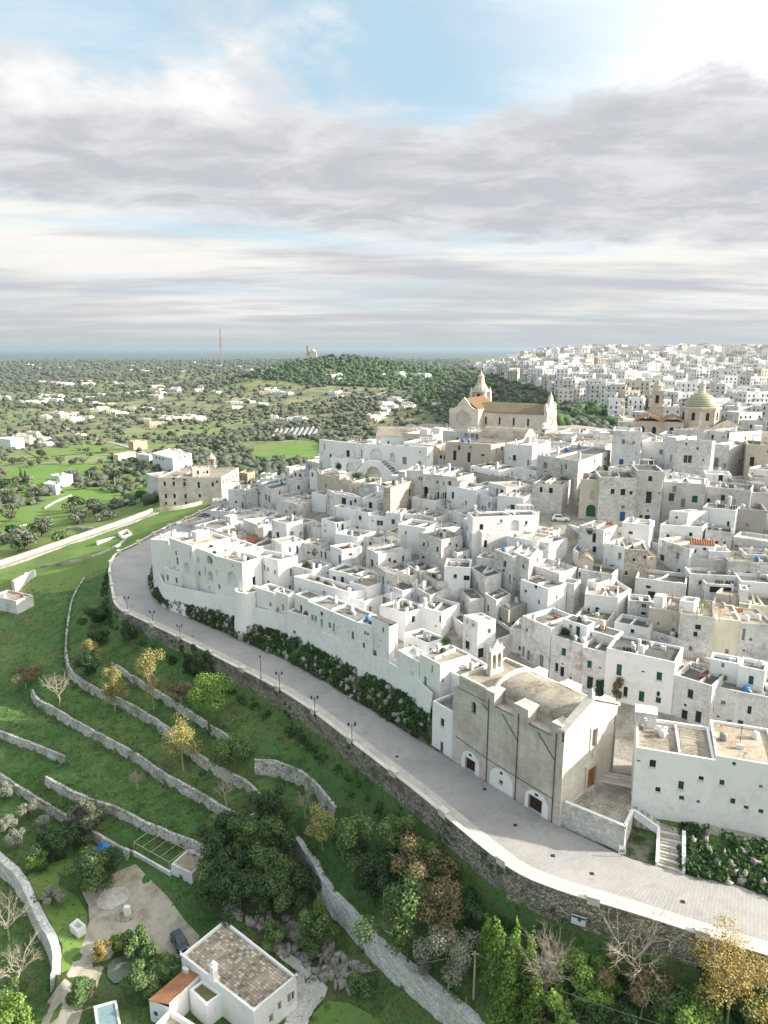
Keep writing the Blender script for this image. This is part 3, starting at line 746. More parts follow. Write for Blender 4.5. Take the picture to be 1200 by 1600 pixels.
for k, t in TER.items():
    w_ = wall_mesh(t['pts'], t['n'], lambda p, t=t: t['h'], 0.20, 0.45 if k not in 'hi' else 1.2, 0.30, 0.26, 6, ord(k))
    o = w_.build('terrace_wall', 'terrace_wall' if k not in 'hi' else 'stone_white', None, t['pts'][0]); tag(o, TLAB[k], 'wall', 'terrace walls on the slope')

# continuous battered base of the rampart, whitewashed, under the houses
bp = resample([P(*b) for b in BANK], 1.2); bn = side(bp, DH); rampw = thing('rampart_wall', 'continuous battered whitewashed base wall under the rampart houses', 'wall', bp[0])
wall_mesh([p+n*0.05+UP*4.2 for p, n in zip(bp, bn)], bn, lambda p: 6.5, 0.0, 0.3, 0.55, 0.08, 6, 71).build('wall', 'white_clean', rampw)
# ------------------------------------------------------------------ the houses of the hill town
CROPS = {1:(240,780),2:(480,660),3:(720,660),4:(960,660),5:(480,800),6:(720,800),7:(960,800),8:(480,920),9:(720,940),10:(960,940),11:(960,1060),12:(320,700),13:(400,860),14:(200,660,3.75),15:(0,640,4.615)}
def cpx(c, x, y):
    if c == 0: return x, y
    o = CROPS[c]; k = o[2] if len(o) > 2 else 5.0; return o[0]+x/k, o[1]+y/k
HOUSES = []
def inset(poly, d):
    out = []; n = len(poly)
    for i in range(n):
        p0, p1, p2 = poly[i-1], poly[i], poly[(i+1) % n]
        e1 = Vector((p1.x-p0.x, p1.y-p0.y)).normalized(); e2 = Vector((p2.x-p1.x, p2.y-p1.y)).normalized()
        n1 = Vector((-e1.y, e1.x)); n2 = Vector((-e2.y, e2.x)); k = n1+n2; den = max(0.35, 1+n1.dot(n2))
        out.append(Vector((p1.x+k.x*d/den, p1.y+k.y*d/den, 0)))
    return out
UP = Vector((0, 0, 1))
class House:
    def __init__(s, label, poly, zt, style, roof, par, name='house', group='houses of the white hill town', zb=None, cat='house', shape='flat', ridge=0):
        s.label = label; s.style = style; s.roof = roof; s.par = par; s.name = name; s.group = group; s.cat = cat; s.shape = shape; s.ridge = ridge
        a = sum(poly[i].x*poly[(i+1) % len(poly)].y-poly[(i+1) % len(poly)].x*poly[i].y for i in range(len(poly)))
        s.poly = poly if a > 0 else poly[::-1]
        s.zt = zt; s.zb = zb if zb is not None else min(min(gz(p.x, p.y) for p in s.poly), zt-2.6)-0.8
        s.ops = {i: [] for i in range(len(s.poly))}; s.extra = []; s.trim = 0
        c = sum(s.poly, Vector())/len(s.poly); s.c = Vector((c.x, c.y, s.zb))
        HOUSES.append(s)
    def edge(s, i):
        a, b = s.poly[i], s.poly[(i+1) % len(s.poly)]; d = Vector((b.x-a.x, b.y-a.y, 0)); L = d.length; d /= L
        return Vector((a.x, a.y, 0)), d, Vector((d.y, -d.x, 0)), L
def H(crop, pts, yb, label, style='white', roof='roof_stone', d=8.0, hid=2.0, par=0.7, zt=None, **k):
    pp = [cpx(crop, *p) for p in pts]; bx, by = pp[1][0], cpx(crop, 0, yb)[1]
    g = hit(bx, by, hid); zt = z_at(pp[1][0], pp[1][1], g.x, g.y) if zt is None else zt
    q = [P(a, b, zt) for a, b in pp]
    if len(q) == 2:
        e = (q[1]-q[0]).normalized(); n = Vector((-e.y, e.x, 0)); n = n if n.y > 0 else -n
        poly = [q[0], q[1], q[1]+n*d, q[0]+n*d]
    else: poly = [q[0], q[1], q[2], q[0]+q[2]-q[1]]
    # never let an edge run away along the line of sight
    return House(label, poly, zt, style, roof, par, **k)

# ---- rampart row, from the left bend to the church
H(1, [(-25,312),(118,325)], 560, 'low white bastion at the road bend, leftmost of the town', 'white_clean', 'roof_white', 9, 3, 0.3)
H(1, [(120,300),(300,365)], 800, 'leftmost tall white rampart house above the road bend', 'white_clean', 'roof_warm', 11, 0)
H(1, [(300,366),(472,432)], 860, 'white rampart house with arched loggias left of the tile roofs', 'white_clean', 'roof_warm', 12, 0)
H(1, [(472,440),(692,497)], 940, 'white rampart house with one great arch beside the round tower', 'white_clean', 'roof_stone', 6, 0)
H(1, [(80,535),(200,572)], 790, 'sloping white buttress terrace at the foot of the leftmost rampart house', 'white_clean', 'roof_white', 3.0, 0, 0.4)
H(1, [(505,385),(597,412),(735,365)], 455, 'small white house with the nearer of two red tile roofs', 'white_clean', 'tile_roof', hid=1.5, shape='gable')
H(1, [(690,318),(748,348),(870,308)], 405, 'small white house with the farther of two red tile roofs', 'white_clean', 'tile_roof', hid=1.5, shape='gable')
H(1, [(715,420),(970,475),(1125,445)], 720, 'white rampart house with a sunken roof court and round cistern', 'white_clean', 'roof_stone', hid=3, par=1.0)
H(13, [(0,290),(140,332)], 615, 'low rampart house right of the round tower, with a narrow terrace', 'white_clean', 'roof_grey', 4, 0, 0.5)
H(13, [(135,312),(250,352),(302,318)], 640, 'projecting white rampart bay with a small balcony', 'white_clean', 'roof_grey', hid=0, par=0.3)
H(13, [(245,472),(405,517)], 690, 'lowest white rampart terrace with one door, right of the bay', 'white_clean', 'roof_grey', 4, 0, 0.4)
H(13, [(302,340),(412,385)], 520, 'set-back white wall house above the lowest rampart terrace', 'white_clean', 'roof_grey', 4, 2, 0.3)
H(13, [(295,200),(728,328),(862,305)], 520, 'long rampart house with a sunlit potted roof terrace', 'white_clean', 'roof_warm', hid=2, par=0.8)
H(13, [(405,397),(790,562)], 915, 'long white rampart house with a balcony ledge along its front', 'white_clean', 'roof_grey', 5.5, 0, 0.4)
H(13, [(725,365),(845,400),(975,355)], 540, 'small rampart house with sunken brown roof court', 'white_clean', 'roof_stone', hid=2, par=0.9)
H(8, [(390,262),(510,288)], 675, 'narrow white rampart house with a pair of tiny windows', 'white_clean', 'roof_grey', 5, 0, 0.4)
H(8, [(505,238),(640,296),(705,268)], 735, 'tall white rampart house with wavy grey roof', 'white_clean', 'roof_dark', hid=0, shape='mono')
H(8, [(565,125),(770,190),(948,135)], 345, 'house with a ruined debris-strewn brown roof behind the rampart', 'white_clean', 'roof_green', hid=2, par=0.5)
H(8, [(755,345),(940,427),(1085,385)], 600, 'rampart house with dark flat roof and two white chimneys', 'white_clean', 'roof_dark', hid=2, par=0.5)
H(8, [(708,478),(875,576)], 880, 'curved white rampart bastion with sunken walk', 'white_clean', 'roof_white', 3.5, 0, 0.8)
H(8, [(880,507),(1040,592)], 1010, 'white rampart house left of the church with a fenced garden terrace', 'white_clean', 'roof_stone', 7, 0, 0.3)
H(8, [(1040,592),(1190,684)], 1110, 'white rampart house adjoining the church, with a trellised roof', 'white_clean', 'roof_green', 7, 0, 0.5)
H(0, [(676,1095),(708,1113)], 1187, 'small white annex at the left end of the stone church', 'white_clean', 'roof_grey', 5, 0, 0.5)
# ---- houses left, behind the rampart
H(12, [(298,557),(415,603),(632,578)], 735, 'white house with rounded parapet and a roof pergola', 'white', 'roof_white', par=0.9)
H(12, [(640,590),(765,560)], 720, 'white house with grey door right of the pergola house', 'white', 'roof_grey', 6, par=0.6)
H(12, [(770,585),(865,627),(980,615)], 715, 'low white house with ragged roof beside the dark rock cleft', 'white', 'roof_warm', par=0.4)
H(12, [(600,408),(735,442),(820,415)], 540, 'white house with pale domed roof in the left quarter', 'white_old', 'roof_white', par=0.3)
H(12, [(415,275),(520,322),(795,250)], 500, 'tall white house with two brown arched windows on its shaded side', 'white', 'roof_warm', par=0.6)
H(12, [(625,145),(662,155),(800,140)], 255, 'narrow white house below the palace cliff, with roof fence', 'white', 'roof_grey', hid=4)
H(12, [(40,488),(185,497)], 615, 'low greyish house beside the parked cars', 'white_old', 'roof_grey', 7)
H(12, [(190,495),(235,522),(330,510)], 610, 'small grey cube house right of the parked cars house', 'white_old', 'roof_grey')
H(12, [(318,332),(412,338)], 480, 'stone-faced house between two blueish white walls on the left', 'stone_white', 'roof_grey', 6)
H(12, [(180,320),(312,322)], 500, 'blue-tinted white house with plain front on the left slope', 'white_clean', 'roof_grey', 8)
H(12, [(60,420),(178,415)], 520, 'weathered low white house nearest the beige palace', 'white_old', 'roof_grey', 6)
H(12, [(400,260),(440,275),(470,262)], 300, 'slim white tower-like house left of the brown arched windows', 'white', 'roof_warm', hid=4)
H(12, [(430,200),(525,205)], 262, 'small pale house right of the ochre annex', 'white_old', 'roof_stone', 6)
H(12, [(820,100),(880,110)], 180, 'blueish white house under the left end of the arcaded palace', 'white', 'roof_grey', 6)
# ---- upper palace with arches
H(2, [(92,128),(150,140),(447,172)], 350, 'left wing of the long white arcaded palace', 'white_clean', 'roof_warm', hid=4, par=0.5)
H(2, [(447,166),(940,196),(986,190)], 345, 'long white arcaded palace with big loggia arch and outside stair', 'white_clean', 'roof_stone', hid=4, par=0.6)
H(2, [(180,272),(430,292)], 390, 'white arcade terrace with two arches below the palace left wing', 'white_clean', 'roof_white', 4, 1, 0.3)
H(2, [(75,362),(100,402),(352,457)], 560, 'beige stone bastion terrace below the arcade', 'beige', 'roof_stone', hid=3, par=0.5)
H(2, [(352,462),(645,500)], 600, 'white garden terrace with shrubs in front of the palace stair', 'white', 'roof_green', 9, 3, 0.7)
H(2, [(155,522),(215,553),(425,588)], 700, 'white house with teal shutters and dark flat roof at the cliff edge', 'white', 'roof_grey', hid=3)
H(2, [(210,652),(365,682)], 850, 'projecting lower storey of the cliff house with teal doors', 'white_clean', 'roof_grey', 3, 2, 0.6)
H(2, [(365,682),(480,706)], 865, 'white front bay with one green window right of the teal doors', 'white_clean', 'roof_grey', 4, 2, 0.4)
H(2, [(430,590),(548,606),(642,556)], 720, 'white house with lit right wall and tall chimney below the palace garden', 'white_clean', 'roof_grey', hid=3)
H(2, [(480,727),(612,733)], 855, 'white house with fan-shaped window', 'white_clean', 'roof_stone', 6)
H(2, [(612,705),(732,712)], 850, 'plain white house right of the fan window', 'white', 'roof_stone', 6)
H(2, [(732,702),(856,722)], 815, 'small white house left of the grey stone terrace', 'white', 'roof_green', 6)
H(2, [(856,712),(995,745),(1110,715)], 845, 'grey stone terrace house with reddish roof deck', 'stone_white', 'roof_dark', hid=2, par=0.8)
H(2, [(650,512),(832,450)], 600, 'sunlit rough stone garden wall below the palace', 'stone', 'roof_stone', 2.0, 3, 0.1)
H(2, [(775,372),(908,378)], 560, 'narrow old white house with stacked chimneys', 'white_old', 'roof_stone', 7, 4)
H(2, [(905,402),(1040,412)], 620, 'old white house with dark arched porch', 'white_old', 'roof_stone', 8, 2)
H(2, [(1035,412),(1172,430)], 640, 'old white house with dark green double door', 'white_old', 'roof_stone', 8, 2)
H(2, [(1005,652),(1110,690)], 740, 'low white house with flat roof right of the reddish deck', 'white', 'roof_stone', 6)
H(2, [(920,172),(1010,184),(1106,150)], 300, 'white block right of the palace with one sunlit wall', 'beige', 'roof_stone', hid=4)
H(3, [(-120,148),(237,172),(345,158)], 310, 'long courtyard house with three brown doors', 'beige', 'roof_stone', hid=4, par=0.4)
H(3, [(-140,62),(235,95),(320,85)], 140, 'low grey house with pale doors in front of the cathedral', 'grey', 'roof_stone', hid=2)
H(3, [(345,162),(560,182)], 372, 'white house with round corner turret and one brown window', 'white_clean', 'roof_stone', 11, 3)
H(3, [(598,255),(920,305),(1172,215)], 400, 'large stone block with wide grey stone roof and slit windows', 'stone_white', 'roof_grey', hid=7, par=0.25)
H(3, [(560,475),(795,490),(930,400)], 695, 'tall stone retaining block at the corner above the white car', 'stone_white', 'roof_green', hid=0.5, par=0.2)
H(3, [(-40,382),(300,425)], 480, 'dark stone garden wall below the courtyard house', 'dark_grey', 'roof_green', 2.5, 3, 0.1)
H(3, [(300,425),(560,478)], 560, 'long brown rubble wall left of the corner block', 'stone', 'roof_green', 2.5, 3, 0.1)
# ---- centre
H(3, [(215,467),(356,502),(560,492)], 590, 'upper storey of the stepped white house with green shutters', 'white_clean', 'roof_warm', hid=5, par=0.4)
H(3, [(112,540),(238,592),(598,545)], 735, 'middle storey of the stepped white house with green shutters', 'white_clean', 'roof_white', hid=2, par=0.6)
H(3, [(345,692),(615,702)], 745, 'long white balcony box of the stepped white house', 'white_clean', 'roof_white', 1.8, 3, 0.5)
H(3, [(95,740),(605,722)], 850, 'lower storey of the stepped white house with a walled arch', 'white_clean', 'roof_white', 5, 2, 0.4)
H(3, [(-110,490),(118,535)], 680, 'white house with two flat terraces left of the stepped white house', 'white_clean', 'roof_white', 8, 2)
H(3, [(-60,690),(92,742)], 850, 'plain white house with lean blue doors, left of the walled arch', 'white_clean', 'roof_grey', 7, 2)
H(6, [(165,162),(395,146)], 275, 'white wall house with brown double door in a niche', 'white_clean', 'roof_white', 5, 1)
H(6, [(400,152),(508,226),(578,215)], 280, 'low white lean-to with a stepped ramp', 'white_clean', 'roof_grey', hid=1, par=0.3)
H(6, [(520,117),(692,157)], 225, 'low white yard wall house below the white car', 'white_clean', 'roof_white', 3, 1)
H(6, [(598,18),(968,140)], 195, 'long sloping white wall along the lane of the white car', 'white_clean', 'roof_white', 0.8, 0.5, 0.1)
H(6, [(680,140),(722,172),(778,130)], 240, 'tiny white gabled shed with grey door', 'white_clean', 'roof_white', hid=1, par=0.2)
H(6, [(690,245),(835,205)], 290, 'low sunlit white terrace wall by the gabled shed', 'white_clean', 'roof_white', 2.5, 1)
H(5, [(620,152),(776,178),(852,142)], 265, 'cream house with mossy hipped roof', 'cream', 'roof_green', hid=2, par=0.2)
H(5, [(435,185),(560,205)], 290, 'white house with a sloping glass skylight', 'white_clean', 'roof_grey', 6)
H(5, [(460,282),(556,332),(815,282)], 540, 'tall old house with curved parapet and roof plants', 'white_old', 'roof_grey', par=0.8)
H(5, [(528,412),(602,432),(700,490)], 620, 'white house with balcony doors and swept parapet', 'white', 'roof_white', par=0.4)
H(5, [(695,470),(808,500)], 620, 'small white house with fenced dark roof', 'white_old', 'roof_dark', 5)
H(5, [(760,402),(885,472),(1032,430)], 575, 'house with sunken dark green roof and mottled parapet', 'white_old', 'roof_dark', par=0.9)
H(5, [(890,472),(1020,547),(1182,530)], 650, 'white house with ribbed grey roof and lone antenna', 'white', 'roof_stone', par=0.25)
H(5, [(838,578),(960,655),(1178,562)], 770, 'white house with crumbling stepped right wall', 'white_old', 'roof_grey', par=0.4)
H(5, [(875,155),(1050,217),(1215,180)], 430, 'tall mottled stone house with three green windows', 'stone_white', 'roof_grey', par=0.5)
H(5, [(1035,127),(1086,134),(1205,118)], 190, 'white roof room with dark door on the mottled stone house', 'white_clean', 'roof_stone', hid=5, par=0.2)
H(5, [(178,262),(270,296),(428,268)], 450, 'white house with lit blank right wall and roof pergola', 'white_clean', 'roof_white', par=0.6)
H(5, [(0,100),(62,122),(180,116)], 215, 'small white cube house under the cliff', 'white', 'roof_warm')
H(5, [(-60,240),(95,260)], 330, 'low sunlit house with brown terrace behind the sunken court', 'white', 'roof_warm', 6)
H(5, [(95,300),(190,312)], 370, 'small white house with two green doors on the plant terrace', 'white_clean', 'roof_warm', 5)
H(5, [(315,487),(398,512),(440,500)], 590, 'small white roof room on the potted terrace', 'white_clean', 'roof_warm', hid=5, par=0.2)
H(5, [(1085,268),(1172,322),(1300,285)], 420, 'white house with lit cornice and ribbed brown roof', 'white_clean', 'roof_warm', par=0.3)
H(6, [(-122,335),(-60,372),(160,362)], 430, 'low house with sunlit ribbed roof left of the black roof house', 'white', 'roof_warm', par=0.3)
H(6, [(-130,425),(75,435)], 600, 'white house with one dark slatted opening', 'white_clean', 'roof_dark', 6)
H(6, [(75,432),(196,512),(320,475)], 680, 'white house with black flat roof and slim antenna', 'white_clean', 'roof_dark', par=0.25)
H(6, [(-10,600),(70,680),(185,672)], 770, 'low white house with a weedy dark roof', 'white', 'roof_green', par=0.3)
H(6, [(185,632),(280,692),(392,640)], 830, 'small house with grey box terrace and stained wall', 'white_old', 'roof_dark', par=0.5)
H(6, [(285,730),(372,770),(540,700)], 860, 'grey-brown stained house with dark concrete deck', 'dark_grey', 'roof_grey', par=0.2)
H(6, [(262,290),(408,347)], 580, 'old white house with sunlit roof terrace and railing', 'white_old', 'roof_white', 8, 3)
H(6, [(415,312),(535,368),(610,285)], 600, 'old white house with a slanted bright parapet', 'white_old', 'roof_white', hid=4, par=0.8)
H(6, [(535,402),(770,482),(905,430)], 690, 'long weathered white house with one green window', 'stone_white', 'roof_white', hid=2, par=0.9)
H(6, [(760,542),(890,562),(940,530)], 680, 'peeling white house end beside the vine-covered gap', 'white_old', 'roof_warm', hid=3)
H(6, [(875,290),(930,322),(1030,200)], 375, 'white half-roofed house with slanting grey roof', 'white_clean', 'roof_grey', hid=2, par=0.5)
H(6, [(915,375),(1035,385)], 510, 'house with bare vaulted plaster end', 'beige', 'roof_stone', 6, 2, shape='vault')
H(6, [(985,532),(1065,557),(1165,530)], 670, 'white house with small lit roof box', 'white_clean', 'roof_warm', hid=3)
H(6, [(970,640),(1230,668)], 800, 'white house with two little windows below the lit roof box', 'white', 'roof_warm', 7, 3)
# ---- upper right
H(3, [(935,442),(1088,450)], 750, 'beige house with arched green garage door', 'beige', 'roof_green', 9, 0.5, 0.6)
H(4, [(-112,428),(178,436)], 790, 'rough stone house with three green windows and a blue door', 'stone_white', 'roof_green', 9, 0.5, 0.5)
H(4, [(178,376),(386,382)], 800, 'grey rendered house with tall green balcony window', 'grey', 'roof_dark', 9, 0.5, 0.5)
H(4, [(386,462),(714,484)], 720, 'grey house with two green doors under a white roof terrace', 'grey', 'roof_white', 8, 3, 0.3)
H(4, [(395,400),(712,440)], 500, 'white roof terrace wall with four arched chimneys', 'white_clean', 'roof_white', 0.5, 5, 0.1)
H(4, [(480,140),(766,150),(790,142)], 385, 'tall stone house with white relieving-arch window', 'stone_white', 'roof_grey', hid=5)
H(4, [(-10,62),(216,70)], 335, 'blueish white house with two small windows on top of the town', 'white_clean', 'roof_white', 10, 4)
H(4, [(216,142),(406,155)], 335, 'lower blueish white house with wall cables', 'white_clean', 'roof_white', 9, 4)
H(4, [(405,110),(482,120)], 380, 'narrow grey white house left of the tall stone house', 'white_old', 'roof_stone', 8, 4)
H(4, [(462,50),(700,62),(866,58)], 155, 'long upper house with sunlit white right wall', 'stone_white', 'roof_warm', hid=4)
H(4, [(766,165),(900,182),(1072,160)], 355, 'stone house with a grey slatted window and lit stepped gable', 'stone_white', 'roof_stone', hid=3)
H(4, [(1040,172),(1260,182)], 400, 'beige upper house with dark door at the right edge', 'beige', 'roof_stone', 10, 3)
H(4, [(900,80),(1155,62)], 155, 'pale upper house with glazed roof room', 'white_old', 'roof_stone', 9, 4)
H(4, [(714,402),(918,412)], 500, 'white house with oval balustrade and green door', 'white_clean', 'roof_white', 6, 4, 0.5)
H(4, [(704,500),(1070,532)], 690, 'long grey blank house with one tiny window', 'grey', 'roof_grey', 8, 3)
H(4, [(915,447),(1072,452)], 535, 'grey cube house with one green window', 'dark_grey', 'roof_grey', 5, 4)
H(4, [(1066,430),(1260,440)], 545, 'pale terrace house with shrubs at the right edge', 'beige', 'roof_green', 5, 4)
H(4, [(910,545),(1260,550)], 660, 'grey patched house wall at the right edge', 'grey', 'roof_dark', 8, 3)
H(4, [(920,672),(1195,690)], 835, 'dark grey concrete house with twin window', 'dark_grey', 'roof_dark', 8, 2, 0.8)
H(4, [(430,690),(576,703),(736,690)], 790, 'white roof room with one black window below the green doors', 'white_clean', 'roof_warm', hid=4, par=0.3)
H(7, [(358,97),(692,118),(738,82)], 225, 'white house with translucent terrace screen', 'white_clean', 'roof_warm', hid=2, par=0.8)
H(7, [(345,207),(592,292)], 470, 'white house with toy-like belfry on its roof', 'white_clean', 'roof_stone', 8)
H(7, [(600,255),(780,268)], 345, 'small white house with red tile roof and green door', 'white_clean', 'tile_roof', 3.5, 5, shape='gable')
H(7, [(742,305),(912,312)], 365, 'white roof terrace box right of the red tile roof', 'white_clean', 'roof_white', 4, 5, 0.9)
H(7, [(590,352),(892,378)], 495, 'grey blank house under the red tile roof', 'grey', 'roof_stone', 8)
H(7, [(892,382),(1260,402)], 545, 'dark rubble house with twin white window', 'stone_white', 'roof_stone', 8)
H(7, [(712,142),(926,162)], 262, 'stone house with two small windows above the red roof', 'stone_white', 'roof_white', 6)
H(7, [(930,190),(1260,240)], 330, 'long white blank wall house at the right edge', 'white', 'roof_white', 6)
H(7, [(1030,330),(1260,340)], 400, 'low white terrace house with grey railing at the right edge', 'white_old', 'roof_grey', 5, 3)
H(7, [(590,482),(975,502)], 610, 'long low white house with flaking upper wall', 'white_clean', 'roof_grey', 5)
H(7, [(715,560),(935,572)], 645, 'white veranda with a dark slatted window band', 'white', 'roof_grey', 3.5, 3, 0.3)
H(7, [(165,512),(562,562)], 660, 'white house with pale blue roof slab and lumber', 'white_old', 'roof_white', 7, 3)
H(7, [(85,290),(262,300)], 525, 'ruined rubble house with weeds', 'stone', 'roof_green', 6, 2, 0.2)
H(7, [(258,350),(330,350)], 450, 'slim old house between ruin and belfry house', 'beige', 'roof_green', 5)
H(7, [(-80,242),(85,278)], 500, 'white stepped-gable house with green door', 'white_clean', 'roof_grey', 8)
H(7, [(-100,572),(20,657),(132,602)], 800, 'white house with bright lit right wall and brown roof court', 'white_clean', 'roof_warm', par=0.9)
H(7, [(115,690),(292,705)], 820, 'white courtyard wall with blind arched window', 'white', 'roof_green', 4, 2)
H(7, [(20,160),(335,245)], 275, 'low white yard wall above the weedy ruin', 'white_old', 'roof_green', 2.0, 1, 0.1)
H(7, [(790,632),(970,668)], 745, 'blank beige slab house', 'beige', 'roof_stone', 6, 4)
H(7, [(985,605),(1050,612)], 715, 'tiny white roof room at the right edge', 'white_clean', 'roof_white', 3, 5)
H(7, [(978,712),(1260,745)], 850, 'cream house with terrace grille at the right edge', 'cream', 'roof_grey', 7, 3, 0.6)
H(7, [(985,540),(1260,560)], 660, 'long white house with blue-tinted wall at the right edge', 'white_clean', 'roof_grey', 6, 3)
# ---- right, rows above the church street
H(10, [(270,45),(520,87)], 285, 'beige house with rippled stained front', 'beige', 'roof_stone', 8, 4)
H(10, [(515,92),(788,128)], 460, 'tall white house with one small green window', 'white', 'roof_warm', 9, 3)
H(7, [(510,692),(625,707),(665,670)], 790, 'white roof box with open brown top', 'white_clean', 'roof_stone', hid=9, par=0.4)
H(7, [(310,652),(385,662),(412,642)], 745, 'small white roof closet beside a pergola', 'white_clean', 'roof_white', hid=8, par=0.1)
H(10, [(788,132),(992,152)], 430, 'tall cream house with faded blue patch', 'cream', 'roof_warm', 8, 3, 0.3)
H(10, [(990,172),(1260,184)], 440, 'tall grey white house at the right edge above the balcony', 'white_old', 'roof_stone', 8, 3, 0.3)
H(10, [(0,158),(272,212)], 360, 'long low white wall with one brown window', 'white_clean', 'roof_green', 5, 3)
H(10, [(272,222),(515,292)], 400, 'blueish white low house with a tiny blue window', 'white_clean', 'roof_dark', 4, 3)
H(9, [(480,110),(705,207)], 555, 'white row house with a roof patio and plastic chairs', 'white_clean', 'roof_grey', 8, 0.5, 0.9)
H(9, [(708,258),(955,337)], 665, 'white row house with planted terrace and teal shutters', 'white', 'roof_green', 5, 0.5, 0.4)
H(9, [(955,357),(1140,397)], 715, 'white row house with dark sunken terrace', 'white', 'roof_green', 5, 0.5, 0.4)
H(10, [(-60,362),(478,477)], 860, 'long white row house with climbing plant and balcony', 'white_clean', 'roof_dark', 7, 0.5, 0.4)
H(9, [(800,132),(990,196),(1056,160)], 275, 'white patio room with dark flat roof and teal door', 'white_clean', 'roof_dark', hid=8, par=0.1)
H(9, [(1005,222),(1200,278)], 340, 'white patio shed with dark lean-to roof', 'white_clean', 'roof_dark', 3.5, 7, 0.1)
H(9, [(20,105),(135,162),(275,140)], 250, 'white roof room with blue water tank', 'white_clean', 'roof_white', hid=8, par=0.3)
H(9, [(-238,-22),(205,328),(440,240)], 480, 'long stone-faced house with green shutters behind the bell gable', 'stone_white', 'roof_white', hid=2, par=0.7)
H(10, [(468,570),(768,662)], 985, 'white street house with open green shutters and a fenced roof', 'white', 'roof_dark', 7, 0.5, 0.8)
H(10, [(768,662),(1260,760)], 1040, 'white street house with three grey doors at the right edge', 'white', 'roof_grey', 8, 0.5, 0.5)
H(10, [(752,445),(975,488)], 600, 'white balcony room with grey awning', 'white_clean', 'roof_grey', 3, 6, 0.6)
H(10, [(972,500),(1180,545)], 680, 'white balcony room with blue door', 'white_clean', 'roof_grey', 4, 6, 0.6)
# ---- big blue-white house by the stairs
H(11, [(172,538),(790,640)], 1215, 'big blue-white house with a paved roof terrace beside the church stairs', 'white_clean', 'roof_stone', 9, 0.0, 0.5, zb=-0.5, zt=12.3)
H(11, [(793,602),(1300,690)], 1350, 'right half of the big blue-white house with sunlit roof', 'white_clean', 'roof_warm', 10, 0.0, 0.4, zb=-0.5, zt=12.75)

# ---- the beige palace on the left and the villas below it
def H2(crop, pts, base, zb, label, style, roof, name, cat, group, d=8, par=0.6, **k):
    """like H, but standing on level zb at the photographed foot point"""
    pp = [cpx(crop, *p) for p in pts]; b = cpx(crop, *base); g = P(b[0], b[1], zb)
    k0 = min(range(len(pp)), key=lambda i: abs(pp[i][0]-b[0])); zt = z_at(pp[k0][0], pp[k0][1], g.x, g.y); q = [P(a, c, zt) for a, c in pp]
    if len(q) == 2:
        e = (q[1]-q[0]).normalized(); n = Vector((-e.y, e.x, 0)); n = n if n.y > 0 else -n
        poly = [q[0], q[1], q[1]+n*d, q[0]+n*d]
    else: poly = [q[0], q[1], q[2], q[0]+q[2]-q[1]]
    return House(label, poly, zt, style, roof, par, name=name, cat=cat, group=group, zb=min(min(gz(p.x, p.y) for p in poly), zb)-0.5, **k)
VG = 'villas and palace on the slope left of town'
palace = H2(14, [(175,322),(545,322),(648,264)], (165,490), -4, 'large beige stone palace with rows of small windows and a roof bell turret', 'ashlar', 'roof_stone', 'palace', 'palace', VG, par=0.5)
H2(14, [(375,268),(478,262)], (165,478), -4, 'square stone roof turret block of the beige palace', 'ashlar', 'roof_stone', 'roof_turret', 'building', VG, d=5)
H2(14, [(105,300),(175,322)], (110,400), -6, 'pale blue-white lean wing at the left end of the beige palace', 'white', 'roof_warm', 'house', 'house', VG, d=10)
H2(14, [(645,292),(700,300),(742,288)], (650,345), -2, 'small ochre annex with lit right wall beside the beige palace', 'ochre', 'roof_warm', 'house', 'house', VG)
H2(14, [(140,180),(262,212),(372,180)], (150,235), -22, 'white villa with balconies behind the beige palace', 'white_clean', 'roof_white', 'villa', 'house', VG)
H2(14, [(228,160),(285,162)], (232,212), -22, 'upper white block of the villa behind the palace', 'white_clean', 'roof_white', 'villa', 'house', VG, d=6)
H2(15, [(360,470),(430,480),(522,465)], (365,530), -24, 'white cube farmhouse in the green field left of the palace', 'white_clean', 'roof_white', 'farmhouse', 'house', VG)
H2(15, [(312,530),(400,545),(440,525)], (318,580), -23, 'low white wing in front of the field farmhouse', 'white_clean', 'roof_white', 'farmhouse', 'house', VG)
H2(15, [(960,232),(1060,222)], (965,262), -26, 'low ochre farm shed beside the asphalt lane', 'ochre', 'roof_stone', 'shed', 'shed', VG, d=10)
H2(15, [(990,318),(1075,330)], (1000,348), -25, 'small white farm shed beside the villa lane', 'white', 'roof_grey', 'shed', 'shed', VG, d=8)
H2(15, [(850,325),(975,300)], (860,350), -24, 'long low ochre farm wall building in the field', 'beige', 'roof_stone', 'shed', 'shed', VG, d=5)
H2(15, [(-20,205),(75,215)], (0,250), -28, 'white barn at the left edge of the photo', 'white_clean', 'roof_white', 'barn', 'barn', VG, d=14)
H2(15, [(75,195),(210,192)], (80,232), -28, 'pale stone barn right of the white barn', 'beige', 'roof_stone', 'barn', 'barn', VG, d=12)
H2(15, [(850,885),(880,915),(950,890)], (880,940), -7, 'roofless white wall enclosure beside the sunlit road', 'white_clean', 'gravel', 'enclosure', 'enclosure', VG, par=1.6)
H2(15, [(700,950),(835,915)], (705,970), -8, 'long low white field wall joining the roofless enclosure', 'white_clean', 'roof_white', 'field_wall', 'wall', VG, d=0.6, par=0.1)
H2(15, [(160,850),(225,840)], (165,875), -19, 'tiny blueish ruin shed in the green field', 'white_old', 'roof_stone', 'shed', 'shed', VG, d=5)
H2(0, [(-14,930),(25,939)], (25,962), -16.0, 'ruined white hut at the left edge below the field road', 'white', 'roof_stone', 'hut', 'hut', VG, d=6)
H2(0, [(22,908),(55,890)], (24,930), -15.5, 'broken white boundary wall above the ruined hut', 'white_old', 'roof_white', 'ruin_wall', 'wall', VG, d=1.0, par=0.1)

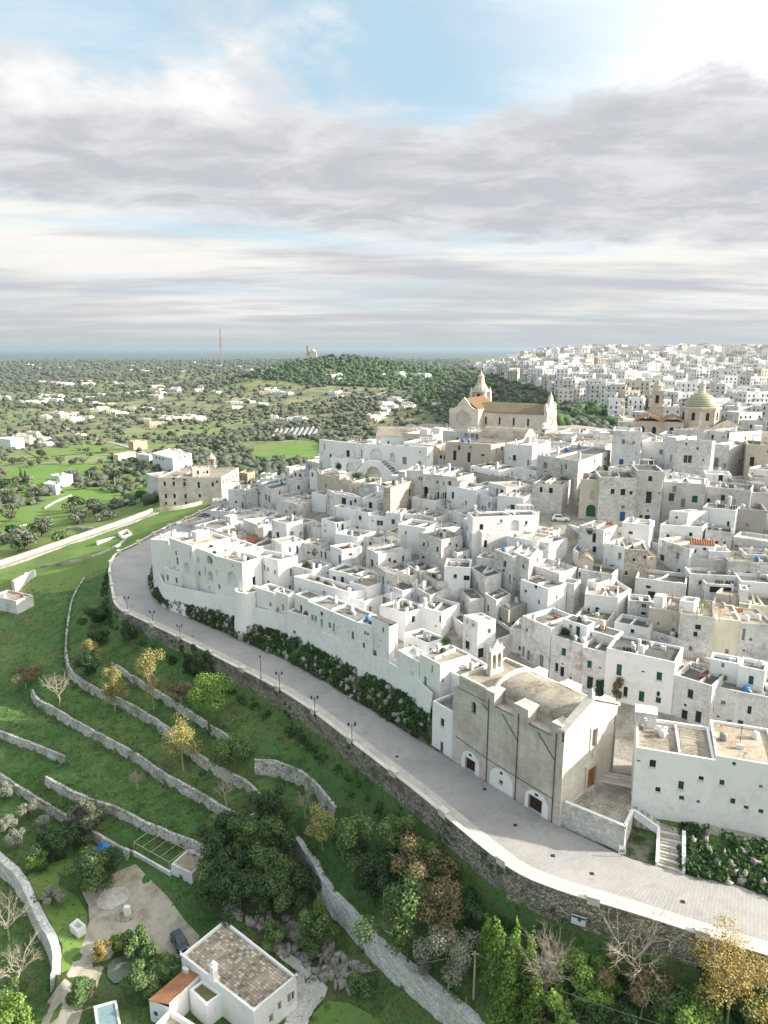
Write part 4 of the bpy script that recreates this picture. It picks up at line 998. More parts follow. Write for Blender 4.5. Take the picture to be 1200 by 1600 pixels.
# ---- weathered_pass: away from the rampart many walls and roofs are older
random.seed(57)
for h in HOUSES:
    if h.group == 'houses of the white hill town' and not any(k in h.label for k in ('rampart', 'bastion', 'blue-white', 'annex', 'palace')):
        if h.style == 'white_clean' and random.random() < .5: h.style = 'white'
        elif h.style == 'white' and random.random() < .4: h.style = 'white_old'
        if h.roof in ('roof_white', 'roof_warm') and random.random() < .5: h.roof = random.choice(['roof_stone', 'roof_grey', 'roof_dark'])
# ---- low houses filling the blocks between those above
random.seed(31)
def fill_houses():
    NOGO = [[(800,1030),(850,1030),(960,1090),(1200,1150),(1210,1215),(980,1150),(970,1260),(870,1260),(700,1180),(700,1060),(760,1000)], [(840,800),(905,770),(960,820),(1030,830),(1030,850),(930,845),(850,815)], [(480,770),(500,740),(510,800),(500,880),(480,870)], [(340,790),(290,830),(330,850),(380,800)]]
    polys = [[(v.x, v.y) for v in inset(h.poly, -1.2)] for h in HOUSES]; made = []
    CATH = [Lc0 for Lc0 in ((30, 240, 75, 305),)]
    named = list(HOUSES); bankp = resample([P(*b) for b in BANK], 3.0)
    pts = [(x, y) for x in np.arange(-60, 170, 4.0) for y in np.arange(96, 330, 4.0)]; random.shuffle(pts)
    for x, y in pts:
        x += random.uniform(-1, 1); y += random.uniform(-1, 1)
        if not poly_contains(TOWN, x, y): continue
        plateau = y > 205 and x > -5
        if plateau and (24 < x < 72 and y > 246): continue
        if plateau and (72 < x < 135 and 240 < y): continue
        z = gz1(x, y)
        if (z < 9 and y < 150) : continue
        px, py = project((x, y, z))
        if px > 1420 or any(poly_contains(g, px, py) for g in NOGO): continue
        if any(poly_contains(p, x, y) for p in polys) or min((x-b.x)**2+(y-b.y)**2 for b in bankp) < 110: continue
        rad = 7.2 if plateau else 5.0
        if any((x-a)**2+(y-b)**2 < (rad+r)**2*0.8 for a, b, r in made): continue
        ok = all(not any(poly_contains(p, x+rad*.6*math.cos(k), y+rad*.6*math.sin(k)) for p in polys) for k in (0, 1.57, 3.14, 4.71))
        if not ok: rad *= 0.7
        a = random.uniform(-.25, .25)-(0.72 if not plateau else 0.35); e_ = Vector((math.cos(a), math.sin(a), 0)); n_ = Vector((-e_.y, e_.x, 0)); sx, sy = rad*random.uniform(.8, 1.1), rad*random.uniform(.75, 1.0); c = Vector((x, y, 0))
        poly = [c-e_*sx-n_*sy, c+e_*sx-n_*sy, c+e_*sx+n_*sy, c-e_*sx+n_*sy]
        hgt = random.uniform(2.6, 4.2) if plateau else random.uniform(3.0, 6.2)
        st = random.choice(['white', 'white_clean', 'white_clean', 'stone_white', 'beige'] if plateau else ['white', 'white_clean', 'white_clean', 'white_clean', 'stone_white'])
        rf = random.choice(['roof_stone', 'roof_grey', 'roof_white', 'roof_stone', 'roof_warm'] if plateau else ['roof_stone', 'roof_grey', 'roof_dark', 'roof_warm', 'roof_green'])
        tone = {'white': 'white', 'white_old': 'weathered white', 'white_clean': 'bright white', 'stone_white': 'pale stone', 'beige': 'beige'}[st]
        made.append((x, y, rad)); rn = {'roof_stone': 'stone', 'roof_grey': 'grey', 'roof_white': 'whitewashed', 'roof_warm': 'sandy', 'roof_dark': 'black', 'roof_green': 'mossy'}[rf]
        nb = min(named, key=lambda h: (h.c.x-x)**2+(h.c.y-y)**2); sh = nb.label.split(' with')[0].split(',')[0].split()[:6]
        House('small %s house with %s roof beside the %s' % (tone, rn, ' '.join(sh)), poly, z+hgt, st, rf, random.choice([0.2, 0.5, 0.8]), shape='flat' if random.random() > .12 or not plateau else 'vault')
fill_houses()
# ------------------------------------------------------------------ openings: photographed position -> nearest wall
def cast(px, py, want=None):
    d = ray(px, py); best = None
    for h in HOUSES:
        if want is not None and h is not want: continue
        for i in range(len(h.poly)):
            a, e, n, L = h.edge(i)
            den = d.x*n.x+d.y*n.y
            if den >= -1e-6: continue
            t = (a.x*n.x+a.y*n.y)/den
            if t <= 0: continue
            x, y, z = d.x*t, d.y*t, CAMZ+d.z*t
            u = (x-a.x)*e.x+(y-a.y)*e.y
            if 0 <= u <= L and h.zb < z < h.zt and (best is None or t < best[0]): best = (t, h, i, u, z)
    return best
def uz_on(h, i, px, py):
    a, e, n, L = h.edge(i); d = ray(px, py); den = d.x*n.x+d.y*n.y
    if abs(den) < 1e-6: return None
    t = (a.x*n.x+a.y*n.y)/den
    return (d.x*t-a.x)*e.x+(d.y*t-a.y)*e.y, CAMZ+d.z*t
MISS = []
def opening(px, py, w, h_, typ):
    b = cast(px, py)
    if not b: MISS.append((px, py)); return
    t, h, i, u, z = b
    a, e, n, L = h.edge(i)
    l = uz_on(h, i, px-w/2, py); r = uz_on(h, i, px+w/2, py); tp = uz_on(h, i, px, py-h_/2); bt = uz_on(h, i, px, py+h_/2)
    if None in (l, r, tp, bt): return
    hw = min(abs(r[0]-l[0])/2, h_*t/FPX*1.6, 3.2); hw = max(hw, 0.22)
    u0, u1 = u-hw, u+hw; z0, z1 = bt[1], tp[1]
    u0 = max(u0, 0.12); u1 = min(u1, L-0.12); z1 = min(z1, h.zt-0.12); z0 = max(z0, h.zb+0.1)
    if u1-u0 < 0.25 or z1-z0 < 0.25: return
    for o in h.ops[i]:
        if u0 < o[1]+0.12 and u1 > o[0]-0.12 and z0 < o[3]+0.12 and z1 > o[2]-0.12: return
    h.ops[i].append((u0, u1, z0, z1, typ))
OPS = {  # crop: list of (x, y, w, h, kind) in the enlarged crop; kinds: g green, k dark green, t teal, b blue, s grey, d brown, o black hole, w white-framed glass, A white arched niche, a dark arch, R rust arch
 1: [(350,475,16,40,'A'),(437,475,42,65,'a'),(262,540,56,92,'A'),(445,602,42,78,'A'),(490,580,30,62,'A'),(610,620,88,110,'A'),(358,580,16,36,'b'),(618,520,12,20,'b'),(512,685,18,40,'s'),(352,675,10,28,'b'),(435,690,10,24,'b'),
     (785,645,28,80,'k'),(897,672,16,72,'d'),(892,547,14,30,'s'),(947,570,14,30,'s'),(750,510,10,12,'b'),(710,660,18,50,'A'),(175,422,12,34,'b'),(910,275,30,56,'s'),(970,288,22,62,'k'),(1083,290,24,76,'s'),(1028,698,14,28,'b'),(1065,692,16,36,'k'),(1143,708,14,26,'b'),(1073,572,14,60,'g'),(1035,97,14,26,'b'),(1100,110,14,26,'b'),(1150,272,18,36,'s'),(738,272,8,16,'b')],
 13: [(92,147,14,34,'s'),(147,170,14,34,'s'),(96,272,16,70,'d'),(112,422,18,34,'s'),(210,445,16,50,'s'),(352,462,18,70,'k'),(227,295,14,28,'b'),(343,305,14,28,'b'),(409,330,12,26,'b'),(551,420,16,54,'d'),(610,437,56,95,'d'),(662,458,34,66,'d'),(439,525,20,44,'s'),(465,533,20,44,'s'),(512,567,16,62,'b'),(575,585,20,46,'s'),(607,602,14,64,'b'),(755,665,18,62,'k'),(852,645,14,28,'b'),(873,655,12,24,'b'),(993,622,18,38,'s'),(842,743,20,40,'b'),(972,705,8,12,'b'),(642,605,8,10,'b'),(720,637,8,10,'s')],
 8: [(595,322,18,40,'s'),(442,442,20,40,'b'),(525,512,34,70,'s'),(453,345,14,28,'b'),(473,353,12,24,'b'),(560,630,54,100,'A'),(692,480,22,140,'A'),(1060,718,18,38,'s'),(1042,238,20,50,'k'),(1119,330,14,48,'k'),(1005,290,10,16,'s'),(820,670,24,50,'A'),(925,632,26,8,'o')],
 12: [(62,285,18,34,'k'),(478,382,16,50,'R'),(502,397,16,54,'R'),(617,290,14,34,'g'),(745,220,20,36,'k'),(682,110,16,44,'R'),(432,360,8,30,'b'),(420,350,8,30,'b'),(700,512,12,26,'b'),(636,497,12,22,'b'),(571,688,20,54,'k'),(512,672,26,50,'s'),(683,680,24,66,'s'),(750,672,20,34,'s'),(940,648,12,20,'s'),(432,455,8,36,'b'),(420,450,8,36,'b'),(482,470,8,18,'b'),(1085,420,36,60,'d'),(1105,420,18,54,'t'),(1175,412,22,28,'t'),(970,395,12,60,'s'),(945,295,12,30,'s'),(985,560,10,60,'b'),(965,545,10,50,'b'),(1038,603,16,46,'t'),(1077,622,18,56,'t'),(1117,648,16,54,'d'),(1190,635,20,50,'k'),(240,605,18,22,'o'),(205,560,16,18,'o'),(905,120,22,40,'s'),(375,680,8,16,'b')],
 2: [(318,248,26,60,'k'),(425,245,12,60,'s'),(538,255,106,104,'A'),(576,268,36,80,'k'),(665,272,40,72,'A'),(665,275,28,56,'w'),(760,298,34,56,'s'),(664,372,24,44,'k'),(773,383,16,16,'o'),(240,335,56,64,'A'),(335,345,66,70,'A'),(328,360,20,44,'k'),(877,322,18,40,'w'),(877,440,14,30,'s'),(895,440,12,30,'s'),(1045,258,20,50,'d'),(1076,260,16,66,'d'),(1152,258,26,76,'d'),(303,618,20,52,'t'),(285,618,40,60,'d'),(377,612,24,26,'t'),(493,655,28,62,'k'),(412,746,24,32,'k'),(275,757,10,18,'b'),(567,788,52,44,'w'),(512,770,14,16,'s'),(802,548,14,60,'k'),(915,545,60,90,'a'),(1028,560,20,64,'d'),(1022,570,40,110,'A'),(1085,585,52,80,'k'),(1137,570,20,54,'k'),(1112,478,20,40,'k'),(1016,467,12,26,'k'),(1155,790,20,20,'b'),(932,675,22,14,'b'),(640,460,50,64,'a')],
 3: [(63,272,26,76,'d'),(172,255,26,16,'d'),(418,277,26,44,'d'),(382,278,10,20,'s'),(660,350,34,76,'A'),(665,440,26,60,'A'),(700,450,30,50,'A'),(420,555,28,54,'k'),(319,550,22,52,'k'),(403,668,34,50,'g'),(168,680,12,60,'k'),(187,682,12,60,'k'),(39,628,14,32,'b'),(522,657,14,16,'s'),(372,660,10,16,'s'),(316,771,20,24,'s'),(424,805,68,90,'A'),(1016,690,74,96,'Q'),(1027,565,34,70,'A'),(1045,303,12,28,'s'),(1130,290,20,34,'s'),(790,365,16,70,'A'),(1187,540,30,40,'k'),(40,98,24,40,'w'),(90,100,24,44,'w'),(125,108,24,44,'w')],
 4: [(70,150,24,34,'s'),(150,160,20,26,'s'),(53,320,34,66,'b'),(130,322,16,20,'b'),(573,288,70,66,'w'),(563,168,16,16,'o'),(694,294,14,14,'b'),(796,312,34,76,'s'),(1075,305,36,70,'k'),(830,442,34,66,'k'),(948,520,24,28,'k'),(280,440,32,40,'k'),(67,545,36,50,'k'),(130,550,24,28,'k'),(268,586,44,92,'k'),(445,585,42,62,'g'),(628,600,44,54,'g'),(735,612,24,36,'k'),(352,553,12,12,'o'),(374,556,12,12,'o'),(65,662,26,26,'s'),(62,735,42,74,'b'),(208,735,26,22,'k'),(262,691,16,16,'b'),(256,762,40,76,'k'),(486,743,18,18,'o'),(890,104,22,42,'k'),(1037,800,30,36,'w'),(888,795,20,44,'k'),(1165,97,14,24,'s'),(862,340,16,40,'s')],
 5: [(238,102,18,48,'t'),(277,125,20,60,'t'),(316,148,18,56,'d'),(390,133,24,52,'k'),(412,48,26,32,'k'),(895,120,16,46,'g'),(1072,155,16,52,'d'),(505,400,20,60,'k'),(910,253,18,30,'k'),(1017,292,18,40,'k'),(905,355,22,26,'o'),(592,535,14,66,'k'),(628,555,12,50,'k'),(652,620,10,44,'k'),(768,596,12,14,'o'),(110,330,12,60,'g'),(142,340,14,56,'g'),(963,585,10,80,'s'),(410,545,16,50,'s'),(139,148,10,18,'s'),(820,655,14,40,'s'),(868,680,12,60,'s')],
 6: [(127,577,12,66,'b'),(47,517,50,40,'o'),(334,457,18,24,'k'),(416,522,14,20,'k'),(586,573,24,52,'g'),(212,752,16,54,'k'),(609,705,18,36,'s'),(928,728,22,30,'s'),(1000,764,20,22,'o'),(1067,768,30,44,'k'),(1027,598,12,14,'b'),(193,250,24,58,'d'),(222,225,38,100,'A'),(693,208,20,54,'s'),(768,205,32,44,'d'),(642,208,10,12,'o'),(604,160,10,12,'o'),(655,70,10,12,'o'),(810,100,10,12,'o'),(925,488,22,44,'k'),(1180,452,34,76,'g'),(50,125,14,30,'o'),(822,660,10,14,'o')],
 7: [(372,358,36,50,'g'),(645,298,38,46,'g'),(706,290,28,20,'k'),(606,457,26,34,'k'),(756,482,28,34,'k'),(797,238,24,24,'k'),(860,240,18,22,'k'),(952,268,26,20,'s'),(1125,492,36,50,'w'),(152,374,22,22,'o'),(91,478,20,34,'k'),(288,660,56,80,'k'),(230,745,40,54,'w'),(829,610,190,50,'k'),(1050,580,14,16,'s'),(889,97,22,44,'k'),(502,457,24,30,'b'),(290,362,10,20,'o'),(238,355,14,24,'o')],
 9: [(803,394,36,62,'t'),(1005,490,36,58,'t'),(748,514,26,70,'k'),(791,548,32,78,'k'),(629,466,32,100,'s'),(527,420,26,80,'s'),(488,390,20,84,'s'),(1008,635,46,96,'k'),(857,597,16,22,'b'),(515,222,16,26,'b'),(858,192,26,26,'s'),(914,235,34,84,'t'),(1016,258,18,22,'k'),(158,402,46,76,'k'),(50,340,36,66,'k'),(5,300,14,30,'k'),(414,185,28,58,'k'),(97,184,26,24,'w'),(50,155,10,32,'b'),(213,50,16,54,'k'),(305,150,24,56,'k'),(461,365,20,30,'k'),(1086,518,12,12,'b'),(794,487,16,14,'s'),(632,410,14,12,'s')],
 10: [(36,535,42,92,'t'),(350,584,44,66,'g'),(86,705,34,82,'k'),(211,742,44,84,'g'),(342,722,26,40,'k'),(342,772,42,46,'g'),(593,722,46,72,'k'),(850,790,36,30,'s'),(633,255,32,38,'k'),(594,366,28,36,'s'),(342,172,16,22,'s'),(460,220,18,32,'s'),(372,290,18,14,'b'),(140,232,30,32,'d'),(879,390,28,36,'s'),(1064,296,24,24,'s'),(698,608,34,60,'k'),(1067,615,40,70,'t'),(847,498,18,36,'s'),(223,548,12,14,'o'),(1011,384,10,12,'o'),(230,45,36,52,'s')],
 11: [(546,288,48,84,'k'),(654,302,48,94,'k'),(552,210,18,22,'k'),(847,206,44,70,'s'),(829,370,42,68,'s'),(898,338,36,32,'s'),(894,377,34,38,'s'),(983,365,42,76,'g'),(1055,248,32,64,'k'),(809,297,14,14,'o'),(299,667,50,60,'k'),(678,782,40,34,'k'),(935,669,28,30,'g'),(242,490,34,96,'k'),(455,205,10,10,'o')],
 14: [(215,360,14,26,'k'),(268,360,14,26,'k'),(331,361,14,26,'k'),(414,367,14,36,'k'),(495,363,14,24,'k'),(222,432,14,26,'k'),(273,432,14,26,'k'),(337,433,14,26,'k'),(223,475,12,18,'k'),(275,474,12,18,'k'),(340,472,12,18,'k'),(267,328,12,16,'k'),(410,293,12,20,'k'),(331,337,18,10,'k'),(560,350,8,30,'s'),(578,342,8,30,'s'),(597,332,8,30,'s'),(616,322,8,30,'s'),(634,312,8,30,'s'),(660,325,10,22,'s'),(715,330,8,20,'s'),(165,205,10,12,'k'),(185,210,10,12,'k'),(205,216,10,12,'k'),(300,205,10,14,'k'),(330,200,10,14,'k'),(245,185,8,12,'k'),(420,430,16,20,'k')],
 15: [(395,505,10,14,'k'),(455,500,8,12,'s'),(490,495,8,12,'s'),(340,560,20,24,'A')],
 0: [(1028,1234,8,8,'k'),(1065,1247,8,7,'t'),(1145,1252,8,9,'t'),(1166,1262,8,6,'t'),(1189,1268,8,7,'t'),(1096,1216,9,9,'t'),(1128,1223,8,9,'t'),(1189,1229,5,5,'s'),(1091,1253,3,5,'b'),(691,1129,6,13,'d'),(690,1168,5,18,'b'),(998,1189,3,3,'s')],
}
for c, L in OPS.items():
    for x, y, w, h_, t in L:
        a, b = cpx(c, x, y); k = (CROPS[c][2] if len(CROPS[c]) > 2 else 5.0) if c else 1.0
        opening(a, b, w/k, h_/k, t)

# auto windows: small openings on the blank walls that look toward the camera, as in the photograph
random.seed(41)
for h in HOUSES:
    for i in range(len(h.poly)):
        a, e, n, L = h.edge(i); mid = a+e*L/2; vis = -(mid.x*n.x+mid.y*n.y)/max(1, mid.length)
        if vis < 0.12 or L < 2.2 or 'wall' in h.label.split(' with')[0] or 'bastion' in h.label or 'box' in h.label: continue
        want = max(0, int(L*min(9, h.zt-h.zb-2)/11)-len(h.ops[i])); want = min(want, 4)
        for _ in range(want):
            if random.random() < 0.25: continue
            w = random.choice([0.5, 0.7, 0.9, 0.9]); hh = random.choice([0.6, 0.9, 1.3, 1.4, 2.1]); u = random.uniform(w, max(w, L-w)); z1 = h.zt-h.par-random.choice([0.6, 0.9, 1.3, 3.4, 3.8]); z0 = z1-hh
            if z0 < max(h.zb+.5, gz1(mid.x, mid.y)+.3) or u-w/2 < .2 or u+w/2 > L-.2: continue
            if any(u-w/2 < o[1]+.4 and u+w/2 > o[0]-.4 and z0 < o[3]+.3 and z1 > o[2]-.3 for o in h.ops[i]): continue
            h.ops[i].append((u-w/2, u+w/2, z0, z1, random.choice('kkksssbogd')))
# ------------------------------------------------------------------ building a house mesh
OPM = {'g': 'shutter_green', 'k': 'shutter_dark', 't': 'shutter_teal', 'b': 'shutter_blue', 's': 'shutter_grey', 'd': 'door_brown', 'R': 'rust_panel', 'o': 'hole', 'Q': 'shutter_green'}
def deep(t, w, rev): return 1.1 if t in 'Aa' and w > 1.1 else rev
def wall_face(mb, a, e, n, L, zb, zt, ops, rev=0.38):
    """one wall with real holes: cells outside the openings, jambs, and arch heads"""
    us = sorted({0.0, L}|{o[0] for o in ops}|{o[1] for o in ops}); zs = sorted({zb, zt}|{o[2] for o in ops}|{o[3] for o in ops})
    def pt(u, z, dpt=0.0): p = a+e*u-n*dpt; return (p.x, p.y, z)
    for u0, u1 in zip(us, us[1:]):
        if u1-u0 < 1e-4: continue
        z0 = zs[0]; runs = []
        for za, zc in zip(zs, zs[1:]):
            um, zm = (u0+u1)/2, (za+zc)/2
            solid = not any(o[0] < um < o[1] and o[2] < zm < o[3] for o in ops)
            if solid:
                if runs and abs(runs[-1][1]-za) < 1e-6: runs[-1][1] = zc
                else: runs.append([za, zc])
        for za, zc in runs: mb.add([pt(u0, za), pt(u1, za), pt(u1, zc), pt(u0, zc)], [(0, 1, 2, 3)])
    rev0 = rev
    for u0, u1, z0, z1, t in ops:
        rev = deep(t, u1-u0, rev0)
        if t in 'AaRQ':
            w = u1-u0; r = w/2; rise = min(r, (z1-z0)*0.6); zsp = z1-rise; K = 8
            arc = [(u0+r-r*math.cos(math.pi*k/K), zsp+rise*math.sin(math.pi*k/K)) for k in range(K+1)]
            for k in range(K):
                cu = u0 if k < K/2 else u1
                mb.add([pt(cu, z1), pt(*arc[k]), pt(*arc[k+1])], [(0, 1, 2)])
                mb.add([pt(*arc[k]), pt(*arc[k+1]), pt(*arc[k+1], rev), pt(*arc[k], rev)], [(0, 1, 2, 3)])
            mb.add([pt((u0+u1)/2, z1), pt(u0, z1), pt(*arc[K//2])], [(0, 1, 2)])
            J = [(u0, z0), (u0, zsp)], [(u1, zsp), (u1, z0)], [(u1, z0), (u0, z0)]
        else: J = [(u0, z0), (u0, z1)], [(u0, z1), (u1, z1)], [(u1, z1), (u1, z0)], [(u1, z0), (u0, z0)]
        for p, q in J: mb.add([pt(*p), pt(*q), pt(*q, rev), pt(*p, rev)], [(0, 1, 2, 3)])
def fill_opening(root, a, e, n, o, wallmat, rev=0.38):
    u0, u1, z0, z1, t = o; w, h = u1-u0, z1-z0; rev = deep(t, w, rev)
    def c(u, z, dep): p = a+e*u-n*dep; return Vector((p.x, p.y, z))
    ax = (e, n, UP); um, zm = (u0+u1)/2, (z0+z1)/2
    if t == 'A':
        mb = MB(); mb.box(c(um, zm, rev+0.05), (w, 0.1, h), ax); return mb.build('niche', wallmat, root)
    if t == 'a':
        mb = MB(); mb.box(c(um, zm, rev+0.05), (w, 0.1, h), ax); return mb.build('archway', 'hole', root)
    if t == 'w':
        mb = MB(); fw = min(0.10, w*0.12)
        for (uu, zz, sw, sh) in ((u0+fw/2, zm, fw, h), (u1-fw/2, zm, fw, h), (um, z0+fw/2, w-2*fw, fw), (um, z1-fw/2, w-2*fw, fw), (um, zm, fw*0.8, h-2*fw)): mb.box(c(uu, zz, rev-0.10), (sw, 0.08, sh), ax)
        f = mb.build('window', 'white_paint', root); mb = MB(); mb.box(c(um, zm, rev-0.04), (w-0.02, 0.04, h-0.02), ax); mb.build('pane', 'glass', f); return f
    nm = 'door' if h > 1.95 and h > w*1.5 else ('window' if t in 'os' else 'shutter')
    if t == 'o': mb = MB(); mb.box(c(um, zm, rev), (w, 0.06, h), ax); return mb.build('window', 'hole', root)
    mb = MB()
    if w > 0.5:
        mb.box(c(um, zm, rev-0.06), (w, 0.06, h), ax)
        nl = 2 if w > 0.7 else 1
        for k in range(nl):
            lw = w/nl; lu = u0+lw*(k+0.5)
            for zz, sh in ((z0+0.06, 0.10), (z1-0.06, 0.10), (zm, 0.08)): mb.box(c(lu, zz, rev-0.115), (lw-0.05, 0.05, sh), ax)
            for s in (-1, 1): mb.box(c(lu+s*(lw/2-0.05), zm, rev-0.115), (0.07, 0.049, h), ax)
    else: mb.box(c(um, zm, rev-0.06), (w, 0.06, h), ax)
    ob = mb.build(nm, OPM[t], root)
    if nm == 'shutter' or t in 'sk':
        if w > 0.45 and random.random() < 0.7:
            mb = MB(); mb.box(c(um, z0-0.05, -0.07), (w+0.25, 0.16, 0.08), ax); mb.build('sill', 'ashlar_light', root)
    return ob
CAPS = {'white_clean': ('white', 'white_clean', 'white_old'), 'white': ('white_old', 'grey', 'white'), 'white_old': ('dark_grey', 'grey', 'white_old'), 'stone_white': ('dark_grey', 'grey', 'stone_white')}
def build_house(h):
    root = thing(h.name, h.label, h.cat, h.c, h.group); h.root = root
    mb = MB(); n_ = len(h.poly)
    zt_wall = h.zt
    for i in range(n_):
        a, e, n, L = h.edge(i)
        wall_face(mb, a, e, n, L, h.zb, zt_wall, h.ops[i])
    if h.shape == 'flat':
        th = 0.32; ins = inset(h.poly, th); zr = h.zt-h.par
        for i in range(n_):
            j = (i+1) % n_; p, q, r, s = h.poly[i], h.poly[j], ins[j], ins[i]
            mb.add([(p.x, p.y, h.zt), (q.x, q.y, h.zt), (r.x, r.y, h.zt), (s.x, s.y, h.zt)], [(0, 1, 2, 3)], 1)
            mb.add([(s.x, s.y, h.zt), (r.x, r.y, h.zt), (r.x, r.y, zr), (s.x, s.y, zr)], [(0, 1, 2, 3)])
        rb = MB(); rb.add([(p.x, p.y, zr) for p in ins], [tuple(range(n_))]); rb.build('roof', h.roof, root)
    else:
        # gable / mono-pitch / vault over the quadrilateral; ridge runs along edge 1-2
        p = [Vector((q.x, q.y, h.zt)) for q in h.poly]
        # put long side along 1-2
        if (p[1]-p[0]).length > (p[2]-p[1]).length: p = p[1:]+p[:1]
        a0, a1, b1, b0 = p[0], p[1], p[2], p[3]        # short ends a0-a1 and b1-b0
        W = (a1-a0).length; rb = MB(); K = 2 if h.shape == 'gable' else (1 if h.shape == 'mono' else 10)
        def prof(t):
            if h.shape == 'gable': return W*0.20*(1-abs(2*t-1))
            if h.shape == 'mono': return 0.6*(t if (a0.y > a1.y) else 1-t)
            return W*0.26*math.sin(math.pi*t)
        ov = 0.18; al = (b1-a1).normalized()
        A = [a0.lerp(a1, t/K)+UP*prof(t/K) for t in range(K+1)]; B = [b0.lerp(b1, t/K)+UP*prof(t/K) for t in range(K+1)]
        up = UP*0.10
        A2 = [x-al*ov+up for x in A]; B2 = [x+al*ov+up for x in B]
        vs = A2+B2+[x-UP*0.09 for x in A2]+[x-UP*0.09 for x in B2]; m_ = K+1; fs = []
        for k in range(K): fs += [(k, k+1, m_+k+1, m_+k), (2*m_+k, 3*m_+k, 3*m_+k+1, 2*m_+k+1)]
        rim = list(range(m_))+[m_+k for k in range(K, -1, -1)]; rim2 = [x+2*m_ for x in rim]
        for k in range(len(rim)): j = (k+1) % len(rim); fs.append((rim[k], rim2[k], rim2[j], rim[j]))
        rb.add(vs, fs)
        mb.add(A, [tuple(range(K+1))]); mb.add(B, [tuple(range(K, -1, -1))])
        if h.shape == 'mono':
            for q0, q1, r0, r1 in ((a0, b0, A[0], B[0]), (a1, b1, A[-1], B[-1])): mb.add([q0, q1, r1, r0], [(0, 1, 2, 3)])
        if 'tile' in h.roof and h.shape == 'gable':
            nrow = int((b1-a1).length/0.42)
            for k in range(K):
                for j in range(nrow):
                    t = (j+0.5)/nrow; rb.tube([A2[k].lerp(B2[k], t)+UP*0.02, A2[k+1].lerp(B2[k+1], t)+UP*0.02], 0.13, 4, cap=False)
        rb.build('roof', h.roof, root)
    mb.build('wall', [h.style, CAPS[h.style][sum(map(ord, h.label)) % 3] if h.style in CAPS else h.style], root)
    for i in range(n_):
        a, e, n, L = h.edge(i)
        for o in h.ops[i]: fill_opening(root, a, e, n, o, h.style)
for h in HOUSES: build_house(h)

rc = P(382, 973, 3.2)+Vector((0.9, 0.9, 0)); rt = thing('round_tower', 'round white bastion tower in the middle of the rampart', 'tower', rc); zt_ = z_at(382, 920, rc.x, rc.y)
mb = MB(); mb.lathe(rc, [(3.5, -2.5), (3.1, zt_-rc.z-4), (2.9, zt_-rc.z), (2.5, zt_-rc.z), (2.5, zt_-rc.z-.9)], 24); mb.build('wall', 'white_clean', rt)
mb = MB(); mb.add([rc+Vector((2.52*math.cos(k*.2618), 2.52*math.sin(k*.2618), zt_-rc.z-.9)) for k in range(24)], [tuple(range(24))]); mb.build('roof', 'roof_green', rt)
def roof_hit(px, py):
    best = None
    for h in HOUSES:
        if h.shape != 'flat': continue
        q = P(px, py, h.zt-h.par); t = q.y
        if t > 0 and poly_contains([(v.x, v.y) for v in h.poly], q.x, q.y) and (best is None or t < best[0]): best = (t, h, q)
    return best
def chimney(px, py, hpx, wpx=3.0, kind=0):
    b = roof_hit(px, py)
    if not b: return
    t, h, q = b; w = max(0.35, wpx*t/FPX); hh = max(0.6, hpx*t/FPX*1.05)
    e = h.edge(0)[1]; ax = (e, Vector((-e.y, e.x, 0)), UP); mb = MB()
    mb.box(q+UP*hh*0.5, (w, w, hh), ax); mb.box(q+UP*(hh+0.06), (w*1.3, w*1.3, 0.12), ax); mb.box(q+UP*(hh+0.22), (w*0.7, w*0.7, 0.2), ax); mb.box(q+UP*(hh+0.36), (w*1.15, w*1.15, 0.08), ax)
    mb.build('chimney', 'white', h.root)
for c, L in {1: [(427,290,45,18),(218,140+110,40,14),(155,250,34,18),(262,250,30,10),(770,410,50,18),(1033,290,110,14),(628,325,60,22)],
             2: [(388,90,50,16),(218,135,45,14),(655,105,60,14),(545,600,90,16),(598,100,30,16),(1107,385,50,18),(985,400,30,18),(860,380,40,22),(905,390,40,16),(215,500,24,22)],
             3: [(147,495,40,22),(265,578,40,20),(112,720,60,20),(14,690,50,14),(530,165,40,30),(927,310,60,14)],
             4: [(480,395,50,20),(562,405,44,22),(610,410,48,20),(410,400,60,20),(895,660,70,22)],
             5: [(705,760,60,22),(915,600,50,24),(1000,175,30,10),(917,770,90,24),(775,790,40,24)],
             6: [(1062,365,70,24),(1085,395,50,14),(440,290,40,12)],
             8: [(700,160,60,26),(445,150,70,26),(775,190,40,22),(918,170,70,24),(795,350,30,18),(1025,500,60,28)],
             9: [(215,300,110,16),(570,150,40,24),(895,320,40,18)],
             10: [(190,400,100,22),(215,405,50,30),(155,380,20,10)],
             11: [(235,400,80,24),(345,420,30,20),(400,430,30,20)]}.items():
    for x, y, hh, w in L:
        a, b = cpx(c, x, y); chimney(a, b, hh/5, w/5)
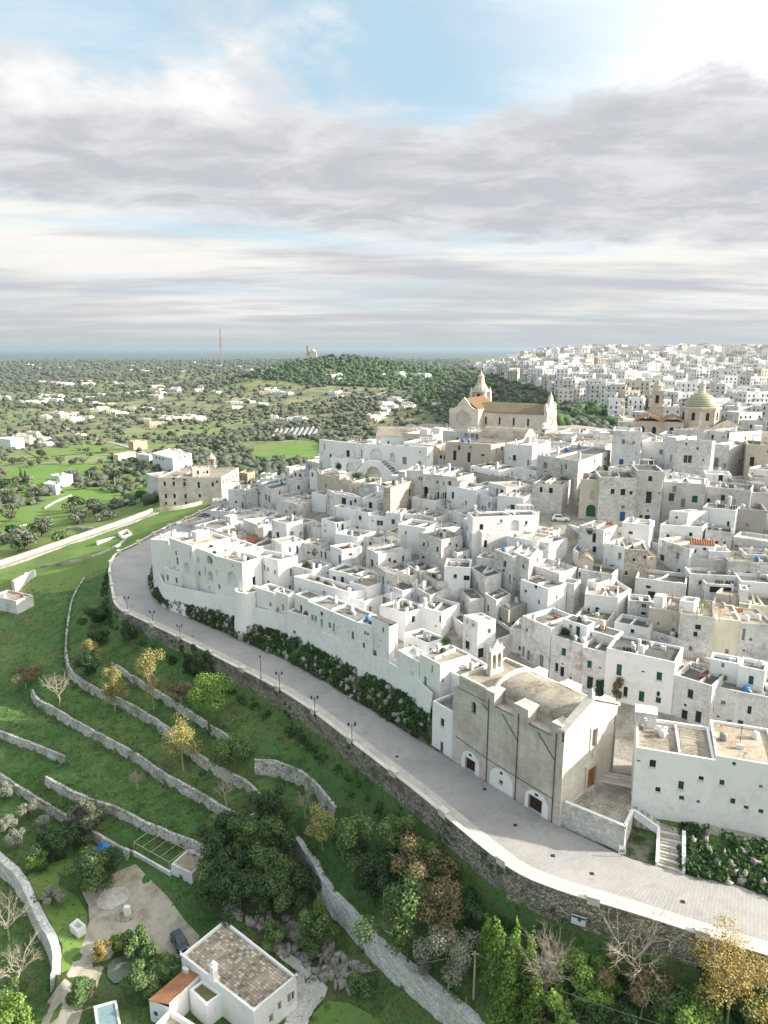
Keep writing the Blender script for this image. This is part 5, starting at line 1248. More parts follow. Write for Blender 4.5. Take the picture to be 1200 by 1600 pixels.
# small things on the flat roofs: aerials, tanks, boxes, low dividing walls
for h in HOUSES:
    if h.shape != 'flat': continue
    ar = abs(sum(h.poly[i].x*h.poly[(i+1) % 4].y-h.poly[(i+1) % 4].x*h.poly[i].y for i in range(4)))/2
    if ar < 12: continue
    zr = h.zt-h.par; p0, e, n, L = h.edge(0); ins = inset(h.poly, 0.8); ax = (e, Vector((-e.y, e.x, 0)), UP)
    def rp():
        u, v = random.random(), random.random()
        return (ins[0].lerp(ins[1], u)).lerp(ins[3].lerp(ins[2], u), v)+UP*zr
    k = min(8, int(ar/13)+1)
    for _ in range(k):
        r = random.random(); q = rp(); mb = MB()
        if r < 0.12:
            hh = random.uniform(.5, .9); mb.tube([q, q+UP*hh], 0.03, 5); mb.lathe(q+UP*hh, [(0.0, 0.0), (0.2, 0.05), (0.38, 0.16), (0.36, 0.17), (0.0, 0.03)], 10); ob_ = mb.build('satellite_dish', 'shutter_grey', h.root)
        elif r < 0.20:
            for t_ in range(3): mb.lathe(q+e*(t_*.5), [(0.0, 0.0), (0.14, 0.0), (0.2, 0.32), (0.0, 0.3)], 7); mb.lathe(q+e*(t_*.5)+UP*.3, [(0.05, 0.0), (0.26, 0.2), (0.1, 0.5), (0.0, 0.55)], 6)
            mb.build('plant_pot', random.choice(['terracotta', 'leaf_mid', 'leaf_dark']), h.root)
        elif r < 0.36:
            hh = random.uniform(1.6, 2.8); mb.tube([q, q+UP*hh], 0.035, 5)
            for f in (0.75, 0.85, 0.95): mb.box(q+UP*hh*f, (0.7*(1.3-f), 0.03, 0.03), ax)
            mb.build('antenna', 'iron', h.root)
        elif r < 0.50:
            w = random.uniform(0.4, 0.6); hh = random.uniform(0.9, 1.6); mb.box(q+UP*hh/2, (w, w, hh), ax); mb.box(q+UP*(hh+0.05), (w*1.25, w*1.25, 0.1), ax); mb.box(q+UP*(hh+0.2), (w*.6, w*.6, 0.2), ax); mb.build('chimney', random.choice(['white', 'white_old']), h.root)
        elif r < 0.64:
            mb.box(q+UP*0.3, (random.uniform(.6, 1.1), 0.4, 0.6), ax); mb.box(q+UP*0.32, (0.42, 0.43, 0.42), ax); mb.build('cooling_unit', 'plastic_white', h.root)
        elif r < 0.74:
            mb.lathe(q, [(0.0, 0.0), (0.45, 0.0), (0.5, 0.2), (0.5, 0.9), (0.3, 1.05), (0.0, 1.08)], 12); mb.build('water_tank', random.choice(['plastic_white', 'plastic_white', 'shutter_grey', 'shutter_grey', 'tank_blue', 'plastic_white']), h.root, smooth=True)
        elif r < 0.90:
            q2 = ins[0].lerp(ins[1], 0.5)+UP*zr; a_ = ins[0].lerp(ins[1], random.uniform(.25, .75)); b_ = ins[3].lerp(ins[2], random.uniform(.25, .75)); d_ = (b_-a_); l_ = d_.length
            if l_ > 2: d_ /= l_; mb.box((a_+b_)/2+UP*(zr+0.25), (l_, 0.25, 0.5), (d_, Vector((-d_.y, d_.x, 0)), UP)); mb.build('dividing_wall', h.style, h.root)
        elif ar > 28 and r < 0.96:
            w, dd = random.uniform(2.4, 3.6), random.uniform(2, 3)
            for sx in (-.5, .5):
                for sy in (-.5, .5): mb.box(q+ax[0]*w*sx+ax[1]*dd*sy+UP*1.15, (.09, .09, 2.3), ax)
            for f_ in (-.5, -.25, 0, .25, .5): mb.box(q+ax[1]*dd*f_+UP*2.34, (w+.4, .07, .08), ax)
            mb.build('pergola', random.choice(['white_paint', 'pole_wood']), h.root)
        elif ar > 60 and random.random() < .5:
            w, dd = random.uniform(2, 3.2), random.uniform(2, 3); mb.box(q+UP*1.1, (w, dd, 2.2), ax); mb.box(q+UP*2.24, (w+.3, dd+.3, 0.12), ax); mb.build('roof_room', 'white', h.root)

# outside stair of the arcaded palace, carried on an arch
hp = [h for h in HOUSES if h.label.startswith('long white arcaded palace')][0]; ip = max(range(4), key=lambda i: hp.edge(i)[3] if hp.edge(i)[2].y < 0 else 0); a_, e_, n_, L_ = hp.edge(ip); off = 2.4
def st_uz(x, y):
    d = ray(*cpx(2, x, y)); o_ = a_+n_*off; t = (o_.x*n_.x+o_.y*n_.y)/(d.x*n_.x+d.y*n_.y); return ((d.x*t-o_.x)*e_.x+(d.y*t-o_.y)*e_.y, CAMZ+d.z*t)
up = [st_uz(*p) for p in [(375,388),(455,300),(572,308),(742,470),(742,492)]]; lf, rf = st_uz(462, 492), st_uz(575, 492); tp = st_uz(518, 345); zl = min(lf[1], rf[1])-2.5
out = [(up[0][0], zl)]+up[:4]+[(up[4][0], zl), (rf[0], zl)]+[((lf[0]+rf[0])/2+(rf[0]-lf[0])/2*math.cos(math.pi*k/10), tp[1]-(rf[0]-lf[0])/2*.9+(rf[0]-lf[0])/2*.9*math.sin(math.pi*k/10)) for k in range(11)]+[(lf[0], zl)]
ps = thing('palace_stair', 'white double outside stair on an arch in front of the long palace', 'stairs', a_+e_*up[1][0]+n_*off+UP*zl); mb = MB(); n0 = len(out); vs = [a_+n_*t+e_*u+UP*z for t in (0.05, off) for u, z in out]
mb.add(vs, [tuple(range(n0)), tuple(range(2*n0-1, n0-1, -1))]+[(i, (i+1) % n0, (i+1) % n0+n0, i+n0) for i in range(n0)]); mb.build('stair_wall', 'white_clean', ps)
for (p0, p1) in ((up[0], up[1]), (up[3], up[2])):
    for k in range(9):
        f0, f1 = k/9, (k+1)/9; u0, u1 = p0[0]+(p1[0]-p0[0])*f0, p0[0]+(p1[0]-p0[0])*f1; z1 = p0[1]+(p1[1]-p0[1])*f1; mb = MB(); c = a_+n_*(off/2)+e_*((u0+u1)/2)+UP*(z1-.1); mb.box(c, (abs(u1-u0), off-.5, .3), (e_, n_, UP)); mb.build('step', 'roof_grey', ps)
# ------------------------------------------------------------------ the stone church beside the road
def frame(o, e):
    """local frame: u along e, d to its left-back, z up"""
    e = Vector((e[0], e[1], 0)).normalized(); w = Vector((-e.y, e.x, 0))
    if w.y < 0: w = -w
    return (lambda u, d, z: Vector((o[0], o[1], 0))+e*u+w*d+UP*z), e, w
def boxf(mb, L, e, w, u0, u1, d0, d1, z0, z1, mi=0):
    mb.box(L((u0+u1)/2, (d0+d1)/2, (z0+z1)/2), (abs(u1-u0), abs(d1-d0), abs(z1-z0)), (e, w, UP), mi)
cA, cB = P(706, 1187, 0), P(864, 1286, 0)
L, e, w = frame(cA, (cB-cA))
CL, CW = 21.35, 12.4
ch = thing('church', 'tall beige stone church with barrel-vaulted roof beside the road', 'church', L(CL/2, CW/2, 0))
def polyface(mb, pts): mb.add(pts, [tuple(range(len(pts)))])
def arch_pts(u0, u1, z0, zs, rise, K=12):
    c = (u0+u1)/2; r = (u1-u0)/2
    return [(u0, z0)]+[(c-r*math.cos(math.pi*k/K), zs+rise*math.sin(math.pi*k/K)) for k in range(K+1)]+[(u1, z0)]
def slab(mb, f, pts, t0, t1):
    """extrude the 2-D outline pts between depths t0 and t1 with point function f(a, b, depth)"""
    n = len(pts); vs = [f(a, b, t0) for a, b in pts]+[f(a, b, t1) for a, b in pts]
    mb.add(vs, [tuple(range(n)), tuple(range(2*n-1, n-1, -1))]+[(i, (i+1) % n, (i+1) % n+n, i+n) for i in range(n)])
# long wall with its openings
mb = MB()
aw, ew, nw = Vector((cA.x, cA.y, 0)), e, -w
ops = [(4.0, 4.95, 10.0, 12.1, 'a'), (3.05, 5.2, 0.02, 2.15, 'd'), (15.85, 18.3, 0.02, 2.35, 'd'), (10.2, 10.95, 1.05, 1.75, 'd')]
wall_face(mb, aw, ew, nw, CL, -1.0, 13.0, ops, 0.5)
boxf(mb, L, e, w, 0, CL, 11.8, CW, -1, 13)                       # rear wall
boxf(mb, L, e, w, 0, 0.6, 0.6, 11.8, -1, 13.0)                   # apse end
boxf(mb, L, e, w, 0.6, CL-0.9, 0.52, 11.8, 12.6, 12.95)          # ledge level
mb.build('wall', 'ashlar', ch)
for o in ops: fill_opening(ch, aw, ew, nw, o, 'ashlar', 0.5)
# upper works: left block, nave drum, piers
mb = MB(); boxf(mb, L, e, w, 0.5, 6.9, 0.75, 11.5, 12.96, 14.35); mb.build('apse_block', 'ashlar', ch)
mb = MB()
for (u0, u1, d0, d1) in ((0.5, 6.9, 0.75, 1.15), (0.5, 6.9, 11.1, 11.5), (0.5, 0.9, 1.15, 11.1)): boxf(mb, L, e, w, u0, u1, d0, d1, 14.36, 14.85)
mb.build('parapet', 'ashlar_light', ch)
mb = MB(); boxf(mb, L, e, w, 0.9, 6.85, 1.15, 11.1, 14.36, 14.42); mb.build('apse_roof', 'roof_stone', ch)
nv = MB(); wall_face(nv, L(7.0, 2.2, 0), e, -w, 13.6, 12.96, 14.7, [(3.6, 4.5, 13.1, 14.5, 'w'), (10.6, 11.6, 13.1, 14.5, 'w')], 0.3)
boxf(nv, L, e, w, 7.0, 20.6, 9.9, 10.2, 12.96, 14.7); nv.build('nave_wall', 'ashlar', ch)
for o in ((3.6, 4.5, 13.1, 14.5, 'w'), (10.6, 11.6, 13.1, 14.5, 'w')): fill_opening(ch, L(7.0, 2.2, 0), e, -w, o, 'ashlar', 0.3)
for u0, u1 in ((6.9, 8.6), (12.45, 15.0), (19.2, 20.75)):
    for d0, d1 in ((0.004, 2.35), (10.1, 12.396)):
        mb = MB(); boxf(mb, L, e, w, u0, u1, d0, d1, 12.97, 15.05); boxf(mb, L, e, w, u0-0.08, u1+0.08, d0-0.08, d1+0.05, 15.06, 15.2)
        mb.build('pier', 'ashlar' if d0 < 1 else 'white', ch)
for u0, u1 in ((8.6, 12.45), (15.0, 19.2)):                       # low rear parapets, whitewashed
    mb = MB(); boxf(mb, L, e, w, u0, u1, 10.25, 10.6, 12.96, 15.0); mb.build('parapet', 'white_clean', ch)
# the barrel vault
mb = MB(); K = 20; vs = []; fs = []; NU = 16
for j in range(NU+1):
    u = 7.3+(20.8-7.3)*j/NU
    for k in range(K+1):
        a = math.pi*k/K; vs.append(L(u, 6.2-4.25*math.cos(a), 14.3+1.6*math.sin(a)))
for j in range(NU):
    for k in range(K): fs.append((j*(K+1)+k, j*(K+1)+k+1, (j+1)*(K+1)+k+1, (j+1)*(K+1)+k))
mb.add(vs, fs); mb.build('vault', 'roof_stone', ch, smooth=True)
mb = MB(); slab(mb, lambda a, b, t: L(t, a, b), [(1.4, 12.96)]+[(6.2-4.9*math.cos(math.pi*k/16), 14.5+1.95*math.sin(math.pi*k/16)) for k in range(17)]+[(11.0, 12.96)], 6.92, 7.28); mb.build('gable_wall', 'white', ch)
# the sunlit front: sunlight put into its paler stone colour
mb = MB()
fo = [(3.0-3.0, -1.0), (0, 14.5), (6.4, 17.3), (CW, 14.5), (CW, -1.0)]
fa = L(CL, 0, 0)
def fac(a, b, t): return L(CL-t, a, b)
wall_face(mb, fa, w, e, CW, -1.0, 14.5, [(5.9, 8.0, 3.2, 6.5, 'd'), (6.3, 7.6, 9.7, 12.6, 's')], 0.4)
slab(mb, fac, [(0, 14.5), (6.2, 17.2), (CW, 14.5)], 0.0, 0.9)
boxf(mb, L, e, w, CL-0.9, CL-0.5, 0.01, CW-0.01, -1, 14.5)
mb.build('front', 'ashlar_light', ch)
fill_opening(ch, fa, w, e, (6.3, 7.6, 9.7, 12.6, 's'), 'ashlar_light', 0.4)
mb = MB(); boxf(mb, L, e, w, CL-0.30, CL-0.24, 5.9, 8.0, 3.2, 6.5)
for dd in (5.9, 6.95):
    for zz in (3.4, 4.45, 5.5): boxf(mb, L, e, w, CL-0.245, CL-0.19, dd+0.14, dd+0.91, zz, zz+0.85)
mb.build('door', 'door_orange', ch)
mb = MB(); boxf(mb, L, e, w, CL, CL+0.16, 5.5, 5.9, 3.2, 6.9); boxf(mb, L, e, w, CL, CL+0.16, 8.0, 8.4, 3.2, 6.9); boxf(mb, L, e, w, CL, CL+0.17, 5.9, 8.0, 6.5, 6.9); boxf(mb, L, e, w, CL, CL+0.32, 5.3, 8.6, 6.92, 7.12)
slab(mb, fac, [(5.25, 7.14), (6.95, 8.2), (8.65, 7.14)], -0.3, 0.0); boxf(mb, L, e, w, CL+0.001, CL+0.35, 6.7, 7.2, 8.22, 9.0); boxf(mb, L, e, w, CL+0.001, CL+0.22, 6.8, 7.1, 9.02, 9.5)
mb.build('portal', 'ashlar_light', ch)
mb = MB()
for (d0, d1, z0, z1) in ((6.0, 6.3, 9.5, 12.8), (7.6, 7.9, 9.5, 12.8), (6.3, 7.6, 12.6, 12.85), (5.85, 8.05, 12.87, 13.05), (6.1, 7.8, 9.3, 9.48)): boxf(mb, L, e, w, CL+0.002, CL+0.14, d0, d1, z0, z1)
mb.build('window_surround', 'ashlar_light', ch)
mb = MB(); boxf(mb, L, e, w, CL+0.003, CL+0.25, -0.2, CW+0.2, 14.42, 14.62)
for s in (0, 1):
    p0, p1 = ((-0.25, 14.55), (6.2, 17.45)) if s == 0 else ((CW+0.25, 14.55), (6.2, 17.45)); slab(mb, fac, [p0, p1, (p1[0], p1[1]+0.28), (p0[0], p0[1]+0.28)], -0.28, 0.95)
mb.build('cornice', 'ashlar_light', ch)
mb = MB(); boxf(mb, L, e, w, CL-0.7, CL-0.1, 5.9, 6.5, 17.5, 18.3); mb.lathe(L(CL-0.4, 6.2, 18.3), [(0.35, 0), (0.2, 0.3), (0.0, 0.8)], 8); mb.build('finial', 'ashlar_light', ch)
# whitewashed blind arches at street level
for u0, u1, top, holes in ((2.2, 6.1, 3.4, (3.05, 5.2, 0, 2.15)), (8.3, 12.9, 3.5, (10.2, 10.95, 1.05, 1.75)), (15.2, 19.4, 3.4, (15.85, 18.3, 0, 2.35))):
    mb = MB(); out = arch_pts(u0, u1, 0.0, top-1.9, 1.9)
    h0, h1, hz0, hz1 = holes; f = lambda a, b, t: L(a, t, b); K = len(out)
    # ring of quads between arch outline and the hole
    hole = [(h0, max(hz0, 0.0)), (h0, hz1), (h1, hz1), (h1, max(hz0, 0.0))]
    inner = []
    for (a, b) in out:
        if a <= h0+1e-6 or (b < hz1 and a < (h0+h1)/2): inner.append((h0, min(b, hz1)))
        elif a >= h1-1e-6 or (b < hz1 and a >= (h0+h1)/2): inner.append((h1, min(b, hz1)))
        else: inner.append((a, hz1))
    inner[0] = (h0, hz0); inner[-1] = (h1, hz0)
    vs = [f(a, b, -0.07) for a, b in out]+[f(a, b, -0.07) for a, b in inner]+[f(a, b, 0.0) for a, b in out]
    fs = [(i, i+1, K+i+1, K+i) for i in range(K-1)]+[(i, 2*K+i, 2*K+i+1, i+1) for i in range(K-1)]
    if hz0 > 0.1: fs.append((0, K, 2*K-1, K-1))
    mb.add(vs, fs); mb.build('white_arch', 'white_clean', ch)
    mb = MB(); boxf(mb, L, e, w, (u0+u1)/2-0.3, (u0+u1)/2+0.25, -0.10, -0.05, top-0.75, top-0.35); mb.build('vent', 'iron', ch)
for u, top in ((7.6, 13.9), (13.4, 13.9), (20.1, 13.9)):
    mb = MB(); mb.tube([L(u, -0.12, 0.0), L(u, -0.12, top)], 0.075, 6)
    if u > 7: mb.tube([L(u-3.1 if u > 8 else u-1.3, -0.14, 12.6), L(u-0.1, -0.14, 9.8 if u > 8 else 12.0)], 0.065, 6)
    mb.build('drain_pipe', 'pipe', ch)
mb = MB(); mb.tube([L(0.9, -0.06, 4.6), L(7.5, -0.06, 3.9), L(13.3, -0.06, 3.8), L(20, -0.06, 3.7)], 0.05, 5); mb.build('cable', 'pipe', ch)
# bell gable with two arches
q = P(660+452/4, 980+285/4, 14.42); bl, be, bw = frame(q, w)       # be along w
bg = MB(); ft = lambda a, b, t: Vector((q.x, q.y, 14.40))+w*a+e*t+UP*b
boxf2 = lambda mb, a0, a1, t0, t1, b0, b1: mb.box(ft((a0+a1)/2, (b0+b1)/2, (t0+t1)/2), (a1-a0, t1-t0, b1-b0), (w, e, UP))
boxf2(bg, -1.5, 1.5, -0.45, 0.45, 0, 0.9)
for a0, a1 in ((-1.35, -1.0), (-0.18, 0.18), (1.0, 1.35)): boxf2(bg, a0, a1, -0.38, 0.38, 0.9, 3.0)
for a0, a1 in ((-1.0, -0.18), (0.18, 1.0)):
    out = [(a0, 4.0), (a0, 3.0)]+[((a0+a1)/2-(a1-a0)/2*math.cos(math.pi*k/8), 3.0+0.41*math.sin(math.pi*k/8)) for k in range(1, 8)]+[(a1, 3.0), (a1, 4.0)]
    slab(bg, ft, out, -0.37, 0.37)
for a0, a1 in ((-1.35, -1.0), (-0.18, 0.18), (1.0, 1.35)): boxf2(bg, a0, a1, -0.375, 0.375, 3.0, 4.0)
boxf2(bg, -1.6, 1.6, -0.5, 0.5, 4.0, 4.22)
slab(bg, ft, [(-1.5, 4.23), (-0.9, 4.5), (-0.5, 5.1), (-0.25, 5.35), (0, 5.9), (0.25, 5.35), (0.5, 5.1), (0.9, 4.5), (1.5, 4.23)], -0.3, 0.3)
for a in (-1.35, 1.35): bg.lathe(ft(a, 4.22, 0), [(0.16, 0), (0.22, 0.2), (0.12, 0.4), (0.0, 0.9)], 6)
bg.build('bell_gable', 'ashlar_light', ch)
for a in (-0.59, 0.59):
    mb = MB(); mb.lathe(ft(a, 2.0, 0), [(0.0, 0.75), (0.16, 0.7), (0.2, 0.35), (0.32, 0.0), (0.28, 0.0)], 10); mb.box(ft(a, 2.85, 0), (0.8, 0.08, 0.12), (w, e, UP)); mb.build('bell', 'bronze', ch, smooth=False)
# forecourt of the church
FC = [L(CL+0.02, 0.6, 0), Vector((31.7, 81.7, 0)), Vector((34.0, 85.3, 0)), Vector((35.0, 87.9, 0)), Vector((37.6, 93.4, 0)), L(CL+0.02, 11.2, 0)]
fc = thing('forecourt', 'paved stone forecourt terrace in front of the church', 'terrace', FC[1])
mb = MB(); mb.prism([(p.x, p.y) for p in FC], -1.0, 3.25); mb.build('retaining_wall', 'stone_white', fc)
# paving slabs, row by row
mb = MB(); random.seed(3)
fu = (FC[1]-FC[0]).normalized(); fv = Vector((-fu.y, fu.x, 0)); fv = fv if fv.y > 0 else -fv
poly2 = [((p-FC[0]).dot(fu), (p-FC[0]).dot(fv)) for p in FC]
v = 0.0
while v < 14:
    u = -2.0; rh = random.uniform(0.6, 0.8)
    while u < 14:
        lw = random.uniform(0.6, 1.1)
        if all(poly_contains(poly2, a, b) for a, b in ((u+.05, v+.05), (u+lw-.05, v+.05), (u+lw-.05, v+rh-.05), (u+.05, v+rh-.05))):
            c = FC[0]+fu*(u+lw/2)+fv*(v+rh/2); mb.box((c.x, c.y, 3.28+random.uniform(0, 0.03)), (lw-0.04, rh-0.04, 0.10), (fu, fv, UP))
        u += lw
    v += rh
o = mb.build('paving_slab', 'street', fc); o['kind'] = 'stuff'
def parapet(pts, z0, z1, th, name, mat, parent, cap=None):
    for a, b in zip(pts, pts[1:]):
        d = (b-a); l = Vector((d.x, d.y, 0)).length; d = Vector((d.x, d.y, 0))/l; n = Vector((-d.y, d.x, 0)); za, zb_ = a.z, b.z
        mb = MB(); vs = []
        for p in (a, b):
            for s, zz in ((-1, z0), (1, z0), (1, z1), (-1, z1)): vs.append(Vector((p.x, p.y, 0))+n*s*th/2+UP*(p.z+zz))
        mb.add(vs, [(0, 1, 2, 3), (7, 6, 5, 4), (0, 4, 5, 1), (1, 5, 6, 2), (2, 6, 7, 3), (3, 7, 4, 0)]); mb.build(name, mat, parent)
        if cap:
            mb = MB(); vs = []
            for p in (a, b):
                for s, zz in ((-1, z1+.004), (1, z1+.004), (1, z1+.12), (-1, z1+.12)): vs.append(Vector((p.x, p.y, 0))+n*s*(th/2+.06)+UP*(p.z+zz))
            mb.add(vs, [(0, 1, 2, 3), (7, 6, 5, 4), (0, 4, 5, 1), (1, 5, 6, 2), (2, 6, 7, 3), (3, 7, 4, 0)]); mb.build('coping', cap, parent)
parapet([p+UP*3.25 for p in (FC[0]+fu*0.3+fv*0.05, FC[1]+Vector((0, .25, 0)), FC[2]+Vector((-.1, 0, 0)))], 0, 0.55, 0.34, 'parapet', 'stone_white', fc, 'white_clean')
# five broad steps up to the lane
s0a, s0b = L(CL+0.05, 8.9, 0), Vector((36.6, 90.6, 0)); back = Vector((0.45, 0.89, 0)).normalized()
st = thing('church_steps', 'five broad stone steps between the church front and the blue-white house', 'steps', s0a)
for k in range(5):
    a, b = s0a+back*0.55*k, s0b+back*0.55*k; mb = MB()
    mb.prism([(p.x, p.y) for p in (a, b, b+back*(6.5-0.55*k), a+back*(6.5-0.55*k))], 2.8, 3.42+0.17*k); mb.build('step', 'ashlar_light' if k < 4 else 'street', st)
# stair down to the road, two flights
ss = thing('side_stair', 'long stone stair with white cheeks from the road up to the church terrace', 'stairs', Vector((36.5, 80, 0)))
def flight(a0, a1, b0, b1, z0, z1, n):
    for k in range(n):
        f0, f1 = k/n, (k+1)/n; mb = MB()
        q = [a0.lerp(b0, f0), a1.lerp(b1, f0), a1.lerp(b1, f1), a0.lerp(b0, f1)]; mb.prism([(p.x, p.y) for p in q], -0.4, z0+(z1-z0)*f1); mb.build('step', 'street' if k % 2 else 'ashlar', ss)
V3 = lambda x, y, z=0: Vector((x, y, z))
flight(V3(35.3, 79.2), V3(37.9, 77.8), V3(37.0, 83.7), V3(39.7, 82.7), 0.0, 1.9, 11)
mb = MB(); mb.prism([(37.0, 83.72), (39.7, 82.72), (40.2, 84.0), (37.6, 85.2)], -0.4, 1.9); mb.build('landing', 'street', ss)
flight(V3(37.0, 83.75), V3(37.62, 85.15), V3(34.15, 85.4), V3(34.95, 87.6), 1.9, 3.3, 8)
parapet([V3(35.2, 79.2, 0), V3(36.9, 83.6, 1.9), V3(34.1, 85.3, 3.3)], -0.6, 0.45, 0.30, 'cheek_wall', 'white_clean', ss, 'white_clean')
parapet([V3(38.05, 77.8, 0), V3(39.9, 82.7, 1.9)], -0.6, 0.55, 0.34, 'cheek_wall', 'white_clean', ss, 'white_clean')
mb = MB(); mb.box(V3(31.2, 80.9, 1.0), (0.9, 0.06, 1.2)); sg = mb.build('notice_board', 'plastic_white', None, V3(31.2, 80.9, 0)); tag(sg, 'small white notice board at the foot of the church terrace wall', 'sign')
mb = MB(); mb.tube([V3(31.2, 80.93, 0), V3(31.2, 80.93, 1.7)], 0.04, 6); mb.build('post', 'iron', sg)
mb = MB(); mb.box(V3(31.2, 80.86, 0.85), (0.7, 0.03, 0.5)); mb.build('panel', 'shutter_grey', sg)

# ------------------------------------------------------------------ cathedral on the hilltop
C0 = PY(850, 678, 262); gzc = 33.5
Lc, e2, w2 = frame(C0, (-0.866, 0.5))                              # u runs left along the nave
w2 = Vector((0.5, 0.866, 0)); Lc = lambda u, d, z: Vector((C0.x, C0.y, 0))+e2*u+w2*d+UP*(z+gzc)
ca = thing('cathedral', 'hilltop cathedral with rose window, red transept roof and pointed bell tower', 'church', Lc(15, 5, 0))
def gable_roof(parent, L, u0, u1, d0, d1, ze, zr, along, mat, ov=0.4):
    """pitched roof with tile ribs; along 'u' or 'd' is the ridge direction"""
    mb = MB()
    if along == 'u':
        A = [L(u0-ov, d0-ov, ze-0.1), L(u0-ov, (d0+d1)/2, zr), L(u0-ov, d1+ov, ze-0.1)]; B = [L(u1+ov, d0-ov, ze-0.1), L(u1+ov, (d0+d1)/2, zr), L(u1+ov, d1+ov, ze-0.1)]; ln = u1-u0
    else:
        A = [L(u0-ov, d0-ov, ze-0.1), L((u0+u1)/2, d0-ov, zr), L(u1+ov, d0-ov, ze-0.1)]; B = [L(u0-ov, d1+ov, ze-0.1), L((u0+u1)/2, d1+ov, zr), L(u1+ov, d1+ov, ze-0.1)]; ln = d1-d0
    up = UP*0.16; vs = A+B+[x+up for x in A]+[x+up for x in B]
    mb.add(vs, [(0, 1, 4, 3), (1, 2, 5, 4), (6, 9, 10, 7), (7, 10, 11, 8), (0, 3, 9, 6), (2, 8, 11, 5), (0, 6, 7, 1), (1, 7, 8, 2), (3, 4, 10, 9), (4, 5, 11, 10)])
    n = int(ln/0.5)
    for s in (0, 1):
        for k in range(n):
            t = (k+.5)/n; mb.tube([A[s].lerp(B[s], t)+up+UP*0.03, A[s+1].lerp(B[s+1], t)+up+UP*0.03], 0.15, 4, cap=False)
    return mb.build('roof', mat, parent)
mb = MB(); wall_face(mb, Lc(26, 0, -gzc), -e2, -w2, 26, gzc-3, gzc+8, [(2.5+5.6*k, 3.3+5.6*k, gzc+3.4, gzc+6.2, 'k') for k in range(4)], 0.4)
boxf3 = lambda mb, u0, u1, d0, d1, z0, z1: mb.box(Lc((u0+u1)/2, (d0+d1)/2, (z0+z1)/2), (abs(u1-u0), abs(d1-d0), abs(z1-z0)), (e2, w2, UP))
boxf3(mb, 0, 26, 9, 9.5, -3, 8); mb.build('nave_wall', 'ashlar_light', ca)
for k in range(4): fill_opening(ca, Lc(26, 0, -gzc), -e2, -w2, (2.5+5.6*k, 3.3+5.6*k, gzc+3.4, gzc+6.2, 'k'), 'ashlar_light', 0.4)
gable_roof(ca, Lc, 0, 25.5, 0, 9.5, 8, 11.2, 'u', 'tile_olive')
mb = MB(); boxf3(mb, -0.0, 22, -4.0, -0.02, -3, 2.4); mb.build('aisle', 'ashlar', ca)
# west front with curved gable and rose
ff = lambda a, b, t: Lc(-t, a, b)
prof = [(-3.6, -3), (-3.6, 3.2), (-2.6, 4.6), (-0.9, 5.4), (-0.9, 9.2), (0.8, 9.8), (2.2, 11.2), (3.3, 13.6), (4.75, 15.0), (6.2, 13.6), (7.3, 11.2), (8.7, 9.8), (10.4, 9.2), (10.4, 5.4), (12.1, 4.6), (13.1, 3.2), (13.1, -3)]
mb = MB(); slab(mb, ff, prof, -0.1, 0.9); mb.build('west_front', 'ashlar_light', ca)
mb = MB()
for r0, r1, t in ((2.35, 2.75, 1.15), (1.55, 1.75, 1.1), (0.45, 0.7, 1.1)):
    n = 28; vs = []
    for k in range(n):
        a = 2*math.pi*k/n
        for r, tt in ((r0, 0.92), (r1, 0.92), (r1, t), (r0, t)): vs.append(ff(4.75+r*math.cos(a), 6.0+r*math.sin(a), tt))
    mb.add(vs, [(k*4+j, ((k+1) % n)*4+j, ((k+1) % n)*4+(j+1) % 4, k*4+(j+1) % 4) for k in range(n) for j in range(4)])
for k in range(20):
    a = 2*math.pi*k/20; mb.tube([ff(4.75+0.6*math.cos(a), 6+0.6*math.sin(a), 1.03), ff(4.75+2.4*math.cos(a), 6+2.4*math.sin(a), 1.03)], 0.09, 4)
rs = mb.build('rose_window', 'ashlar_warm', ca)
mb = MB(); n = 24; mb.add([ff(4.75+2.4*math.cos(2*math.pi*k/n), 6+2.4*math.sin(2*math.pi*k/n), 0.93) for k in range(n)], [tuple(range(n))]); mb.build('pane', 'shutter_grey', rs)
for a in (-0.6, 10.1, 4.75):
    mb = MB(); zt = 9.2 if a != 4.75 else 14.8; mb.lathe(ff(a, zt, 0.4), [(0.7, 0), (0.7, 1.6), (0.95, 1.8), (0.55, 2.1), (0.25, 2.7), (0, 3.2)] if a != 4.75 else [(0.35, 0), (0.25, 0.6), (0, 1.3)], 8); mb.build('pinnacle', 'ashlar_light', ca)
for a in (-0.9, 10.0): mb = MB(); mb.box(ff(a+0.25, 3.0, 1.0), (0.6, 0.4, 12), (w2, e2, UP)); mb.build('buttress', 'ashlar_light', ca)
# transept
mb = MB(); tprof = [(23.9, -3), (23.9, 9.2), (25.6, 9.4), (27.2, 10.4), (28.6, 12.2), (29.9, 13.6), (31.2, 12.2), (32.6, 10.4), (34.2, 9.4), (35.9, 9.2), (35.9, -3)]
slab(mb, lambda a, b, t: Lc(a, t, b), tprof, -5.6, -4.8); slab(mb, lambda a, b, t: Lc(a, t, b), tprof, 14.0, 14.8)
boxf3(mb, 24.2, 24.8, -4.8, 14.0, -3, 9.0); boxf3(mb, 35.0, 35.6, -4.8, 14.0, -3, 9.0); mb.build('transept', 'ashlar_light', ca)
mb = MB()
n = 24
for r0, r1, t in ((2.5, 3.0, -5.95),):
    vs = []
    for k in range(n):
        a = 2*math.pi*k/n
        for r, tt in ((r0, -5.62), (r1, -5.62), (r1, t), (r0, t)): vs.append(Lc(29.9+r*math.cos(a), tt, 6.0+r*math.sin(a)))
    mb.add(vs, [(k*4+j, ((k+1) % n)*4+j, ((k+1) % n)*4+(j+1) % 4, k*4+(j+1) % 4) for k in range(n) for j in range(4)])
oc = mb.build('oculus', 'ashlar', ca)
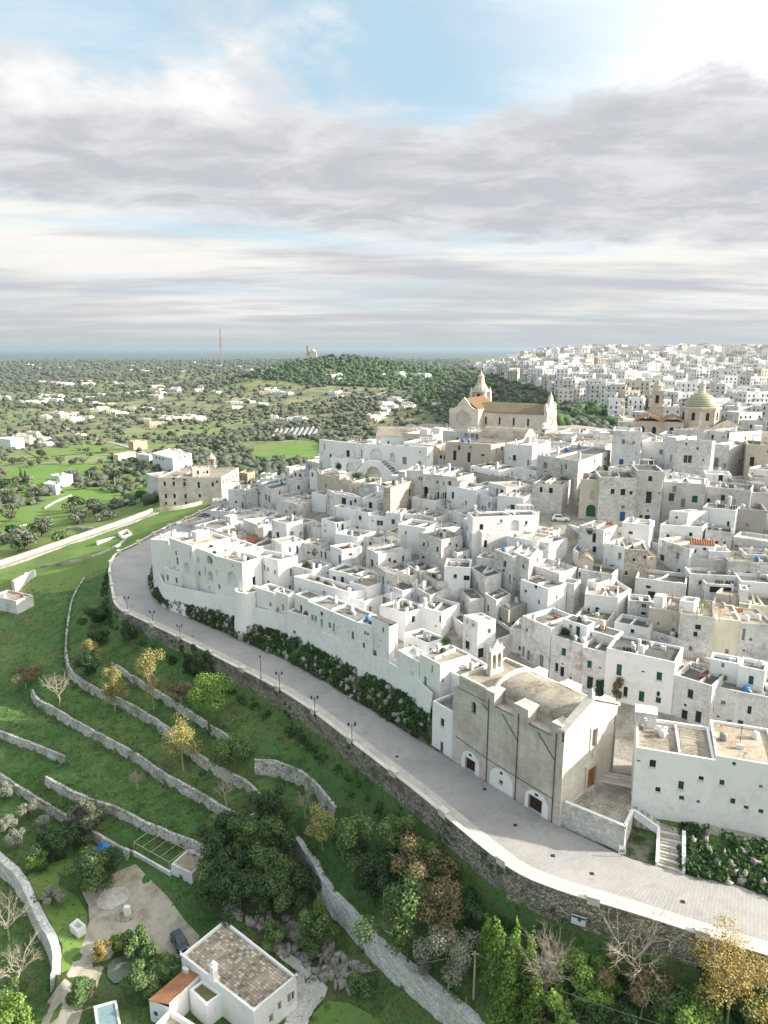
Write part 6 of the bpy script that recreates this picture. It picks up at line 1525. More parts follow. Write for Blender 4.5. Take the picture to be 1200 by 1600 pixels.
mb = MB(); mb.add([Lc(29.9+2.52*math.cos(2*math.pi*k/n), -5.66, 6+2.52*math.sin(2*math.pi*k/n)) for k in range(n)], [tuple(range(n))]); mb.build('infill', 'beige', oc)
gable_roof(ca, Lc, 24.4, 35.4, -4.6, 13.9, 9.2, 12.9, 'd', 'tile_pale', 0.1)
# bell tower
mb = MB(); tb = (30.5, 36.6, 16.5, 22.6); tu, td = (tb[0]+tb[1])/2, (tb[2]+tb[3])/2
boxf3(mb, *tb, -4, 10.2); mb.build('tower_shaft', 'ashlar_light', ca)
mb = MB()
for su in (-1, 1):
    for sd_ in (-1, 1): boxf3(mb, tu+su*2.9-0.55, tu+su*2.9+0.55, td+sd_*2.9-0.55, td+sd_*2.9+0.55, 10.2, 14.3); mb.lathe(Lc(tu+su*2.9, td+sd_*2.9, 14.3), [(0.6, 0), (0.4, 0.8), (0, 2.2)], 6)
boxf3(mb, tb[0]-0.2, tb[1]+0.2, tb[2]-0.2, tb[3]+0.2, 14.31, 14.7); boxf3(mb, tb[0]+0.9, tb[1]-0.9, tb[2]+0.9, tb[3]-0.9, 10.2, 14.3); mb.build('belfry', 'ashlar_light', ca)
mb = MB()
for ax_ in range(4):
    dirs = [(-1, 0), (1, 0), (0, -1), (0, 1)][ax_]; mb.box(Lc(tu+dirs[0]*2.2, td+dirs[1]*2.2, 12.2), (1.3 if dirs[1] else 0.2, 1.3 if dirs[0] else 0.2, 2.8), (e2, w2, UP))
mb.build('belfry_opening', 'hole', ca)
mb = MB(); mb.lathe(Lc(tu, td, 14.7), [(3.3, 0), (2.9, 1.2), (1.9, 2.7), (1.45, 3.6), (1.25, 5.6), (1.5, 5.8), (0.9, 6.6), (0.35, 7.4), (0.12, 8.6), (0, 9.2)], 12); mb.build('spire', 'beige', ca)

# ------------------------------------------------------------------ church with the majolica dome
D0 = PY(1092, 668, 262); D0.z = 31.0
Ld = lambda u, d, z: Vector((D0.x, D0.y, 0))+Vector((0.94, -0.34, 0))*u+Vector((0.34, 0.94, 0))*d+UP*(z+D0.z); eD, wD = Vector((0.94, -0.34, 0)), Vector((0.34, 0.94, 0))
dc = thing('domed_church', 'church with yellow and green tiled dome, lantern and small bell tower', 'church', Ld(0, 0, 0))
boxd = lambda mb, u0, u1, d0, d1, z0, z1: mb.box(Ld((u0+u1)/2, (d0+d1)/2, (z0+z1)/2), (u1-u0, d1-d0, z1-z0), (eD, wD, UP))
mb = MB(); mb.lathe(Ld(0, 0, 0), [(6.6, 0), (6.6, 12.6), (7.0, 12.7), (7.0, 13.4), (5.6, 13.5)], 8, a0=math.pi/8, a1=2*math.pi+math.pi/8); mb.build('drum', 'ashlar_warm', dc)
for k in range(8):
    a = math.pi/4*k+0.0; c = Ld(0, 0, 10.3)+Vector((math.cos(a), math.sin(a), 0))*6.06; t = Vector((-math.sin(a), math.cos(a), 0)); mb = MB(); r_ = Vector((math.cos(a), math.sin(a), 0))
    pts = [(-0.6, -1.5), (-0.6, 0.8), (-0.35, 1.25), (0, 1.4), (0.35, 1.25), (0.6, 0.8), (0.6, -1.5)]; slab(mb, lambda x, y, z: c+t*x+UP*y+r_*z, pts, 0.0, 0.12); mb.build('window', 'hole', dc)
    a2 = a+math.pi/8; c2 = Ld(0, 0, 6.5)+Vector((math.cos(a2), math.sin(a2), 0))*6.6; mb = MB(); mb.box(c2, (0.7, 0.7, 12.0), (Vector((math.cos(a2), math.sin(a2), 0)), Vector((-math.sin(a2), math.cos(a2), 0)), UP)); mb.build('pilaster', 'ashlar_light', dc)
mb = MB(); mb.lathe(Ld(0, 0, 13.5), [(5.35*math.cos(math.pi/2*k/12), 5.0*math.sin(math.pi/2*k/12)) for k in range(12)]+[(0.5, 5.02)], 40); mb.build('dome', 'majolica', dc, origin=Ld(0, 0, 13.5), smooth=True)
mb = MB(); mb.lathe(Ld(0, 0, 18.3), [(1.3, 0), (1.3, 0.5), (0.95, 0.6), (0.95, 3.0), (1.25, 3.1), (1.2, 3.4), (0.7, 4.1), (0.2, 4.6), (0, 5.2)], 10); mb.build('lantern', 'ashlar_light', dc)
mb = MB(); boxd(mb, -27, -5.5, -7.2, 4.0, -2, 8.2); mb.build('nave_wall', 'ashlar_warm', dc)
gable_roof(dc, lambda u, d, z: Ld(u, d, z), -22, -13.6, -8.0, 4.0, 8.3, 10.2, 'd', 'tile_pale', 0.2); gable_roof(dc, lambda u, d, z: Ld(u, d, z), -13.0, -5.8, -8.0, 4.0, 8.3, 10.0, 'd', 'tile_pale', 0.2)
for u in (-24, -19.5, -15.5, -9.5, -7.0):
    mb = MB(); slab(mb, lambda x, y, z: Ld(u+x, -7.2+z, y), [(-0.7, 3.0), (-0.7, 5.6), (-0.4, 6.1), (0, 6.3), (0.4, 6.1), (0.7, 5.6), (0.7, 3.0)], -0.1, 0.1); mb.build('window', 'hole', dc)
mb = MB(); slab(mb, lambda a, b, t: Ld(-27+t, a, b), [(-7.2, 0), (-7.2, 9), (-5, 9.6), (-4, 12.4), (-2.6, 13.2), (-2.4, 14.6), (-1.4, 15.4), (-0.4, 14.6), (-0.2, 13.2), (1.2, 12.4), (2.2, 9.6), (4.2, 9), (4.2, 0)], -0.5, 0.5); mb.build('front', 'ashlar_warm', dc)
mb = MB(); boxd(mb, -17.5, -12.7, 5, 9.6, -2, 12.4); boxd(mb, -18.0, -12.2, 4.6, 10.0, 12.41, 12.9); boxd(mb, -17.2, -13.0, 5.3, 9.3, 12.9, 18.2); boxd(mb, -17.7, -12.5, 4.9, 9.7, 18.21, 18.6); mb.lathe(Ld(-15.1, 7.3, 18.6), [(1.9, 0), (1.9, 1.4), (2.2, 1.6), (1.3, 2.8), (0.5, 3.8), (0, 4.8)], 10); mb.build('bell_tower', 'ashlar_warm', dc)
mb = MB(); mb.box(Ld(-15.1, 5.25, 15.4), (1.2, 0.2, 3.0), (eD, wD, UP)); mb.box(Ld(-12.95, 7.3, 15.4), (0.2, 1.2, 3.0), (eD, wD, UP)); mb.build('belfry_opening', 'hole', dc)
mb = MB(); slab(mb, lambda a, b, t: Ld(a, t, b), [(3.0, -2), (3.0, 6.4), (8.5, 9.4), (14.5, 6.4), (14.5, -2)], -7.0, -6.2); boxd(mb, 3.2, 14.3, -6.2, 5, -2, 6.3); mb.build('chapel', 'ashlar_light', dc); gable_roof(dc, Ld, 3.2, 14.3, -6.1, 5, 6.4, 9.2, 'd', 'tile_moss', 0.1)
for u in (-2.6, 2.6): mb = MB(); slab(mb, lambda a, b, t: Ld(u+a, t, b), [(-2.4, -1)]+[(-2.4*math.cos(math.pi*k/10), 4.8+2.0*math.sin(math.pi*k/10)) for k in range(11)]+[(2.4, -1)], -8.4, -6.0); mb.build('side_chapel', 'ashlar_warm', dc)
# bell turret on the beige palace
q = P(200+492/3.75, 660+262/3.75, palace.zt-0.5); tq = thing('bell_turret', 'small domed stone bell turret on the roof of the beige palace', 'turret', q)
mb = MB()
for sx in (-1, 1):
    for sy in (-1, 1): mb.box(q+Vector((sx*1.3, sy*1.3, 2.0)), (0.8, 0.8, 4.0))
mb.box(q+UP*4.2, (3.8, 3.8, 0.4)); mb.box(q+UP*0.4, (3.7, 3.7, 0.8)); mb.build('belfry', 'ashlar_warm', tq)
mb = MB(); mb.lathe(q+UP*4.4, [(1.8, 0), (1.5, 0.9), (0.7, 1.8), (0.2, 2.4), (0, 3.2)], 10); mb.build('cap', 'ashlar_warm', tq)
# ------------------------------------------------------------------ foliage makers
def leaf_cloud(blobs, n, size, rng, flat=0.5, shell=0.55):
    """n leaf-clump quads spread through a set of ellipsoid blobs (cx, cy, cz, rx, ry, rz)"""
    B = np.array(blobs, dtype=float); vol = B[:, 3]*B[:, 4]*B[:, 5]; k = rng.choice(len(B), n, p=vol/vol.sum())
    d = rng.normal(size=(n, 3)); d /= np.linalg.norm(d, axis=1)[:, None]
    r = shell+(1-shell)*rng.random(n)**0.6; r *= 0.82+0.36*rng.random(n)
    C = B[k, :3]+d*B[k, 3:]*r[:, None]
    nrm = d*0.9+rng.normal(size=(n, 3))*0.6; nrm[:, 2] += flat; nrm /= np.linalg.norm(nrm, axis=1)[:, None]
    t = np.cross(nrm, rng.normal(size=(n, 3))); t /= np.linalg.norm(t, axis=1)[:, None]; b = np.cross(nrm, t)
    s = size*(0.55+0.9*rng.random(n))[:, None]; a = (0.6+0.5*rng.random(n))[:, None]
    V = np.stack([C-t*s-b*s*a*0.6, C+t*s*0.7-b*s*a, C+t*s+b*s*a*0.7, C-t*s*0.8+b*s*a], 1).reshape(-1, 3)
    return V, np.arange(4*n).reshape(n, 4)
def ico():
    bm = bmesh.new(); bmesh.ops.create_icosphere(bm, subdivisions=2, radius=1.0); V = np.array([v.co[:] for v in bm.verts]); F = np.array([[v.index for v in f.verts] for f in bm.faces]); bm.free(); return V, F
ICO_V, ICO_F = ico()
def ico1():
    bm = bmesh.new(); bmesh.ops.create_icosphere(bm, subdivisions=1, radius=1.0); V = np.array([v.co[:] for v in bm.verts]); F = np.array([[v.index for v in f.verts] for f in bm.faces]); bm.free(); return V, F
ICO1_V, ICO1_F = ico1()
def blob_mass(C, R, rng, jit=0.28, hi=False):
    """many uneven tufts joined: C (n,3) centres, R (n,3) radii"""
    V0, F0 = (ICO_V, ICO_F) if hi else (ICO1_V, ICO1_F); n = len(C); m = len(V0)
    V = V0[None]*(1+rng.normal(size=(n, m, 1))*jit)*np.asarray(R)[:, None, :]+np.asarray(C)[:, None, :]
    F = F0[None]+(np.arange(n)*m)[:, None, None]
    return V.reshape(-1, 3), F.reshape(-1, 3)


# ------------------------------------------------------------------ the newer town on the far ridge
random.seed(11)
FARPAL = ['white_clean', 'white', 'white', 'white_old', 'white_clean', 'beige', 'grey', 'white_clean', 'white', 'white_old']
def far_house_mesh(w, d, h, rng, flo):
    wb, rb, ob = MB(), MB(), MB()
    wb.box((0, 0, h/2-3), (w, d, h+6)); rb.box((0, 0, h+0.06), (w-0.7, d-0.7, 0.1))
    for (cx, cy, sx, sy) in ((0, d/2-.15, w, .3), (0, -d/2+.15, w, .3), (w/2-.15, 0, .3, d-.6), (-w/2+.15, 0, .3, d-.6)): wb.box((cx, cy, h+0.35), (sx, sy, 0.7))
    if random.random() < 0.6: s = random.uniform(2.2, 3.8); wb.box((random.uniform(-w/4, w/4), random.uniform(-d/5, d/4), h+1.3), (s, s, 2.6))
    if random.random() < 0.35 and flo > 1:                         # balconies
        for f in range(1, flo): ob_z = f*3.1+0.1; wb.box((random.uniform(-w*.2, w*.2), -d/2-0.5, ob_z), (w*0.4, 1.0, 0.9))
    for f in range(flo):
        nw = max(2, int(w/3.0))
        for k in range(nw):
            if random.random() < 0.82:
                hh = 1.5 if random.random() < .7 else 2.1; ob.box((-w/2+(k+.5)*w/nw, -d/2-0.02, f*3.1+1.7), (1.0, 0.12, hh))
        nd_ = max(2, int(d/3.2))
        for k in range(nd_):
            for sx in (-1, 1):
                if random.random() < 0.6: ob.box((sx*(w/2+0.02), -d/2+(k+.5)*d/nd_, f*3.1+1.7), (0.12, 1.0, 1.5))
    return wb, rb, ob
FARPROTO = []
for i in range(26):
    flo = random.choice([1, 2, 2, 3, 3, 4]) if i > 4 else random.choice([4, 5]); w = random.uniform(8, 17); d = random.uniform(8, 12); h = flo*3.1+0.6
    wb, rb, ob = far_house_mesh(w, d, h, None, flo); FARPROTO.append((w, d, h, flo, wb, rb, ob, {}))
NEWTOWN = [(705,552),(745,576),(800,598),(860,612),(875,632),(950,640),(965,662),(1400,720),(1400,541),(1100,541),(960,548),(860,552)]
cand = []
r = 400.0
while r < 2150:
    du = max(13.5, r*0.0150); u = 0.06*r
    step_r = max(15, r*0.023)
    while u < 0.76*r:
        x = u+random.uniform(-3, 3); y = math.sqrt(max(1, r*r-x*x))+random.uniform(-4, 4); u += du*random.uniform(0.85, 1.3); z = far_z(x, y)
        a, b = project((x, y, z))
        if poly_contains(NEWTOWN, a, b) and random.random() < 0.93: cand.append((r, x, y, z))
    r += step_r
TONES = {'white_clean': 'white', 'white': 'white', 'white_old': 'weathered white', 'beige': 'beige', 'grey': 'grey', 'cream': 'cream', 'ochre': 'ochre'}
FLOORS = {1: 'single-storey', 2: 'two-storey', 3: 'three-storey', 4: 'four-storey', 5: 'five-storey'}
cand.sort()
near_c, far_c = cand[:290], cand[290:]
def far_place(x, y, z):
    a, b = project((x, y, z+4)); c = 'above the cathedral tower' if a < 770 else ('above the cathedral nave' if a < 870 else ('left of the small bell tower' if a < 1010 else ('behind the small bell tower' if a < 1062 else ('behind the tiled dome' if a < 1120 else 'right of the tiled dome'))))
    return c+(', lowest rows' if b > 635 else (', middle rows' if b > 600 else ', upper rows'))
def plain_place(px, py):
    c = 'near the left edge' if px < 90 else ('left of the radio mast' if px < 300 else ('below the radio mast' if px < 400 else ('below the wooded hill' if px < 560 else 'left of the cathedral')))
    return c+(', far out' if py < 590 else (', mid distance' if py < 630 else ', nearer fields'))
for r, x, y, z in near_c:
    w, d, h, flo, wb, rb, ob, cache = random.choice(FARPROTO); mt = random.choice(FARPAL); rt = random.choice(['roof_white', 'roof_stone', 'roof_grey'])
    root = thing('town_house', '%s %s house of the far town %s' % (FLOORS[flo], TONES[mt], far_place(x, y, z)), 'house', (x, y, z), 'houses of the newer town on the ridge')
    root.rotation_euler = (0, 0, random.choice([0, 0.25, -0.3, 0.5, -0.5])+random.uniform(-.1, .1))
    key = (mt, rt)
    if key not in cache:
        def pm(b, nm, m):
            me = bpy.data.meshes.new(nm); me.from_pydata(b.v, [], b.f); me.materials.append(MATS[m]); me.update(); return me
        cache[key] = (pm(wb, 'wall', mt), pm(rb, 'roof', rt), pm(ob, 'windows', 'shutter_dark'))
    for nm, me in zip(('wall', 'roof', 'window'), cache[key]):
        o = bpy.data.objects.new(nm, me); COL.objects.link(o); o.parent = root
        if nm == 'window': o['kind'] = 'stuff'
# the rest of that town, too far off to tell apart
V = []; F = []; M = []
mbs = {}
for r, x, y, z in far_c:
    w, d, h, flo, wb, rb, ob, cache = random.choice(FARPROTO); mt = random.choice(FARPAL[:8]); k = max(1.0, r/1300); a = random.uniform(-.5, .5); ca_, sa_ = math.cos(a), math.sin(a)
    for b, m in ((wb, mt), (ob, 'shutter_dark'), (rb, 'roof_stone')) if r < 1250 else ((wb, mt), (rb, 'roof_stone')):
        t = mbs.setdefault(m, MB()); o = len(t.v); t.v += [((p[0]*ca_-p[1]*sa_)*k+x, (p[0]*sa_+p[1]*ca_)*k+y, p[2]+z) for p in b.v]; t.f += [tuple(i+o for i in f) for f in b.f]
allmb = MB(); names = list(mbs)
for i, m in enumerate(names):
    o = len(allmb.v); allmb.v += mbs[m].v; allmb.f += [tuple(q+o for q in f) for f in mbs[m].f]; allmb.m += [i]*len(mbs[m].f)
o = allmb.build('distant_town', names); tag(o, 'dense far part of the newer town along the ridge skyline', 'town', kind='stuff')

# ------------------------------------------------------------------ farmhouses in the olive plain
random.seed(23)
spots = []
for (px, py, n, sx, sy) in [(60,690,8,60,12),(110,655,12,50,10),(60,628,12,70,8),(120,632,8,60,8),(185,645,8,40,10),(265,660,8,40,8),(290,655,6,40,6),(430,612,8,25,5),(380,632,7,35,6),(540,615,6,25,5),(110,600,10,90,7),(200,615,8,70,7),(300,610,8,70,7),(620,636,12,45,8),(590,655,5,30,4),(450,660,5,25,5),(60,575,8,60,4),(250,580,8,90,4),(420,580,5,50,5),(330,572,6,60,4),(640,590,5,30,4),(520,590,4,40,5),(150,570,8,100,3)]:
    for _ in range(n): spots.append((px+random.gauss(0, sx*.5), py+random.gauss(0, sy*.5)))
fcount = 0
SZ = ['small', 'long', 'broad', 'cube-like']
for px, py in spots:
    if py < 560: continue
    g = hit(px, py)
    if not (330 < g.y < 6000): continue
    k = max(0.75, min(2.2, g.y/1000)); w, d = random.uniform(8, 17)*k, random.uniform(7, 11)*k; h = random.choice([3.4, 3.6, 6.2])*max(1, k*.8)
    mt = random.choice(['white_clean', 'white_clean', 'white', 'cream', 'beige'])
    root = thing('farmhouse', '%s %s farmhouse in the plain %s' % ('two-storey' if h > 5 else 'low flat-roofed', TONES[mt], plain_place(px, py)), 'house', (g.x, g.y, g.z), 'farmhouses in the olive plain'); root.rotation_euler = (0, 0, random.uniform(-.6, .6))
    fcount += 1
    b = MB(); b.box((0, 0, h/2-1), (w, d, h+2)); b.box((w*.35, d*.2, h*.4-1), (w*.6, d*.8, h*.8+2))
    for (cx, cy, sx, sy) in ((0, d/2-.2, w, .4), (0, -d/2+.2, w, .4), (w/2-.2, 0, .4, d-.8), (-w/2+.2, 0, .4, d-.8)): b.box((cx, cy, h+.3), (sx, sy, .6))
    b.box((-w*.3, d*.2, h+.9), (.9, .9, 1.8))
    root['_w'] = [0, 0, 0]
    b.build('wall', mt, root).location = (0, 0, 0); b = MB(); b.box((0, 0, h+.05), (w-.8, d-.8, .1)); b.build('roof', random.choice(['roof_white', 'roof_stone', 'roof_warm']), root).location = (0, 0, 0)
    b = MB()
    for q in range(3): b.box((-w/2+(q+.5)*w/3, -d/2-.02, 1.6), (1.1*k, .12, 1.5*k))
    ww = b.build('window', 'shutter_dark', root); ww.location = (0, 0, 0); ww['kind'] = 'stuff'

# ------------------------------------------------------------------ radio mast and hill tower
g = PY(346, 556, 2300); mt_ = thing('radio_mast', 'tall red and white lattice radio mast on the far ridge', 'mast', g)
Hm = 84.0
def lat(z): return 3.6*(1-z/Hm)+0.9
for seg_ in range(7):
    z0, z1 = Hm*seg_/7, Hm*(seg_+1)/7; mb = MB()
    for k in range(4):
        a, a2 = math.pi/2*k+.4, math.pi/2*(k+1)+.4
        p0 = g+Vector((lat(z0)*math.cos(a), lat(z0)*math.sin(a), z0)); p1 = g+Vector((lat(z1)*math.cos(a), lat(z1)*math.sin(a), z1)); q1 = g+Vector((lat(z1)*math.cos(a2), lat(z1)*math.sin(a2), z1)); q0 = g+Vector((lat(z0)*math.cos(a2), lat(z0)*math.sin(a2), z0))
        mb.tube([p0, p1], 0.45, 4); mb.tube([p0, q1], 0.28, 4); mb.tube([q0, p1], 0.28, 4)
    mb.build('lattice_section', 'mast_red' if seg_ % 2 == 0 else 'shutter_grey', mt_)
mb = MB()
for z in (Hm-6, Hm-12, Hm-20): mb.lathe(g+UP*z, [(2.2, -1.2), (2.2, 1.2)], 8)
mb.build('antenna_drum', 'shutter_grey', mt_)
g = hit(481, 556); g = PY(481, 555, g.y if 900 < g.y < 3000 else 1700)
tw = thing('hill_tower', 'ochre tower with a small domed church on the far wooded hill', 'tower', g)
mb = MB(); mb.box(g+Vector((0, 0, 9)), (6, 6, 22)); mb.box(g+Vector((0, 0, 20.4)), (7, 7, 1.0)); mb.build('shaft', 'ochre', tw)
mb = MB(); mb.box(g+Vector((12, 0, 3)), (16, 12, 12)); mb.lathe(g+Vector((13, 0, 9)), [(5.5*math.cos(math.pi/2*k/6), 5.0*math.sin(math.pi/2*k/6)) for k in range(6)]+[(0.1, 5)], 14); mb.build('church_body', 'beige', tw)

# ------------------------------------------------------------------ fields, lanes and the sunlit wall on the left
def drape(name, px, z_up, mat, kind='structure', res=5.0):
    q = [hit(a, b) for a, b in px]; poly = [(p.x, p.y) for p in q]; xs = [p[0] for p in poly]; ys = [p[1] for p in poly]
    vs = [Vector((p[0], p[1], 0)) for p in poly]; n = len(vs); es = [(i, (i+1) % n) for i in range(n)]
    for x in np.arange(min(xs), max(xs), res):
        for y in np.arange(min(ys), max(ys), res):
            if poly_contains(poly, x, y): vs.append(Vector((x, y, 0)))
    r = delaunay_2d_cdt([Vector((v.x, v.y)) for v in vs], es, [], 1, 1e-3)
    mb = MB(); mb.v = [(p.x, p.y, gz(p.x, p.y)+z_up) for p in r[0]]; mb.f = [tuple(f) for f in r[2]]; mb.m = [0]*len(mb.f)
    o = mb.build(name, mat, smooth=True); tag(o, kind=kind); return o
drape('green_field', [(380,703),(420,692),(497,690),(497,716),(440,722),(395,712)], 0.5, 'field', res=9)
drape('ploughed_field', [(440,676),(470,662),(520,664),(515,684),(455,682)], 0.6, 'bank_soil', res=12)
drape('green_field', [(40,706),(120,695),(180,697),(165,707),(100,712),(60,716)], 0.5, 'field', res=12)
# greenhouses: rows of low glazed vaults
gh = thing('greenhouse_rows', 'rows of pale greenhouses in the plain left of the hilltop', 'greenhouses', hit(465, 682))
for k in range(9):
    a, b = hit(425+k*8, 686-k*0.4), hit(433+k*8, 673-k*0.4); d = (b-a); l = d.length; d.z = 0; d.normalize(); n = Vector((-d.y, d.x, 0)); mb = MB(); vs = []
    for p in (a, a.lerp(b, .5), b):
        for j in range(7): t = math.pi*j/6; vs.append(p+n*(-math.cos(t)*2.6)+UP*(math.sin(t)*2.8+.4))
    mb.add(vs, [(i*7+j, i*7+j+1, (i+1)*7+j+1, (i+1)*7+j) for i in range(2) for j in range(6)]); mb.build('greenhouse', 'shutter_grey', gh)
def lane(name, px, width, mat, up=0.06, smooth=2):
    q = smooth_line([hit(a, b) for a, b in px], smooth); q = resample(q, 3.0); n = side(q, Vector((0, 1, 0))); A = []; B = []
    mb = MB(); mb.uv = []
    for i, (p, m) in enumerate(zip(q, n)):
        for j in range(4):
            c = p+m*width*(j/3-.5); mb.v.append((c.x, c.y, max(gz(c.x, c.y), gz(p.x, p.y)-.3)+up)); mb.uv.append((i*3.0, j*width/3))
    for i in range(len(q)-1):
        for j in range(3): mb.f.append((i*4+j, (i+1)*4+j, (i+1)*4+j+1, i*4+j+1)); mb.m.append(0)
    o = mb.build(name, mat, smooth=True); tag(o, kind='structure'); return q, n
q, n = lane('field_road', [(-40,900),(0,886),(60,866),(120,845),(180,825),(215,812),(243,801)], 4.2, 'gravel', 0.12)
w_ = wall_mesh([p+m*2.5+UP*.05 for p, m in zip(q, n)], [-m for m in n], lambda p: 0.6, 1.5, 0.9, 0.15, 0.12, 3, 9)
tag(w_.build('field_wall', 'ashlar_warm', None, q[0]), 'long sunlit stone wall along the straight field road on the left', 'wall')
w_ = wall_mesh([p-m*2.4+UP*.05 for p, m in zip(q, n)], [-m for m in n], lambda p: 1.2, 0.45, 0.5, 0.15, 0.12, 3, 19)
tag(w_.build('field_wall', 'terrace_wall', None, q[0]), 'low pale kerb wall on the near side of the straight field road', 'wall')
q2 = [hit(*p) for p in [(62,888),(110,880),(150,871),(190,852),(200,838)]]; q2 = resample(smooth_line(q2, 2), 1.5)
tag(wall_mesh(q2, side(q2, DH), lambda p: 0.8, 0.9, 0.6, 0.15, 0.15, 3, 29).build('field_wall', 'terrace_wall', None, q2[0]), 'crooked stone wall climbing from the ruin to the road bend', 'wall')
q2 = [hit(*p) for p in [(248,800),(275,797),(310,790),(345,778)]]; q2 = resample(smooth_line(q2, 2), 1.5)
tag(wall_mesh(q2, side(q2, DH), lambda p: 1.2, 1.6, 0.7, 0.25, 0.15, 3, 39).build('garden_wall', 'ashlar_warm', None, q2[0]), 'sunlit garden wall at the foot of the beige palace', 'wall')
q2 = [hit(*p) for p in [(120,788),(128,800),(118,812)]]
for i, (pts_, lab) in enumerate([([(70,795),(90,783),(112,775)], 'pale field wall below the white cube farmhouse'), ([(125,818),(127,800),(150,790),(180,788)], 'thin wall around the shaded meadow'), ([(105,828),(130,826),(155,830)], 'short tumbled wall in the green field')]):
    q2 = resample(smooth_line([hit(*p) for p in pts_], 1), 2.0); tag(wall_mesh(q2, side(q2, DH), lambda p: 0.3, 1.0, 0.6, 0.1, 0.2, 3, 49+i).build('field_wall', 'terrace_wall', None, q2[0]), lab, 'wall')
lane('asphalt_lane', [(100,668),(130,682),(165,690),(195,697),(225,707),(240,712)], 5.5, 'road_paving', 0.5)
lane('dirt_track', [(520,640),(560,625),(600,612),(640,604)], 6, 'gravel', 0.6); lane('dirt_track', [(0,680),(60,678),(110,676)], 6, 'gravel', 0.6)

# ------------------------------------------------------------------ trees of the plain
rng = np.random.default_rng(5)
def olive_proto(i, mat='leaf_olive'):
    rg = np.random.default_rng(100+i); root = thing('olive_tree', '', 'tree', (0, 0, 0)); root['_w'] = [0, 0, 0]
    blobs = [(rg.normal()*0.9, rg.normal()*0.9, 3.0+rg.normal()*0.35, 1.5+rg.random()*.6, 1.5+rg.random()*.6, 1.1+rg.random()*.4) for _ in range(5)]
    V, F = leaf_cloud(blobs, 420, 0.36, rg, 0.5, 0.5); npmesh('crown', V, F, mat, root)
    mb = MB(); mb.tube([(0, 0, -0.6), (0.1, 0.05, 0.8), (0.0, 0.1, 1.6)], [0.32, 0.25, 0.2], 6)
    for a in range(4): mb.tube([(0, 0.1, 1.4), (0.9*math.cos(a*1.6), 0.9*math.sin(a*1.6), 2.8)], [0.16, 0.06], 5)
    mb.build('trunk', 'bark', root); return root
OLP = [olive_proto(i, ['leaf_olive', 'leaf_olive', 'leaf_mid', 'leaf_grey', 'leaf_far', 'leaf_dark'][i]) for i in range(6)]
FIELDPX = [(x, y) for x, y in [(57,832),(65,838),(35,845),(5,850),(20,838),(130,815),(120,818),(155,815),(170,812),(110,800),(118,795),(145,800),(70,827),(30,862),(40,858),(90,850),(15,815),(20,800),(10,790),(30,785),(45,782),(5,775),(20,770),(35,770),(50,765),(55,775),(62,770),(8,765),(28,758),(45,755),(125,765),(90,770),(80,765),(130,725),(120,722),(112,727),(95,725),(60,727),(50,730),(35,725),(20,728),(5,720),(65,715),(75,720),(140,715),(125,705),(135,708),(175,712),(165,708),(160,725),(175,722),(195,725),(205,735),(215,740),(170,745),(180,750),(150,742),(190,760),(200,765),(175,770),(165,765),(350,707),(340,705),(330,704),(360,702),(365,708),(370,712),(392,708),(310,690),(320,685),(300,690),(280,692),(290,688),(270,690),(265,683),(335,690),(345,692),(365,695),(385,690),(400,688),(230,690),(240,693),(320,695),(255,692)]]
made = 0
def put_tree(proto, x, y, sc, label, up=0.0):
    return copy_tree(proto, (x, y, gz(x, y)-0.1+up), random.uniform(0, 6.28), sc, label)
for px, py in FIELDPX:
    g = hit(px, py); put_tree(random.choice(OLP), g.x, g.y, random.uniform(0.9, 1.5), 'rounded olive tree '+('below the straight field road' if py > 842 else ('in the green field above the field road' if py > 790 else ('around the white cube farmhouse' if py > 750 else ('behind the beige palace' if px > 220 else ('beside the asphalt lane' if px > 110 else 'in the upper left field'))))), 0.0)['group'] = 'olive trees in the fields'; made += 1
# groves: dense with distance
GC = []; tries = 0; NEARMORE = []
GREENS = [[(0,860),(40,850),(130,825),(240,795),(235,780),(140,770),(120,765),(60,790),(0,800)], [(0,722),(130,700),(180,696),(200,720),(150,735),(120,740),(40,760),(0,745)], [(375,690),(498,688),(498,718),(395,716)], [(40,706),(180,694),(170,708),(60,716)]]
while tries < 170000 and len(GC) < 16000:
    tries += 1
    r = 330*math.exp(rng.random()*math.log(7500/330)); a = (rng.random()-.5)*1.55
    x, y = r*math.sin(a), r*math.cos(a); z = far_z(x, y)
    if inside_near(x, y) and (y < 330 or x > -20): continue
    px, py = project((x, y, z))
    if not (-60 < px < 1260) and rng.random() < .5: continue
    if poly_contains(NEWTOWN, px, py) and rng.random() > 0.06: continue
    if any(poly_contains(g_, px, py) for g_ in GREENS): continue
    if py > 640 and px < 240 and rng.random() < 0.45: continue
    dn = mnoise.noise(Vector((x/170, y/170, 2.0)))
    if dn < -0.24 and rng.random() < 0.75: continue
    if inside_near(x, y): z = gz(x, y)
    s = (1.5+3.4*rng.random()**1.6)*max(0.85, (r/1300)**0.75)
    if r < 620 and len(NEARMORE) < 190 and px < 700: NEARMORE.append((x, y, s/3.0)); continue
    GC.append((x, y, z+s*0.55, s*(0.9+.4*rng.random()), s*(0.9+.4*rng.random()), s*(0.65+.35*rng.random())))
for x, y, s in NEARMORE:
    put_tree(random.choice(OLP[1:]), x, y, s, 'bushy grove tree in the groves behind the fields')['group'] = 'grove trees behind the fields'
for o in OLP:                                                       # the prototypes themselves stand in the far grove
    p = random.choice(NEARMORE); o.location = (p[0]+6, p[1]+7, gz(p[0]+6, p[1]+7)-.1); o['label'] = 'bushy grove tree in the groves behind the fields'; o['group'] = 'grove trees behind the fields'
GC = np.array(GC)
sub = [GC]
